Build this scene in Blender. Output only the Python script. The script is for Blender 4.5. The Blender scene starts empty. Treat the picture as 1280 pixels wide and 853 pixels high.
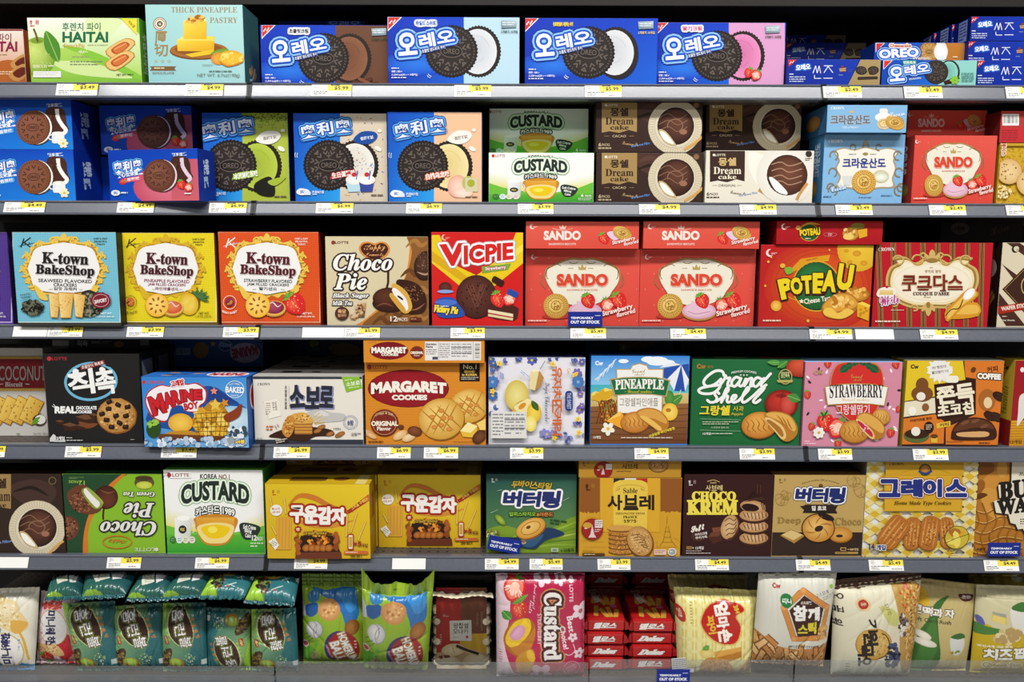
import bpy,bmesh,math,random
import numpy as np
from mathutils import Vector,Matrix
from mathutils.geometry import tessellate_polygon

# ---------------------------------------------------------------- camera, world, lights
scene = bpy.context.scene
COL = scene.collection
scene.view_settings.view_transform = 'Standard'
scene.view_settings.look = 'None'
scene.view_settings.gamma = 1.0
scene.view_settings.use_curve_mapping = False
scene.view_settings.exposure = -0.32

FPX = 960.0
PITCH = math.radians(6.8)
ROLL = 0.0032
CAM = np.array((0.0,-1.29,1.30))
_f = np.array((0,math.cos(PITCH),-math.sin(PITCH)))
_u = np.array((0,math.sin(PITCH),math.cos(PITCH)))
_r = np.array((1.0,0,0))
RT = _r * math.cos(ROLL) + _u * math.sin(ROLL)
UP = -_r * math.sin(ROLL) + _u * math.cos(ROLL)
FW = _f
cd = bpy.data.cameras.new('camera')
cd.sensor_width = 36.0
cd.lens = FPX * 36 / 1280
cam = bpy.data.objects.new('camera',cd)
COL.objects.link(cam)
M = Matrix.Identity(4)
for i in range(3):
    M[i][0] = RT[i]; M[i][1] = UP[i]; M[i][2] = -FW[i]; M[i][3] = CAM[i]
cam.matrix_world = M
cd.clip_start = 0.01
scene.camera = cam

w = bpy.data.worlds.new('store_light')
scene.world = w
w.use_nodes = True
w.node_tree.nodes['Background'].inputs[0].default_value = (0.93,0.96,1.0,1)
w.node_tree.nodes['Background'].inputs[1].default_value = 0.13

def area(name,loc,aim,sx,sy,power,col=(1,0.985,0.96)):
    d = bpy.data.lights.new(name,'AREA')
    d.shape = 'RECTANGLE'; d.size = sx; d.size_y = sy; d.energy = power; d.color = col
    o = bpy.data.objects.new(name,d)
    COL.objects.link(o)
    o.location = loc
    o.rotation_euler = (Vector(aim) - Vector(loc)).to_track_quat('-Z','Y').to_euler()
    return o
area('ceiling_tube_light',(0.1,-2.3,4.6),(0,0,1.0),5.5,0.30,330)
area('ceiling_tube_light',(0.0,-4.4,4.4),(0,0,1.0),6.0,0.40,80)

# ---------------------------------------------------------------- pixel <-> place
def rays(P):
    P = np.asarray(P,float).reshape(-1,2)
    return FW + ((P[:,:1] - 640) / FPX) * RT + ((426.5 - P[:,1:]) / FPX) * UP

def on_y(px,py,Y):
    d = rays([[px,py]])[0]
    return CAM + d * ((Y - CAM[1]) / d[1])

def project(p):
    v = np.asarray(p,float) - CAM
    k = FPX / v.dot(FW)
    return 640 + v.dot(RT) * k,426.5 - v.dot(UP) * k

FR = {'1a': (0,0,330/1280),'1b': (320,0,340/1280),'1c': (650,0,340/1280),'1d': (970,0,310/1280),
      '2a': (0,115,330/1280),'2b': (320,115,340/1280),'2c': (600,115,340/1280),'2d': (940,115,340/1280),
      '3a': (0,270,280/1280),'3b': (260,270,280/1280),'3c': (520,270,280/1280),'3d': (780,270,280/1280),'3e': (1030,270,250/1280),
      '4a': (0,420,320/1280),'4b': (310,420,310/1280),'4c': (600,420,270/1280),'4d': (850,430,290/1280),'4e': (1000,430,280/1280),
      '5a': (0,570,340/1280),'5b': (320,570,300/1280),'5c': (600,570,260/1280),'5d': (840,570,250/1280),'5e': (1060,570,220/1211),
      '6a': (0,700,200/1115),'6b': (190,700,200/1115),'6c': (360,700,200/1115),'6d': (530,700,210/1171),'6e': (710,700,250/1280),
      '6f': (920,700,200/1115),'6g': (1080,700,200/1115),'p': (0,0,1.0)}
def fpx(fr,P):
    x0,y0,k = FR[fr]
    return np.asarray(P,float) * k + np.array((x0,y0))

# ---------------------------------------------------------------- colours, materials
_lin = {}
def lin(h):
    c = _lin.get(h)
    if c is None:
        v = np.array([int(h[i:i+2],16) / 255 for i in (0,2,4)])
        c = np.where(v <= 0.04045,v / 12.92,((v + 0.055) / 1.055) ** 2.4)
        _lin[h] = c
    return c

def mat(name,rough=0.45,spec=0.35,color=None,metal=0.0,bump=0.0,bscale=200.0,coat=0.0):
    m = bpy.data.materials.new(name)
    m.use_nodes = True
    nt = m.node_tree
    b = nt.nodes['Principled BSDF']
    b.inputs['Specular IOR Level'].default_value = spec
    b.inputs['Metallic'].default_value = metal
    b.inputs['Coat Weight'].default_value = coat
    b.inputs['Coat Roughness'].default_value = 0.12
    n = nt.nodes.new('ShaderNodeTexNoise')
    n.inputs['Scale'].default_value = bscale
    tc = nt.nodes.new('ShaderNodeTexCoord')
    nt.links.new(tc.outputs['Object'],n.inputs['Vector'])
    mr = nt.nodes.new('ShaderNodeMapRange')
    mr.inputs['To Min'].default_value = max(0.02,rough - 0.06)
    mr.inputs['To Max'].default_value = rough + 0.06
    nt.links.new(n.outputs['Fac'],mr.inputs['Value'])
    nt.links.new(mr.outputs['Result'],b.inputs['Roughness'])
    if color is None:
        a = nt.nodes.new('ShaderNodeAttribute')
        a.attribute_name = 'Col'
        nt.links.new(a.outputs['Color'],b.inputs['Base Color'])
    else:
        c = lin(color)
        r = nt.nodes.new('ShaderNodeValToRGB')
        r.color_ramp.elements[0].color = (*(c * 0.88),1)
        r.color_ramp.elements[1].color = (*np.minimum(c * 1.1,1),1)
        nt.links.new(n.outputs['Fac'],r.inputs['Fac'])
        nt.links.new(r.outputs['Color'],b.inputs['Base Color'])
    if bump:
        bp = nt.nodes.new('ShaderNodeBump')
        bp.inputs['Strength'].default_value = bump
        bp.inputs['Distance'].default_value = 0.001
        nt.links.new(n.outputs['Fac'],bp.inputs['Height'])
        nt.links.new(bp.outputs['Normal'],b.inputs['Normal'])
    return m
PRINT = mat('printed_carton',0.42,0.3)
TAGM = mat('printed_card',0.5,0.25)
FILM = mat('printed_foil_film',0.27,0.5,coat=0.25)
MATTE = mat('matt_printed_film',0.42,0.35)
SHELF = mat('dark_shelf_paint',0.5,0.3,'24201d')
RAIL = mat('grey_rail_plastic',0.34,0.6,'585c66',coat=0.45)
SEAM = mat('black_plastic',0.45,0.4,'141416')
WALLM = mat('black_back_panel',0.7,0.2,'1c1b1b')

def acrylic():
    m = bpy.data.materials.new('clear_acrylic')
    m.use_nodes = True
    nt = m.node_tree
    nt.nodes.remove(nt.nodes['Principled BSDF'])
    out = nt.nodes['Material Output']
    t = nt.nodes.new('ShaderNodeBsdfTransparent'); t.inputs[0].default_value = (0.93,0.95,0.96,1)
    d = nt.nodes.new('ShaderNodeBsdfDiffuse'); d.inputs[0].default_value = (0.42,0.42,0.42,1)
    g = nt.nodes.new('ShaderNodeBsdfGlossy'); g.inputs['Roughness'].default_value = 0.15
    m1 = nt.nodes.new('ShaderNodeMixShader'); m1.inputs[0].default_value = 0.17
    m2 = nt.nodes.new('ShaderNodeMixShader'); m2.inputs[0].default_value = 0.05
    nz = nt.nodes.new('ShaderNodeTexNoise'); nz.inputs['Scale'].default_value = 9
    mr = nt.nodes.new('ShaderNodeMapRange'); mr.inputs['To Min'].default_value = 0.04; mr.inputs['To Max'].default_value = 0.20
    nt.links.new(nz.outputs['Fac'],mr.inputs['Value']); nt.links.new(mr.outputs['Result'],m1.inputs[0])
    nt.links.new(t.outputs[0],m1.inputs[1]); nt.links.new(d.outputs[0],m1.inputs[2])
    nt.links.new(m1.outputs[0],m2.inputs[1]); nt.links.new(g.outputs[0],m2.inputs[2])
    nt.links.new(m2.outputs[0],out.inputs[0])
    return m
ACRYL = acrylic()

# ---------------------------------------------------------------- objects
def thing(name,label,cat,loc=(0,0,0),rotz=0.0,group=None):
    o = bpy.data.objects.new(name,None)
    o.empty_display_size = 0.02
    COL.objects.link(o)
    o.location = loc
    o.rotation_euler = (0,0,rotz)
    o['label'] = label; o['category'] = cat
    if group: o['group'] = group
    return o

def tag(o,label,cat,group=None):
    o['label'] = label; o['category'] = cat
    if group: o['group'] = group
    return o

def link(name,me,parent=None,m=None):
    o = bpy.data.objects.new(name,me)
    COL.objects.link(o)
    if parent: o.parent = parent
    if m: me.materials.append(m)
    return o

def dup(root,loc,label,group=None,rotz=None):
    r = root.copy(); COL.objects.link(r); r.location = loc
    if rotz is not None: r.rotation_euler = (0,0,rotz)
    r['label'] = label
    if group: r['group'] = group
    elif 'group' in r: del r['group']
    for ch in list(root.children):
        c = ch.copy(); COL.objects.link(c); c.parent = r
        for g in ch.children:
            d = g.copy(); COL.objects.link(d); d.parent = c
    return r

def mesh_from(name,V,F,C=None,m=None,smooth=False):
    """V Nx3, F list/array of faces, C per-vertex linear rgb."""
    me = bpy.data.meshes.new(name)
    me.from_pydata(np.asarray(V).tolist(),[],F.tolist() if hasattr(F,'tolist') else F)
    if C is not None:
        a = me.color_attributes.new('Col','FLOAT_COLOR','POINT')
        buf = np.ones((len(V),4),np.float32)
        buf[:,:3] = C
        a.data.foreach_set('color',buf.ravel())
    if m: me.materials.append(m)
    if smooth:
        me.polygons.foreach_set('use_smooth',[True] * len(me.polygons))
    me.update()
    return me

# ---------------------------------------------------------------- lettering
_MATH = {'serif': (0x1D400,0x1D41A,0x1D7CE),'it': (0x1D468,0x1D482,None),'script': (0x1D4D0,0x1D4EA,None),'rm': None}
def styled(s,st):
    k = _MATH.get(st)
    if not k: return s
    r = ''
    for ch in s:
        if 'A' <= ch <= 'Z': r += chr(k[0] + ord(ch) - 65)
        elif 'a' <= ch <= 'z': r += chr(k[1] + ord(ch) - 97)
        elif '0' <= ch <= '9' and k[2]: r += chr(k[2] + ord(ch) - 48)
        else: r += ch
    return r
_glyph = {}
def glyphs(s,off):
    key = (s,round(off,4))
    g = _glyph.get(key)
    if g is None:
        c = bpy.data.curves.new('lettering','FONT')
        c.body = s; c.size = 1; c.offset = off; c.resolution_u = 3
        o = bpy.data.objects.new('lettering',c)
        me = o.to_mesh()
        me.calc_loop_triangles()
        V = np.empty(len(me.vertices) * 3,np.float32); me.vertices.foreach_get('co',V)
        T = np.empty(len(me.loop_triangles) * 3,np.int32); me.loop_triangles.foreach_get('vertices',T)
        g = (V.reshape(-1,3)[:,:2].astype(float),T.reshape(-1,3))
        o.to_mesh_clear(); bpy.data.objects.remove(o); bpy.data.curves.remove(c)
        _glyph[key] = g
    return g

# ---------------------------------------------------------------- printed artwork, a stack of flat inks
def spline(pts,n=6,closed=True):
    P = np.asarray(pts,float); k = len(P); out = []
    rng = range(k) if closed else range(k - 1)
    for i in rng:
        if closed: a,b,c,d = P[i-1],P[i],P[(i+1) % k],P[(i+2) % k]
        else: a,b,c,d = P[max(i-1,0)],P[i],P[i+1],P[min(i+2,k-1)]
        for j in range(n):
            t = j / n
            out.append(0.5 * ((2*b) + (c-a)*t + (2*a-5*b+4*c-d)*t*t + (3*b-a-3*c+d)*t**3))
    if not closed: out.append(P[-1])
    return np.array(out)

STEP = 0.00002
TINY = 0.0000025
class Art:
    def __init__(s,fr='p'):
        s.fr = fr; s.els = []; s.rnd = random.Random(7)
    def F(s,fr): s.fr = fr; return s
    def add(s,V,T,col,Z=None):
        """V in frame units, T triangles, col hex or (N,3) linear, Z tiny lift of strokes that cross in one ink."""
        V = fpx(s.fr,V)
        Z = np.zeros(len(V)) if Z is None else np.asarray(Z,float)
        C = np.tile(lin(col),(len(V),1)) if isinstance(col,str) else np.asarray(col)
        s.els.append((V,np.asarray(T,int).reshape(-1,3),C,Z))
    def P(s,pts,col):
        pts = np.asarray(pts,float)
        T = tessellate_polygon([[Vector((p[0],p[1],0)) for p in pts]])
        s.add(pts,T,col)
    def B(s,pts,col,n=6): s.P(spline(pts,n),col)
    def R(s,x0,y0,x1,y1,col): s.add([(x0,y0),(x1,y0),(x1,y1),(x0,y1)],[(0,1,2),(0,2,3)],col)
    def RR(s,x0,y0,x1,y1,r,col,rot=0):
        pts = []
        for cx,cy,a0 in ((x1-r,y1-r,0),(x0+r,y1-r,90),(x0+r,y0+r,180),(x1-r,y0+r,270)):
            for a in (0,22,45,68,90):
                t = math.radians(a0 + a); pts.append((cx + r*math.cos(t),cy + r*math.sin(t)))
        s.P(s.rot(pts,(x0+x1)/2,(y0+y1)/2,rot),col)
    def rot(s,pts,cx,cy,a):
        pts = np.asarray(pts,float)
        if not a: return pts
        t = -math.radians(a); c,n = math.cos(t),math.sin(t); d = pts - (cx,cy)
        return np.stack([d[:,0]*c - d[:,1]*n + cx,d[:,0]*n + d[:,1]*c + cy],1)
    def Q(s,pts,cols,n=5):
        """four-corner gradient (TL,TR,BR,BL)"""
        p = np.asarray(pts,float); c = [lin(h) for h in cols]; V = []; C = []
        for j in range(n+1):
            for i in range(n+1):
                u,v = i/n,j/n
                k = ((1-u)*(1-v),u*(1-v),u*v,(1-u)*v)
                V.append(sum(k[m]*p[m] for m in range(4))); C.append(sum(k[m]*c[m] for m in range(4)))
        T = []
        for j in range(n):
            for i in range(n):
                a = j*(n+1)+i
                T += [(a,a+1,a+n+2),(a,a+n+2,a+n+1)]
        s.add(V,T,np.array(C))
    def G(s,x0,y0,x1,y1,top,bot): s.Q([(x0,y0),(x1,y0),(x1,y1),(x0,y1)],(top,top,bot,bot))
    def GH(s,x0,y0,x1,y1,le,ri): s.Q([(x0,y0),(x1,y0),(x1,y1),(x0,y1)],(le,ri,ri,le))
    def E(s,cx,cy,rx,ry=None,col='ffffff',c2=None,rot=0,n=28,off=(0,0),wob=0,teeth=0):
        ry = rx if ry is None else ry
        pts = []
        n = n if not teeth else teeth*2
        for i in range(n):
            a = 2*math.pi*i/n
            k = 1 + (wob*s.rnd.uniform(-1,1) if wob else 0) - (0.045*(i % 2) if teeth else 0)
            pts.append((cx + rx*k*math.cos(a),cy + ry*k*math.sin(a)))
        pts = s.rot(pts,cx,cy,rot)
        if c2 is None:
            s.add(np.vstack([pts,[(cx,cy)]]),[(i,(i+1) % n,n) for i in range(n)],col)
        else:
            mid = (pts - (cx,cy))*0.6 + (cx+off[0]*0.6,cy+off[1]*0.6)
            V = np.vstack([pts,mid,[(cx+off[0],cy+off[1])]])
            T = []
            for i in range(n):
                j = (i+1) % n
                T += [(i,j,n+j),(i,n+j,n+i),(n+i,n+j,2*n)]
            a,b = lin(col),lin(c2)
            C = np.vstack([np.tile(a,(n,1)),np.tile(a*0.45+b*0.55,(n,1)),b[None]])
            s.add(V,T,C)
    def ring(s,cx,cy,rx,ry,wd,col,rot=0,a0=0,a1=360,n=36):
        V = []; T = []
        for i in range(n+1):
            t = math.radians(a0 + (a1-a0)*i/n); c,q = math.cos(t),-math.sin(t)
            V += [(cx+rx*c,cy+ry*q),(cx+(rx-wd)*c,cy+(ry-wd)*q)]
        for i in range(n): T += [(2*i,2*i+2,2*i+1),(2*i+1,2*i+2,2*i+3)]
        s.add(s.rot(V,cx,cy,rot),T,col)
    def L(s,pts,wd,col,sm=False,taper=False):
        p = spline(pts,6,False) if sm else np.asarray(pts,float)
        d = np.gradient(p,axis=0); d /= np.maximum(np.linalg.norm(d,axis=1,keepdims=True),1e-9)
        nn = np.stack([-d[:,1],d[:,0]],1)
        k = np.full((len(p),1),wd/2)
        if taper: k = k*np.sin(np.linspace(0.15,3.0,len(p)))[:,None]
        V = np.vstack([p+nn*k,p-nn*k]); m = len(p); T = []
        for i in range(m-1): T += [(i,i+1,m+i),(i+1,m+i+1,m+i)]
        s.add(V,T,col,np.tile(np.arange(m) % 60*TINY,2))
    def LS(s,segs,wd,col):
        V = []; T = []
        for x0,y0,x1,y1 in segs:
            l = math.hypot(x1-x0,y1-y0) or 1; nx,ny = -(y1-y0)/l*wd/2,(x1-x0)/l*wd/2; b = len(V)
            V += [(x0+nx,y0+ny),(x1+nx,y1+ny),(x1-nx,y1-ny),(x0-nx,y0-ny)]
            T += [(b,b+1,b+2),(b,b+2,b+3)]
        if V: s.add(V,T,col,np.repeat(np.arange(len(V)//4) % 30,4)*TINY)
    def star(s,cx,cy,r,n=5,k=0.45,col='ffffff',rot=0):
        pts = [(cx+(r if i % 2 == 0 else r*k)*math.sin(math.pi*i/n),cy-(r if i % 2 == 0 else r*k)*math.cos(math.pi*i/n)) for i in range(2*n)]
        s.add(np.vstack([s.rot(pts,cx,cy,rot),[(cx,cy)]]),[(i,(i+1) % (2*n),2*n) for i in range(2*n)],col)
    def spots(s,cx,cy,rx,ry,n,size,cols,rot=0,el=1.0,seed=1,rect=False):
        """n small blobs scattered inside an ellipse (or box); one ink layer per colour"""
        rd = random.Random(seed); cols = [cols] if isinstance(cols,str) else cols
        bins = [([],[]) for _ in cols]
        for i in range(n):
            if rect: x,y = rd.uniform(-1,1)*rx,rd.uniform(-1,1)*ry
            else:
                a,q = rd.uniform(0,6.283),math.sqrt(rd.random()); x,y = rx*q*math.cos(a),ry*q*math.sin(a)
            p = s.rot([(cx+x,cy+y)],cx,cy,rot)[0]
            V,T = bins[i % len(cols)]; b = len(V); z = size*rd.uniform(0.6,1.3); ang = rd.uniform(0,180)
            e = s.rot([(p[0]+z*el*math.cos(t),p[1]+z*math.sin(t)) for t in np.linspace(0,6.283,7)[:-1]],p[0],p[1],ang)
            V += [tuple(q) for q in e]; T += [(b,b+1,b+2),(b,b+2,b+3),(b,b+3,b+4),(b,b+4,b+5)]
        for (V,T),c in zip(bins,cols):
            if V: s.add(V,T,c,np.repeat(np.arange(len(V)//6) % 40,6)*TINY)
    def tiny(s,x0,y0,x1,y1,n,col,seed=1,fill=0.42,rot=0,al='l'):
        """illegible small print: n rows of short dashes"""
        rd = random.Random(seed); V = []; T = []; h = (y1-y0)/n
        for i in range(n):
            x = x0 if al == 'l' else x0 + rd.uniform(0,.2)*(x1-x0)
            end = x0 + (x1-x0)*(1 if i < n-1 else rd.uniform(.5,1))
            while x < end:
                wd = h*rd.uniform(0.5,2.4); e = min(x+wd,end); y = y0+i*h
                b = len(V); V += [(x,y+h*.12),(e,y+h*.12),(e,y+h*(.12+fill)),(x,y+h*(.12+fill))]
                T += [(b,b+1,b+2),(b,b+2,b+3)]; x = e + h*0.28
        s.add(s.rot(V,(x0+x1)/2,(y0+y1)/2,rot),T,col)
    def T(s,txt,cx,cy,wd,ht,col,rot=0,b=0.0,st=None,sh=0.0,ol=(),arc=0.0,tap=0.0,dx=(0,0)):
        """lettering stretched into a box wd x ht about (cx, cy); rot counter-clockwise degrees; ol = [(radius, colour)] outer first"""
        cjk = any(ord(ch) > 0x2E80 for ch in txt)
        off = min(b,0.006 if st else 0.02 if cjk else 0.06)
        fat = (b-off)*ht*1.15
        V,T = glyphs(styled(txt,st),off)
        if not len(V): return
        lo,hi = V.min(0),V.max(0); q = (V-(lo+hi)/2)/np.maximum(hi-lo,1e-6)
        x = q[:,0]*wd; y = -q[:,1]*ht
        if tap: y = y*(1+tap*(q[:,0]*2))
        x = x - sh*y
        if arc: y = y - arc*(1-(2*q[:,0])**2)
        W = s.rot(np.stack([x+cx,y+cy],1),cx,cy,rot)
        for rad,oc in ol:
            rad = rad+max(fat,0)*.9
            VV = []; TT = []
            m = 12 if rad > 3 else 8
            for i in range(m):
                a = 6.2832*i/m
                TT.append(T + i*len(W)); VV.append(W + (rad*math.cos(a)+dx[0],rad*math.sin(a)+dx[1]))
            s.add(np.vstack(VV),np.vstack(TT),oc,np.repeat(np.arange(m),len(W))*TINY)
        if fat > 0.3:
            m = 8
            s.add(np.vstack([W]+[W+(fat*math.cos(.785*i),fat*math.sin(.785*i)) for i in range(m)]),np.vstack([T+i*len(W) for i in range(m+1)]),col,np.repeat(np.arange(m+1),len(W))*TINY)
        else: s.add(W,T,col)

def clip_tris(V,T,C,w,h):
    nv = []; nc = []; nt = []
    for t in T:
        poly = [(V[i,0],V[i,1],C[i]) for i in t]
        for ax,lim,sg in ((0,0,1),(0,w,-1),(1,0,1),(1,h,-1)):
            out = []
            for i in range(len(poly)):
                p,q = poly[i-1],poly[i]
                dp,dq = sg*(p[ax]-lim),sg*(q[ax]-lim)
                if (dp >= 0) != (dq >= 0):
                    k = dp/(dp-dq); out.append((p[0]+(q[0]-p[0])*k,p[1]+(q[1]-p[1])*k,p[2]+(q[2]-p[2])*k))
                if dq >= 0: out.append(q)
            poly = out
            if len(poly) < 3: break
        if len(poly) >= 3:
            b = len(nv)
            nv += [(p[0],p[1]) for p in poly]; nc += [p[2] for p in poly]
            nt += [(b,b+i,b+i+1) for i in range(1,len(poly)-1)]
    return np.array(nv).reshape(-1,2),np.array(nt,int).reshape(-1,3),np.array(nc).reshape(len(nv),4) if nv else np.zeros((0,4))

def panel_mesh(name,art,w,h,base,to_uv,O,U,Vv,N,m=PRINT):
    """flat panel w x h of colour base with its printing; to_uv maps art pixels to panel metres"""
    els = [(np.array([(0,0),(w,0),(w,h),(0,h)]),np.array([(0,1,2),(0,2,3)]),np.tile(lin(base),(4,1)),np.zeros(4),0.0)]
    lift = STEP
    for V,T,C,Z in (art.els if art else ()):
        uv = to_uv(V)
        lo,hi = uv.min(0),uv.max(0)
        if lo[0] > w or lo[1] > h or hi[0] < 0 or hi[1] < 0: continue
        if lo[0] < 0 or lo[1] < 0 or hi[0] > w or hi[1] > h:
            C4 = np.hstack([C,Z[:,None]])
            uv,T,C4 = clip_tris(uv,T,C4,w,h)
            if not len(T): continue
            C,Z = C4[:,:3],C4[:,3]
        els.append((uv,T,C,Z,lift)); lift += STEP + Z.max()
    VV = []; TT = []; CC = []; n = 0
    for uv,T,C,Z,k in els:
        a = uv[T[:,0]]; b = uv[T[:,1]]; c = uv[T[:,2]]
        ar = (b[:,0]-a[:,0])*(c[:,1]-a[:,1]) - (b[:,1]-a[:,1])*(c[:,0]-a[:,0])
        fl = (ar < 0) == (np.dot(np.cross(U,Vv),N) > 0)
        T = np.where(fl[:,None],T[:,::-1],T)
        VV.append(O + uv[:,:1]*U + uv[:,1:]*Vv + N*(0.0002+k+Z)[:,None]); TT.append(T+n); CC.append(C); n += len(uv)
    return mesh_from(name,np.vstack(VV),np.vstack(TT),np.vstack(CC),m)

def carton_mesh(w,d,h,front,side,top,bev=0.0009):
    """closed carton, x 0..w, y 0..d, z 0..h, with rounded edges and end-flap seams"""
    bm = bmesh.new()
    bmesh.ops.create_cube(bm,size=1)
    for v in bm.verts: v.co = Vector(((v.co.x+.5)*w,(v.co.y+.5)*d,(v.co.z+.5)*h))
    bmesh.ops.bevel(bm,geom=bm.edges[:],offset=bev,segments=2,affect='EDGES',profile=0.5)
    me = bpy.data.meshes.new('carton')
    bm.to_mesh(me); bm.free()
    a = me.color_attributes.new('Col','FLOAT_COLOR','CORNER')
    cs = []
    for p in me.polygons:
        n = p.normal
        c = lin(front if n.y < -0.7 else top if abs(n.z) > 0.7 else side if abs(n.x) > .7 else front)
        cs += [(*c,1)]*p.loop_total
    a.data.foreach_set('color',np.array(cs,np.float32).ravel())
    me.materials.append(PRINT)
    return me

SHELF_Z = {}
class Rec: pass
def box(kind,label,fr,L,R,T,row,art=None,front='ffffff',side=None,top=None,Y=0.012,YR=None,dep=0.06,on=None,
        cat='biscuit box',group=None,left=None,right=None,topart=None):
    """carton standing on shelf row (or at height on); L,R bottom corners and T top edge in frame units"""
    side = side or front; top = top or side
    YR = Y if YR is None else YR
    z = SHELF_Z[row] if on is None else on
    (lx,ty),(rx,_) = fpx(fr,[(L,T),(R,T)])
    def corner(px,yy):
        py = ty + 50
        for _ in range(4):
            p = on_y(px,py,yy); p[2] = z
            q = project(p); py = q[1]
        return p
    a,b = corner(lx,Y),corner(rx,YR)
    h = on_y((lx+rx)/2,ty,(Y+YR)/2)[2] - z
    U = b-a; U[2] = 0; w = np.linalg.norm(U); U /= w
    yaw = math.atan2(U[1],U[0])
    N = np.array((U[1],-U[0],0.0)); Z = np.array((0,0,1.0))
    mid = (a+b)/2
    root = thing(kind,label,cat,mid,yaw,group)
    c = link('carton',carton_mesh(w,dep,h,front,side,top),root); c.location = (-w/2,0,0)
    A = Art(fr)
    if art: art(A)
    def to_uv(P):
        d = rays(P); k = ((a-CAM).dot(N))/(d.dot(N)); X = CAM + d*k[:,None] - a
        return np.stack([X.dot(U),X[:,2]],1)
    X3,Y3 = np.array((1.,0,0)),np.array((0,1.,0))
    link('front_panel',panel_mesh('front_panel',A,w-.0012,h-.0012,front,lambda P: to_uv(P)-.0006,np.array((-w/2+.0006,0,.0006)),X3,Z,-Y3),root)
    # side and top art: canvas 1000 wide over the panel, aspect kept
    for nm,fn,wd,ht,O,Ux,Vx,Nx in (('left_panel',left,dep,h,np.array((-w/2,dep,0)),-Y3,Z,-X3),('right_panel',right,dep,h,np.array((w/2,0,0)),Y3,Z,X3),
                                       ('top_panel',topart,w,dep,np.array((-w/2,0,h)),X3,Y3,Z)):
        if fn:
            B = Art('p'); fn(B)
            sx,sy = wd/1000,ht/1000
            link(nm,panel_mesh(nm,B,wd,ht,side if nm != 'top_panel' else top,lambda P: np.stack([P[:,0]*sx,(1000-P[:,1])*sy],1),O,Ux,Vx,Nx),root)
    r = Rec(); r.root = root; r.w = w; r.h = h; r.d = dep; r.z = z; r.top = z+h; r.loc = mid; r.yaw = yaw
    return r
# ---------------------------------------------------------------- setting: back of the gondola, floor
def slab(name,x0,x1,y0,y1,z0,z1,m,parent=None,bev=0.0):
    bm = bmesh.new(); bmesh.ops.create_cube(bm,size=1)
    for v in bm.verts: v.co = Vector((x0+(v.co.x+.5)*(x1-x0),y0+(v.co.y+.5)*(y1-y0),z0+(v.co.z+.5)*(z1-z0)))
    if bev: bmesh.ops.bevel(bm,geom=bm.edges[:],offset=bev,segments=2,affect='EDGES')
    me = bpy.data.meshes.new(name); bm.to_mesh(me); bm.free()
    return link(name,me,parent,m)
o = slab('wall_back',-1.6,1.6,0.46,0.50,0.0,2.2,WALLM); o['kind'] = 'structure'
FLOORM = mat('speckled_floor',0.35,0.4,'b9b4aa',bscale=40)
o = slab('floor',-3.0,3.0,-3.5,0.6,-0.05,0.0,FLOORM); o['kind'] = 'structure'

# shelves: pixel rows of the rail's top and bottom edges at the picture's centre
LIP = {1: (104.5,124.2),2: (252.5,270.3),3: (407.8,425.6),4: (557.2,576.2),5: (695.8,714.6),6: (849.5,868)}
SEAMX = (-0.428,0.505)
LEAN = 0.008
def rail_profile(zt,zb):
    f = LEAN
    return [(0.010,zt),(0.0,zt),(-0.0016,zt-.0012),(-0.0016,zt-.0030),(-0.0004,zt-.0036),(-f+0.0010,zb+.0040),(-f-0.0014,zb+.0034),(-f-0.0016,zb+.0006),(-f,zb),(0.010,zb)]
def extrude(name,prof,x0,x1,m,parent):
    n = len(prof); V = [(x,y,z) for x in (x0,x1) for y,z in prof]
    F = [(i,(i+1) % n,n+(i+1) % n,n+i) for i in range(n)] + [tuple(range(n))[::-1],tuple(range(n,2*n))]
    me = mesh_from(name,V,F); bm = bmesh.new(); bm.from_mesh(me); bmesh.ops.recalc_face_normals(bm,faces=bm.faces); bm.to_mesh(me); bm.free()
    return link(name,me,parent,m)
LIPZ = {}
ORD = {1: 'top',2: 'second',3: 'third',4: 'fourth',5: 'fifth',6: 'lowest'}
SEC = ('left','middle','right')
def shelf_holes():
    m = mat('perforated_shelf_paint',0.5,0.3,'4a433d')
    nt = m.node_tree; b = nt.nodes['Principled BSDF']
    tc = nt.nodes.new('ShaderNodeTexCoord'); src = b.inputs['Base Color'].links[0].from_socket
    vo = nt.nodes.new('ShaderNodeVectorMath'); vo.operation = 'SCALE'; vo.inputs['Scale'].default_value = 62
    fr = nt.nodes.new('ShaderNodeVectorMath'); fr.operation = 'FRACTION'
    su = nt.nodes.new('ShaderNodeVectorMath'); su.operation = 'SUBTRACT'; su.inputs[1].default_value = (.5,.5,0)
    mu = nt.nodes.new('ShaderNodeVectorMath'); mu.operation = 'MULTIPLY'; mu.inputs[1].default_value = (1,1,0)
    le = nt.nodes.new('ShaderNodeVectorMath'); le.operation = 'LENGTH'
    lt = nt.nodes.new('ShaderNodeMath'); lt.operation = 'LESS_THAN'; lt.inputs[1].default_value = 0.14
    mx = nt.nodes.new('ShaderNodeMixRGB'); mx.inputs[2].default_value = (0.004,0.004,0.004,1)
    nt.links.new(tc.outputs['Object'],vo.inputs[0]); nt.links.new(vo.outputs[0],fr.inputs[0]); nt.links.new(fr.outputs[0],su.inputs[0])
    nt.links.new(su.outputs[0],mu.inputs[0]); nt.links.new(mu.outputs[0],le.inputs[0]); nt.links.new(le.outputs['Value'],lt.inputs[0])
    nt.links.new(lt.outputs[0],mx.inputs[0]); nt.links.new(src,mx.inputs[1]); nt.links.new(mx.outputs[0],b.inputs['Base Color'])
    return m
DECKM = shelf_holes()
RAILS = {5: RAIL,6: RAIL}
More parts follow.
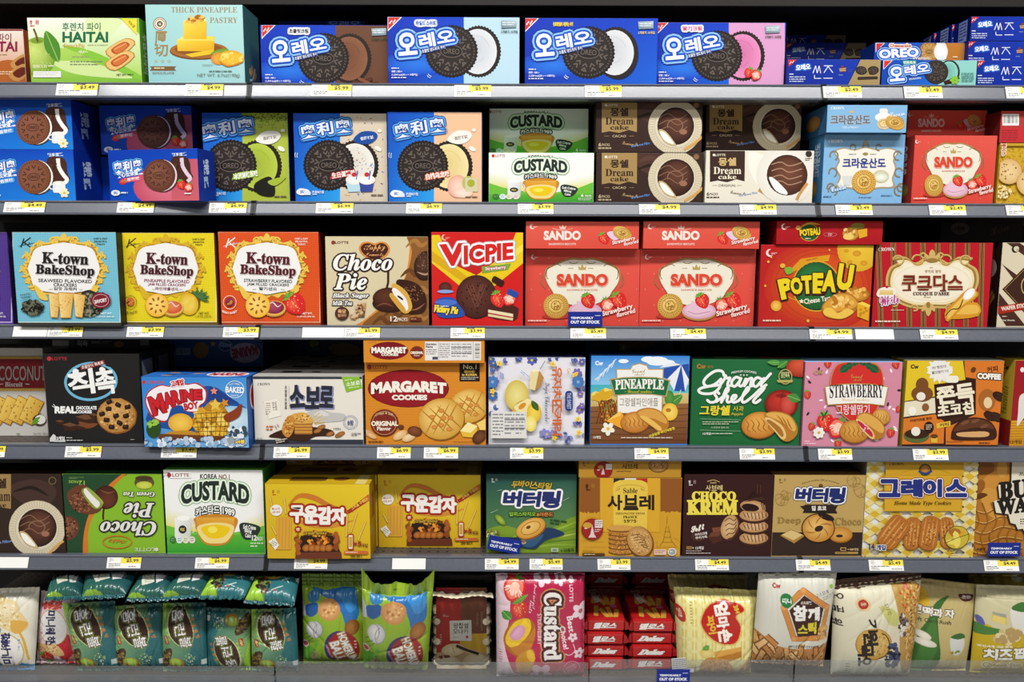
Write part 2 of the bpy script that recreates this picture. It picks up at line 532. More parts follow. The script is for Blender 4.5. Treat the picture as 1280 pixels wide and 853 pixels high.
for row,(yt,yb) in LIP.items():
    zt = on_y(640,yt,0.0)[2]; zb = on_y(640,yb,-LEAN)[2]
    LIPZ[row] = (zt,zb); SHELF_Z[row] = zt - 0.0015
    for k,(x0,x1) in enumerate(((-1.15,SEAMX[0]-.0022),(SEAMX[0]+.0022,SEAMX[1]-.0022),(SEAMX[1]+.0022,1.2))):
        t = thing('gondola_shelf','%s bay of the %s dark steel shelf with grey price rail' % (SEC[k],ORD[row]),'shelf',((x0+x1)/2,0,zb),0,'gondola shelves')
        hw = (x1-x0)/2; dz = zt-zb
        slab('deck',-hw,hw,0.008,0.452,dz-.0215 if dz > .022 else 0.001,dz-.0015,DECKM,t)
        extrude('price_rail',rail_profile(dz,0),-hw+.002,hw-.002,RAIL,t)
        for sx in (-1,1):
            extrude('rail_end_cap',[(y-.0012,z) for y,z in rail_profile(dz+.0008,-.0008)],sx*hw-.002,sx*hw+.002,SEAM,t)
# shallow shelf above the top row
zc = on_y(640,7,0.14)[2]
t = thing('canopy_shelf','dark empty shelf edge above the top row of boxes','shelf',(0,.14,zc))
slab('deck',-1.15,1.2,0.004,.31,.002,.02,SHELF,t); slab('front_edge',-1.15,1.2,0.0,.006,0,.035,SHELF,t,.001)
# ---------------------------------------------------------------- printed pictures shared by several packs
def oreo(A,cx,cy,r,rot=0,txt='OREO',d='231c1a',m='2f2724',hi='6a5f58',sq=1.0,half=None):
    A.E(cx,cy,r*sq,r,d,rot=rot,teeth=44)
    A.E(cx,cy,r*.9*sq,r*.9,m)
    sg = []
    for i in range(48):
        a = 6.2832*i/48; c,q = math.cos(a),math.sin(a); sg.append((cx+r*.82*c*sq,cy+r*.82*q,cx+r*.88*c*sq,cy+r*.88*q))
    A.LS(sg,r*.028,hi)
    A.E(cx,cy,r*.79*sq,r*.79,d); A.E(cx,cy,r*.765*sq,r*.765,m)
    sg = []
    for i in range(12):
        a = 6.2832*(i+.5)/12
        for rr,sp in ((.66,.12),(.5,.16)):
            for s_ in (-1,1):
                b = a + s_*sp
                sg.append((cx+r*(rr-.07)*math.cos(a)*sq,cy+r*(rr-.07)*math.sin(a),cx+r*(rr+.06)*math.cos(b)*sq,cy+r*(rr+.06)*math.sin(b)))
        if i % 2: sg.append((cx+r*.66*math.cos(a-.12)*sq,cy+r*.72*math.sin(a-.12),cx+r*.66*math.cos(a+.12)*sq,cy+r*.72*math.sin(a+.12)))
    A.LS(sg,r*.042,hi)
    A.E(cx,cy,r*.42*sq,r*.24,hi,rot=rot); A.E(cx,cy,r*.39*sq,r*.21,d,rot=rot)
    A.T(txt,cx,cy,r*.6*sq,r*.2,hi,rot=rot,b=.012)
    A.LS([(cx,cy-r*.27,cx,cy-r*.5),(cx-r*.1*sq,cy-r*.36,cx+r*.1*sq,cy-r*.36)],r*.035,hi)

def cream(A,cx,cy,r,col,c2,d='2a211d',sq=.93):
    A.E(cx,cy,r*sq,r,d,teeth=44)
    A.E(cx-r*.03,cy,r*.84*sq,r*.86,col,c2,off=(-r*.15,-r*.15))
    for k,(a0,a1) in zip((.62,.42,.22),((20,250),(120,330),(0,280))):
        A.ring(cx-r*.1,cy,r*k*sq,r*k,r*.03,c2,a0=a0,a1=a1,n=20)

def strawberry(A,cx,cy,s,rot=0,col='d8262b',c2='f0604a',leaf='5f9a34'):
    p = [(0,1),(-.55,.62),(-.86,.0),(-.72,-.62),(-.2,-.8),(.2,-.8),(.72,-.62),(.86,0),(.55,.62)]
    q = A.rot([(cx+x*s,cy+y*s) for x,y in p],cx,cy,rot)
    A.B(q,col,4)
    h = A.rot([(cx-.2*s,cy-.1*s)],cx,cy,rot)[0]
    A.E(h[0],h[1],s*.52,s*.6,col,c2,rot=rot)
    A.spots(cx,cy,s*.62,s*.7,22,s*.06,'f4c56a',rot=rot,el=.6,seed=3)
    for a in (-70,-35,0,35,70):
        t = math.radians(a)
        b = [(cx,cy-.72*s),(cx+s*(.32*math.sin(t)-.14*math.cos(t)),cy-s*(.72+.3*math.cos(t)+.12*math.sin(t))),(cx+s*.72*math.sin(t),cy-s*(.72+.5*math.cos(t))),(cx+s*(.32*math.sin(t)+.14*math.cos(t)),cy-s*(.72+.3*math.cos(t)-.12*math.sin(t)))]
        A.P(A.rot(b,cx,cy,rot),leaf if a % 2 else '78b03f')

def half_strawberry(A,cx,cy,s,rot=0):
    p = [(0,1),(-.55,.62),(-.82,.0),(-.62,-.62),(0,-.8),(.62,-.62),(.82,0),(.55,.62)]
    A.B(A.rot([(cx+x*s,cy+y*s) for x,y in p],cx,cy,rot),'d2282c',4)
    A.B(A.rot([(cx+x*s*.78,cy+y*s*.8) for x,y in p],cx,cy,rot),'f07a62',4)
    A.B(A.rot([(cx+x*s*.4,cy+y*s*.55) for x,y in p],cx,cy,rot),'f8c9b4',4)
    sg = []
    for k in range(9):
        a = -1.2+k*.3
        e = A.rot([(cx+s*.35*math.sin(a*1.6),cy+s*.3*math.cos(a)-.2*s),(cx+s*.7*math.sin(a*1.6),cy+s*.62*math.cos(a)-.1*s)],cx,cy,rot); sg.append((*e[0],*e[1]))
    A.LS(sg,s*.06,'fbe3d3')
    for a in (-60,-20,25,60):
        t = math.radians(a)
        A.P(A.rot([(cx-.15*s,cy-.65*s),(cx+s*.6*math.sin(t),cy-s*(.7+.5*math.cos(t))),(cx+.15*s,cy-.65*s)],cx,cy,rot),'5f9a34')

def leaf(A,x0,y0,x1,y1,wd,col='5f9a34',c2='8cc152'):
    mx,my = (x0+x1)/2,(y0+y1)/2; l = math.hypot(x1-x0,y1-y0) or 1; nx,ny = -(y1-y0)/l*wd,(x1-x0)/l*wd
    A.B([(x0,y0),(mx+nx,my+ny),(x1,y1),(mx-nx,my-ny)],col,4)
    A.LS([(x0,y0,x1,y1)],wd*.15,c2)

def pie_disc(A,cx,cy,r,sq=.92,rim='c9bd9f',plate='d9ceb2'):
    """chocolate cake on a fluted round plate, one bite showing white cream"""
    A.E(cx,cy,r*sq,r,rim); A.E(cx,cy,r*.97*sq,r*.97,plate)
    sg = []
    for i in range(60):
        a = 6.2832*i/60; c,q = math.cos(a),math.sin(a); sg.append((cx+r*.8*c*sq,cy+r*.8*q,cx+r*.95*c*sq,cy+r*.95*q))
    A.LS(sg,r*.025,'c6b896')
    A.E(cx,cy,r*.78*sq,r*.78,'c8bb9c'); A.E(cx,cy,r*.75*sq,r*.75,'ddd3bc')
    A.E(cx+r*.02,cy-r*.03,r*.68*sq,r*.68,'2c1812','6b4030',off=(r*.1,-r*.2))
    for yy,k in ((-.36,1),(-.14,.8),(.1,.9)):
        A.L([(cx-r*.6*sq,cy+r*(yy+.05)),(cx-r*.25*sq,cy+r*(yy-.12*k)),(cx+r*.1*sq,cy+r*(yy+.08*k)),(cx+r*.45*sq,cy+r*(yy-.1))],r*.026,'8d6a52',True)
    A.ring(cx,cy-r*.05,r*.3*sq,r*.24,r*.035,'8d6a52',a0=-60,a1=200)
    A.E(cx+r*.3*sq,cy+r*.18,r*.14,r*.1,'9b6d55')
    A.B([(cx-r*.62*sq,cy+r*.12),(cx-r*.35*sq,cy+r*.16),(cx+r*.02,cy+r*.62),(cx-r*.02,cy+r*.7),(cx-r*.4*sq,cy+r*.55)],'c9b184',4)
    A.B([(cx-r*.57*sq,cy+r*.17),(cx-r*.36*sq,cy+r*.22),(cx-r*.04,cy+r*.62),(cx-r*.38*sq,cy+r*.5)],'fbf8ee',4)

def choco_sandwich(A,cx,cy,r,rot=0,col='7a4a33',c2='96604a',cream_='f0e6dc',hi='4a2a1c'):
    """cocoa cake sandwich seen three quarter, with relief pattern"""
    A.E(cx+r*.22,cy+r*.02,r*.95,r*1.0,hi,rot=rot); A.E(cx+r*.17,cy,r*.93,r*.97,cream_,rot=rot); A.E(cx+r*.05,cy,r*.95,r*.98,hi)
    A.E(cx,cy,r*.93,r*.96,col,c2,off=(-r*.2,-r*.3))
    sg = []
    for i in range(40):
        a = 6.2832*i/40; c,q = math.cos(a),math.sin(a); sg.append((cx+r*.78*c,cy+r*.8*q,cx+r*.86*c,cy+r*.89*q))
    A.LS(sg,r*.035,hi)
    sg = []
    for i in range(10):
        a = 6.2832*(i+.5)/10
        for s_ in (-.17,.17): sg.append((cx+r*.45*math.cos(a),cy+r*.47*math.sin(a),cx+r*.66*math.cos(a+s_),cy+r*.68*math.sin(a+s_)))
    A.LS(sg,r*.05,hi)
    A.ring(cx,cy,r*.36,r*.22,r*.035,hi); A.T('OREO',cx,cy,r*.5,r*.17,hi,b=.02)

def sand_biscuit(A,cx,cy,rx,ry,rot=0,col='d9a441',c2='f0cf7c',d='a8752a',script=True):
    """round golden sandwich biscuit with embossed ring"""
    A.E(cx,cy+ry*.08,rx*1.02,ry*1.02,'b98a45',rot=rot,teeth=34); A.E(cx,cy,rx,ry,col,c2,rot=rot,off=(-rx*.2,-ry*.2))
    sg = []
    for i in range(30):
        a = 6.2832*i/30; c,q = math.cos(a),math.sin(a); sg.append((cx+rx*.72*c,cy+ry*.72*q,cx+rx*.92*c,cy+ry*.92*q))
    A.LS(sg,rx*.05,d); A.ring(cx,cy,rx*.66,ry*.66,rx*.05,d)
    A.spots(cx,cy,rx*.62,ry*.62,16,rx*.035,d,seed=5)
    if script:
        A.ring(cx,cy,rx*.4,ry*.42,rx*.06,d); A.spots(cx,cy,rx*.3,ry*.3,8,rx*.07,d,el=1.8,seed=8)
    if False:
        A.L([(cx-rx*.4,cy+ry*.25),(cx-rx*.2,cy-ry*.3),(cx,cy+ry*.2),(cx+rx*.15,cy-ry*.3),(cx+rx*.4,cy+ry*.2)],rx*.08,d,True)
        A.L([(cx-rx*.45,cy),(cx,cy-ry*.1),(cx+rx*.45,cy-ry*.05)],rx*.06,d,True)

def cracker_wheel(A,cx,cy,r,col='f0b93c',d='9c5a1c'):
    A.E(cx,cy,r,r,'c98a28',teeth=26); A.E(cx,cy,r*.95,r*.95,col,'f8d77a',off=(-r*.2,-r*.3))
    for i in range(8):
        a = math.pi*i/4+.2; A.E(cx+r*.55*math.cos(a),cy+r*.55*math.sin(a),r*.16,r*.08,d,rot=-math.degrees(a))
    A.E(cx,cy,r*.12,r*.07,d)

def square_cracker(A,pts,col='e2b257',c2='f3d58b',d='b37b33',seed=1):
    c = np.mean(pts,0); p = np.asarray(pts,float)
    A.B(np.repeat(p,1,0),d,1); A.Q(c+(p-c)*.94,(c2,col,col,c2),3)
    A.spots(c[0],c[1],np.ptp(p[:,0])*.36,np.ptp(p[:,1])*.38,20,np.ptp(p[:,0])*.03,d,seed=seed)

def haitai_logo(A,x,y,s,col='c0392b',c2=None):
    c2 = c2 or col
    A.T('ㅎ',x-s*.55,y,s*.55,s*.85,col,b=.02); A.T('ㅐ',x+s*.6,y,s*.5,s*.85,c2,b=.02)
    A.tiny(x-s*.7,y+s*.55,x+s*.7,y+s*.8,1,col,fill=.8)

def crown_moon(A,x,y,s,col='ffffff',bg='d94034'):
    A.E(x,y,s,s,col); A.E(x+s*.4,y-s*.12,s*.8,s*.8,bg); A.tiny(x+s*.4,y-s*.1,x+s*1.9,y+s*.5,2,col)

def frame_scroll(A,cx,cy,rx,ry,gold,white,d=None,seed=2):
    """baroque scroll frame: white plaque, gold leaf scrolls round it"""
    d = d or 'b98a1c'
    pl = []
    for i in range(32):
        a = 6.2832*i/32; k = 1-.045*math.cos(4*a)+.03*math.cos(8*a)
        pl.append((cx+rx*k*math.cos(a),cy+ry*k*math.sin(a)))
    bd = []
    for i in range(44):
        a = 6.2832*i/44; k = (1-.045*math.cos(4*a))*(1.18 if i % 2 else 1.07); bd.append((cx+rx*k*math.cos(a),cy+ry*k*math.sin(a)))
    A.B([(x-2,y+3) for x,y in bd],d,3); A.B(bd,gold,3)
    A.B([(cx+(x-cx)*1.05,cy+(y-cy)*1.05) for x,y in pl],d,2)
    for sx in (-1,1):
        for ang,sc in ((75,.9),(48,1.0),(20,1.0),(-8,1.1),(-32,1.0),(-52,.8)):
            a = math.radians(ang); x = cx+sx*rx*1.08*math.cos(a); y = cy-ry*1.08*math.sin(a); r = rx*.15*sc
            A.ring(x,y,r,r*.9,r*.42,d,a0=0 if sx > 0 else 180,a1=300 if sx > 0 else -120,n=18)
            A.ring(x-1,y-2,r*.95,r*.85,r*.32,gold,a0=0 if sx > 0 else 180,a1=300 if sx > 0 else -120,n=18)
            leaf(A,x,y,x+sx*r*1.2*math.cos(a+1.1),y-r*1.5*math.sin(a+1.1),r*.35,gold,d)
    A.B(pl,white,2)
    for dx,hh,wd in ((0,.34,.09),(-.12,.22,.06),(.12,.22,.06)):
        A.B([(cx+rx*dx*.4,cy-ry*.98),(cx+rx*(dx-wd),cy-ry*(1.02+hh*.5)),(cx+rx*dx*1.3,cy-ry*(1.0+hh)),(cx+rx*(dx+wd),cy-ry*(1.02+hh*.5))],gold,4)
    A.E(cx,cy-ry*1.02,rx*.12,ry*.035,d)

def flower(A,cx,cy,r,col,mid='f2c53a',n=5,rot=0):
    for i in range(n):
        a = 6.2832*i/n+math.radians(rot); A.E(cx+r*.55*math.cos(a),cy+r*.55*math.sin(a),r*.5,r*.36,col,rot=-math.degrees(a),n=12)
    A.E(cx,cy,r*.26,r*.26,mid,n=10)

def nutri(A,x0,y0,x1,y1,seed=1,bg='f2f2ee'):
    A.R(x0,y0,x1,y1,bg); wd,h = x1-x0,y1-y0
    A.tiny(x0+wd*.04,y0+h*.06,x0+wd*.34,y1-h*.06,7,'8a8a90',seed)
    A.tiny(x0+wd*.38,y0+h*.06,x0+wd*.66,y1-h*.1,6,'96969c',seed+1); A.tiny(x0+wd*.69,y0+h*.06,x1-wd*.04,y1-h*.1,6,'96969c',seed+2)
    A.LS([(x0+wd*.38,y0+h*q,x1-wd*.04,y0+h*q) for q in (.3,.62)],h*.03,'33333a')

def barcode(A,x0,y0,x1,y1,bg='f2f2ee',vert=True,seed=4):
    A.R(x0,y0,x1,y1,bg); rd = random.Random(seed); x = x0+(x1-x0)*.08; sg = []
    k = (x1-x0) if vert else (y1-y0)
    p = k*.08
    while p < k*.92:
        wd = k*rd.choice((.012,.02,.034))
        sg.append((x0+p,y0+(y1-y0)*.1,x0+p,y0+(y1-y0)*.8) if vert else (x0+(x1-x0)*.1,y0+p,x0+(x1-x0)*.85,y0+p)); p += wd*2.2
    A.LS(sg,k*.016,'26262a')

def shell_cookie(A,cx,cy,rx,ry,rot=0,col='c98a35',c2='f0c670'):
    A.E(cx,cy+ry*.06,rx*1.02,ry*1.03,'8f561c',rot=rot); A.E(cx,cy,rx,ry,col,c2,rot=rot,off=(-rx*.1,-ry*.3))
    for k in (-.6,-.3,0,.3,.6):
        p = A.rot([(cx+rx*(k-.18),cy-ry*.5),(cx+rx*k,cy-ry*.1),(cx+rx*(k-.1),cy+ry*.25),(cx+rx*(k+.1),cy+ry*.55)],cx,cy,rot)
        A.L(p,rx*.07,'a86a24',True,True)

def filled_half(A,cx,cy,rx,ry,rot,fill,f2):
    """cut cookie showing filling in a long face"""
    A.E(cx+rx*.16,cy-ry*.35,rx*1.0,ry*1.5,'c98632','efc066',rot=rot)
    for k in (-.5,-.1,.3): 
        p = A.rot([(cx+rx*k,cy-ry*1.7),(cx+rx*(k+.15),cy-ry*1.1),(cx+rx*(k+.05),cy-ry*.6)],cx,cy,rot); A.L(p,rx*.07,'a2631f',True,True)
    A.E(cx,cy+ry*.2,rx*1.02,ry*.85,'b97b2d',rot=rot); A.E(cx,cy+ry*.2,rx*.95,ry*.7,'efcf8a',rot=rot); A.E(cx,cy+ry*.2,rx*.8,ry*.5,fill,f2,rot=rot)
# ---------------------------------------------------------------- top row
def french_pie(bg1,bg2,tc,fruit):
    def art(A):
        A.Q([(110,80),(690,85),(690,390),(140,390)],('f4f7ec','eaf3d2','a9d14c','a8d24a'),8)
        A.Q([(110,240),(400,230),(700,330),(700,400),(110,400)][:2]+[(700,400),(110,400)],('b8d870','a8d050','7ab83a','8cc040'),5)
        for c,pts in (('cfe39a',[(260,300),(420,300),(560,340),(640,380),(440,370),(320,345)]),('dcebb0',[(420,90),(560,80),(600,100),(520,180),(440,200)]),
                       (bg1,[(560,80),(700,80),(700,200),(640,120)]),(bg2,[(300,220),(450,250),(620,330),(700,380),(700,395),(560,340),(420,275)])):
            A.B(pts,c,5)
        A.T('후렌치 파이',395,130,185,40,tc,b=.012)
        A.T('HAITAI',414,180,222,52,tc,b=.035)
        A.T('FrenchPie',360,222,102,19,'c79b3b',st='serif'); A.tiny(425,215,525,228,1,'a8b080',2)
        A.T('Apple',402,252,52,22,'f6f2c8',st='script')
        A.tiny(350,272,485,284,1,'90a070',3); A.tiny(340,295,500,322,2,'7f8f60',4)
        haitai_logo(A,165,108,26,'cf3350'); 
        if fruit:
            A.E(185,275,84,95,'6f9a22','cfe07a',off=(-25,-35)); A.E(180,200,30,12,'7a9a2c'); A.L([(185,205),(176,170),(164,140)],9,'6b4a26',True)
            leaf(A,222,150,285,300,36,'4f8a2e','8cba52'); A.spots(200,300,60,60,20,2,'e0eaa0')
        A.T('BISCUIT',196,322,68,15,'f4f0d0',st='serif'); A.tiny(235,316,292,329,1,'e8e8c8')
        for (x,y) in ((582,232),(580,292)):
            q = [(x-70,y+15),(x+28,y-46),(x+75,y-18),(x-20,y+52)]
            A.B(q,'c08a44',3); c = np.mean(q,0); A.B([(c+(np.array(p)-c)*.92) for p in q],'e9bd74',3); A.B([(c+(np.array(p)-c)*.62) for p in q],'b2531f',3)
            A.B([(c+(np.array(p)-c)*.5) for p in q],'d0733a',3); A.LS([(c[0]-30,c[1]+8,c[0]+28,c[1]-22)],5,'f0a060')
        A.P([(588,90),(665,92),(665,170)],'f6dc3c'); A.T('리뉴얼',640,118,40,16,'6a5a20',rot=-45,b=.02)
        A.R(163,346,298,376,'e9e9e4'); A.tiny(170,350,285,370,2,'d0d0cc',6)
        A.T('NET WT.',590,363,48,10,'4a5a2a',b=.02); A.tiny(618,358,670,368,1,'5a6a3a')
    return art
def side_words(txt,col,cx=500,cy=500,wd=700,ht=300,rot=-90,b=.03):
    def f(A):
        A.T(txt,cx,cy,ht,wd,col,b=b) if not rot else A.T(txt,cx,cy,wd,ht,col,rot=rot,b=b)
    return f
G_FP = 'fruit pie biscuit boxes'
box('biscuit_box','white and orange fruit pie biscuit box cut off by the frame, beside the green one','1a',-420,132,140,1,
    lambda A: (A.Q([(-420,130),(140,130),(140,400),(-420,400)],('f1ebe4','efe6da','d9883a','c2452a'),5),A.Q([(-100,130),(140,130),(140,150),(-100,150)],('8a1f22',)*4,1),
               A.T('파이',20,182,70,40,'6f2338',b=.012),A.T('TAI',37,226,95,50,'8d2444',b=.035),A.tiny(-20,262,75,275,1,'9b7a50'),A.B([(-60,330),(40,290),(140,330),(140,400),(-60,400)],'b5622a',4),
               [(A.B([(x-60,y+10),(x+10,y-40),(x+60,y-15),(x-10,y+45)],'c89050',3),A.B([(x-38,y+6),(x+6,y-24),(x+38,y-9),(x-6,y+28)],'6a2418',3)) for x,y in ((110,300),(100,350))],
               A.tiny(-60,345,60,365,2,'f0d0b0')),
    'efe6da','b4552a',Y=0.075,dep=.05,group=G_FP)
box('biscuit_box','light green fruit pie biscuit box with a green apple','1a',152,690,86,1,french_pie('7ec03a','86c23c','1f6a45',True),'cfe3a0','5fa52e',Y=0.012,dep=.034,group=G_FP,right=side_words('후렌치파이','e8f5c8',ht=420,wd=600))
def pastry(A):
    A.Q([(690,15),(1200,15),(1200,395),(700,395)],('a7d6d4','b7dfdc','a6d5d6','93cbd0'),4)
    A.T('THICK PINEAPPLE',990,48,320,27,'9a8a68',st='serif'); A.T('PASTRY',1085,98,135,28,'9a8a68',st='serif')
    A.E(775,116,32,32,'7c6a4a'); A.E(775,116,28,28,'f3ead2'); A.ring(775,116,24,24,3,'a5392c'); A.E(775,116,14,14,'4a3a2a'); A.T('福',775,116,16,16,'f3ead2')
    A.T('厚',780,188,62,74,'a08452',b=.02); A.T('切',782,245,66,60,'a08452',b=.02)
    for x in (757,789,820): A.E(x,297,8,7,'a9b6a0'); 
    A.P([(727,322),(855,322),(846,332),(855,343),(727,343),(736,332)],'7b5c38'); A.tiny(748,326,835,340,1,'e0d0a8'); A.T('MANGO FLAVOR',792,355,108,13,'7b6a4a',st='serif')
    A.E(965,248,142,42,'7a4a22'); A.E(965,243,140,40,'a8692f'); A.E(965,240,118,30,'8b5426')
    A.Q([(858,195),(1040,180),(1038,250),(862,248)],('f6d74a','eec22e','dca51c','e6b526'),3); A.Q([(858,195),(900,170),(1042,178),(1040,200)],('f8e27a','f8e27a','f4d44a','f4d44a'),2)
    A.Q([(890,100),(1002,98),(1002,190),(890,190)],('f9dc55','f2c73a','e5b022','efc336'),3); A.P([(890,104),(925,85),(990,84),(1003,104)],'fbe88a')
    A.spots(948,94,48,20,46,7,('c98528','e3a73a','a8641c','f0c860'),seed=4)
    A.P([(898,265),(1035,240),(1040,262),(930,278)],'e9c12c')
    leaf(A,1020,262,1110,240,12,'6f9a2c'); A.E(1062,285,38,30,'d8862a','f2b44a'); A.E(1120,283,66,38,'e0a028','f7cf4c'); A.spots(1125,280,52,28,40,9,('f9de74','eebb30'),seed=8); A.L([(1065,300),(1110,322),(1180,300)],7,'cf7f1f',True)
    A.tiny(980,312,1035,322,2,'8fa8a0'); A.tiny(1015,342,1165,354,1,'6f7f78',9); A.T('NET WT. 6.7oz(190g)',1060,367,205,20,'7f8a80',b=.005)
box('pastry_box','pale teal pineapple pastry box beside the green apple biscuit box','1a',722,1190,22,1,pastry,'a9d7d6','3f6f70',Y=0.012,dep=.075,cat='pastry box',
    right=lambda A: (A.spots(500,780,260,60,20,40,('d89a3a','e8b84a')),A.L([(300,900),(500,860),(700,700)],30,'d8e4e0',True)))

def oreo_ko(x0,y0,k,right,cr,cr2,flav,fc,extra=None):
    """wide blue box; coordinates after the light one of the middle bay (620..1240, 80..388)"""
    def art(A):
        X = lambda x: x0+(x-620)*k
        Yv = lambda y: y0+(y-80)*k
        sx = X(978) if right else X(1245)
        A.Q([(X(615),Yv(75)),(sx,Yv(75)),(sx,Yv(392)),(X(615),Yv(392))],('0f35b8','0c3fc4','1a63d8','0b2da6'),6)
        A.E(X(760),Yv(300),170*k,60*k,'0d3fc0','2a78e4')
        if right: A.R(X(978),Yv(70),X(1250),Yv(395),right)
        A.P([(X(620),Yv(80)),(X(688),Yv(80)),(X(620),Yv(148))],'f2f2f2'); A.P([(X(622),Yv(82)),(X(680),Yv(82)),(X(622),Yv(140))],'d2322d')
        A.L([(X(628),Yv(112)),(X(640),Yv(96)),(X(645),Yv(110)),(X(656),Yv(92))],6*k,'f6e6e6')
        A.E(X(1060),Yv(250),96*k,122*k,'14203f' if not right else right)
        cream(A,X(1048),Yv(243),124*k,cr,cr2,sq=.86)
        oreo(A,X(920),Yv(242),126*k,rot=-3)
        A.T('오',X(712),Yv(207),86*k,104*k,'f6f8ff',rot=5,b=.035,ol=[(25*k,'0b2f96'),(19*k,'8fc3f2'),(10*k,'1550c2')])
        A.T('레오',X(850),Yv(182),165*k,66*k,'f6f8ff',rot=10,b=.035,ol=[(22*k,'0b2f96'),(17*k,'8fc3f2'),(9*k,'1550c2')])
        A.T('오',X(712),Yv(207),86*k,104*k,'f6f8ff',rot=5,b=.035,ol=[(8*k,'1550c2')])
        A.T('초콜릿 샌드위치 쿠키',X(835),Yv(232),110*k,17*k,'eef2fa',rot=12,b=.03,ol=[(3*k,'16307a')])
        A.T(flav,X(800),Yv(110),92*k,20*k,fc,b=.04,ol=[(9*k,'f0f4fa')] if fc != 'f2d640' else ())
        A.tiny(X(638),Yv(318),X(700),Yv(330),1,'dfe6f8',1); A.T('용량 : 300 g',X(663),Yv(338),50*k,13*k,'f0f4ff',b=.02)
        A.T('(1,504 kcal(30 g × 10봉지))',X(700),Yv(353),122*k,13*k,'f0f4ff',b=.02); A.tiny(X(638),Yv(362),X(750),Yv(374),1,'dfe6f8',4)
        A.Q([(X(1153),Yv(98)),(X(1225),Yv(96)),(X(1225),Yv(130)),(X(1155),Yv(134))],('9fb3bd','c4d2d8','8a9ca8','70838f'),3); A.tiny(X(1160),Yv(104),X(1218),Yv(124),2,'e2eaee',5)
        A.T('2개봉지 10개입',X(1192),Yv(150),78*k,13*k,'2f4a30' if right else 'f2d640',b=.03)
        A.ring(X(835),Yv(345),26*k,18*k,3*k,'dbe8fa',a0=190,a1=250); A.ring(X(830),Yv(352),26*k,18*k,3*k,'dbe8fa',a0=190,a1=250)
        if extra: extra(A,X,Yv,k)
    return art
G_OK = 'wide blue sandwich cookie boxes on the top shelf'
def shavings(A,X,Yv,k):
    for x,y,r in ((1130,350,20),(1090,362,-10),(1160,365,5)): A.RR(X(x)-30*k,Yv(y)-9*k,X(x)+30*k,Yv(y)+9*k,8*k,'5a3020',rot=r)
    A.RR(X(1085),Yv(345),X(1150),Yv(360),6*k,'8a5038',rot=-25)
def berries(A,X,Yv,k):
    strawberry(A,X(1075),Yv(325),26*k,-20); half_strawberry(A,X(1110),Yv(335),30*k,-30)
r_oc = box('cookie_box','blue and brown sandwich cookie box with chocolate cream','1b',27,625,118,1,oreo_ko(27,118,.97,'6b4430','8a5a40','74472f','초콜릿크림','3a2a22',shavings),'0f3cc0','0a2a8c',Y=.02,dep=.06,group=G_OK)
box('cookie_box','blue and ice-blue sandwich cookie box with white cream, left of the all-blue box','1b',622,1240,80,1,oreo_ko(620,80,1.0,'bcdcec','dfe2e6','c6ccd4','마일드 스위트','2a62c0'),'0f3cc0','0a2a8c',Y=.008,dep=.06,group=G_OK)
box('cookie_box','all-blue sandwich cookie box with white cream','1c',22,643,85,1,oreo_ko(22,85,1.0,None,'e0e2e4','c8ccd2','전세계인들이 사랑하는 쿠키','f2d640'),'1240c4','0a2a8c',Y=.008,dep=.06,group=G_OK)
box('cookie_box','blue and pink sandwich cookie box with strawberry cream','1c',632,1240,106,1,oreo_ko(635,106,.97,'dc9fcb','e78fbe','cf6fa6','딸기크림','d2447e',berries),'0f3cc0','c88ab8',Y=.018,dep=.06,group=G_OK)
# a further box behind the brown one
z1 = SHELF_Z[1]
box('cookie_box','dark blue cookie box far behind the blue and brown one','1b',116,520,98,1,lambda A: (A.T('오레오',415,112,150,30,'aab8e0',b=.03,ol=[(8,'3a62b0')]),A.R(118,86,290,96,'7a80a0')),'10297c','081a5c',Y=.19,dep=.06)

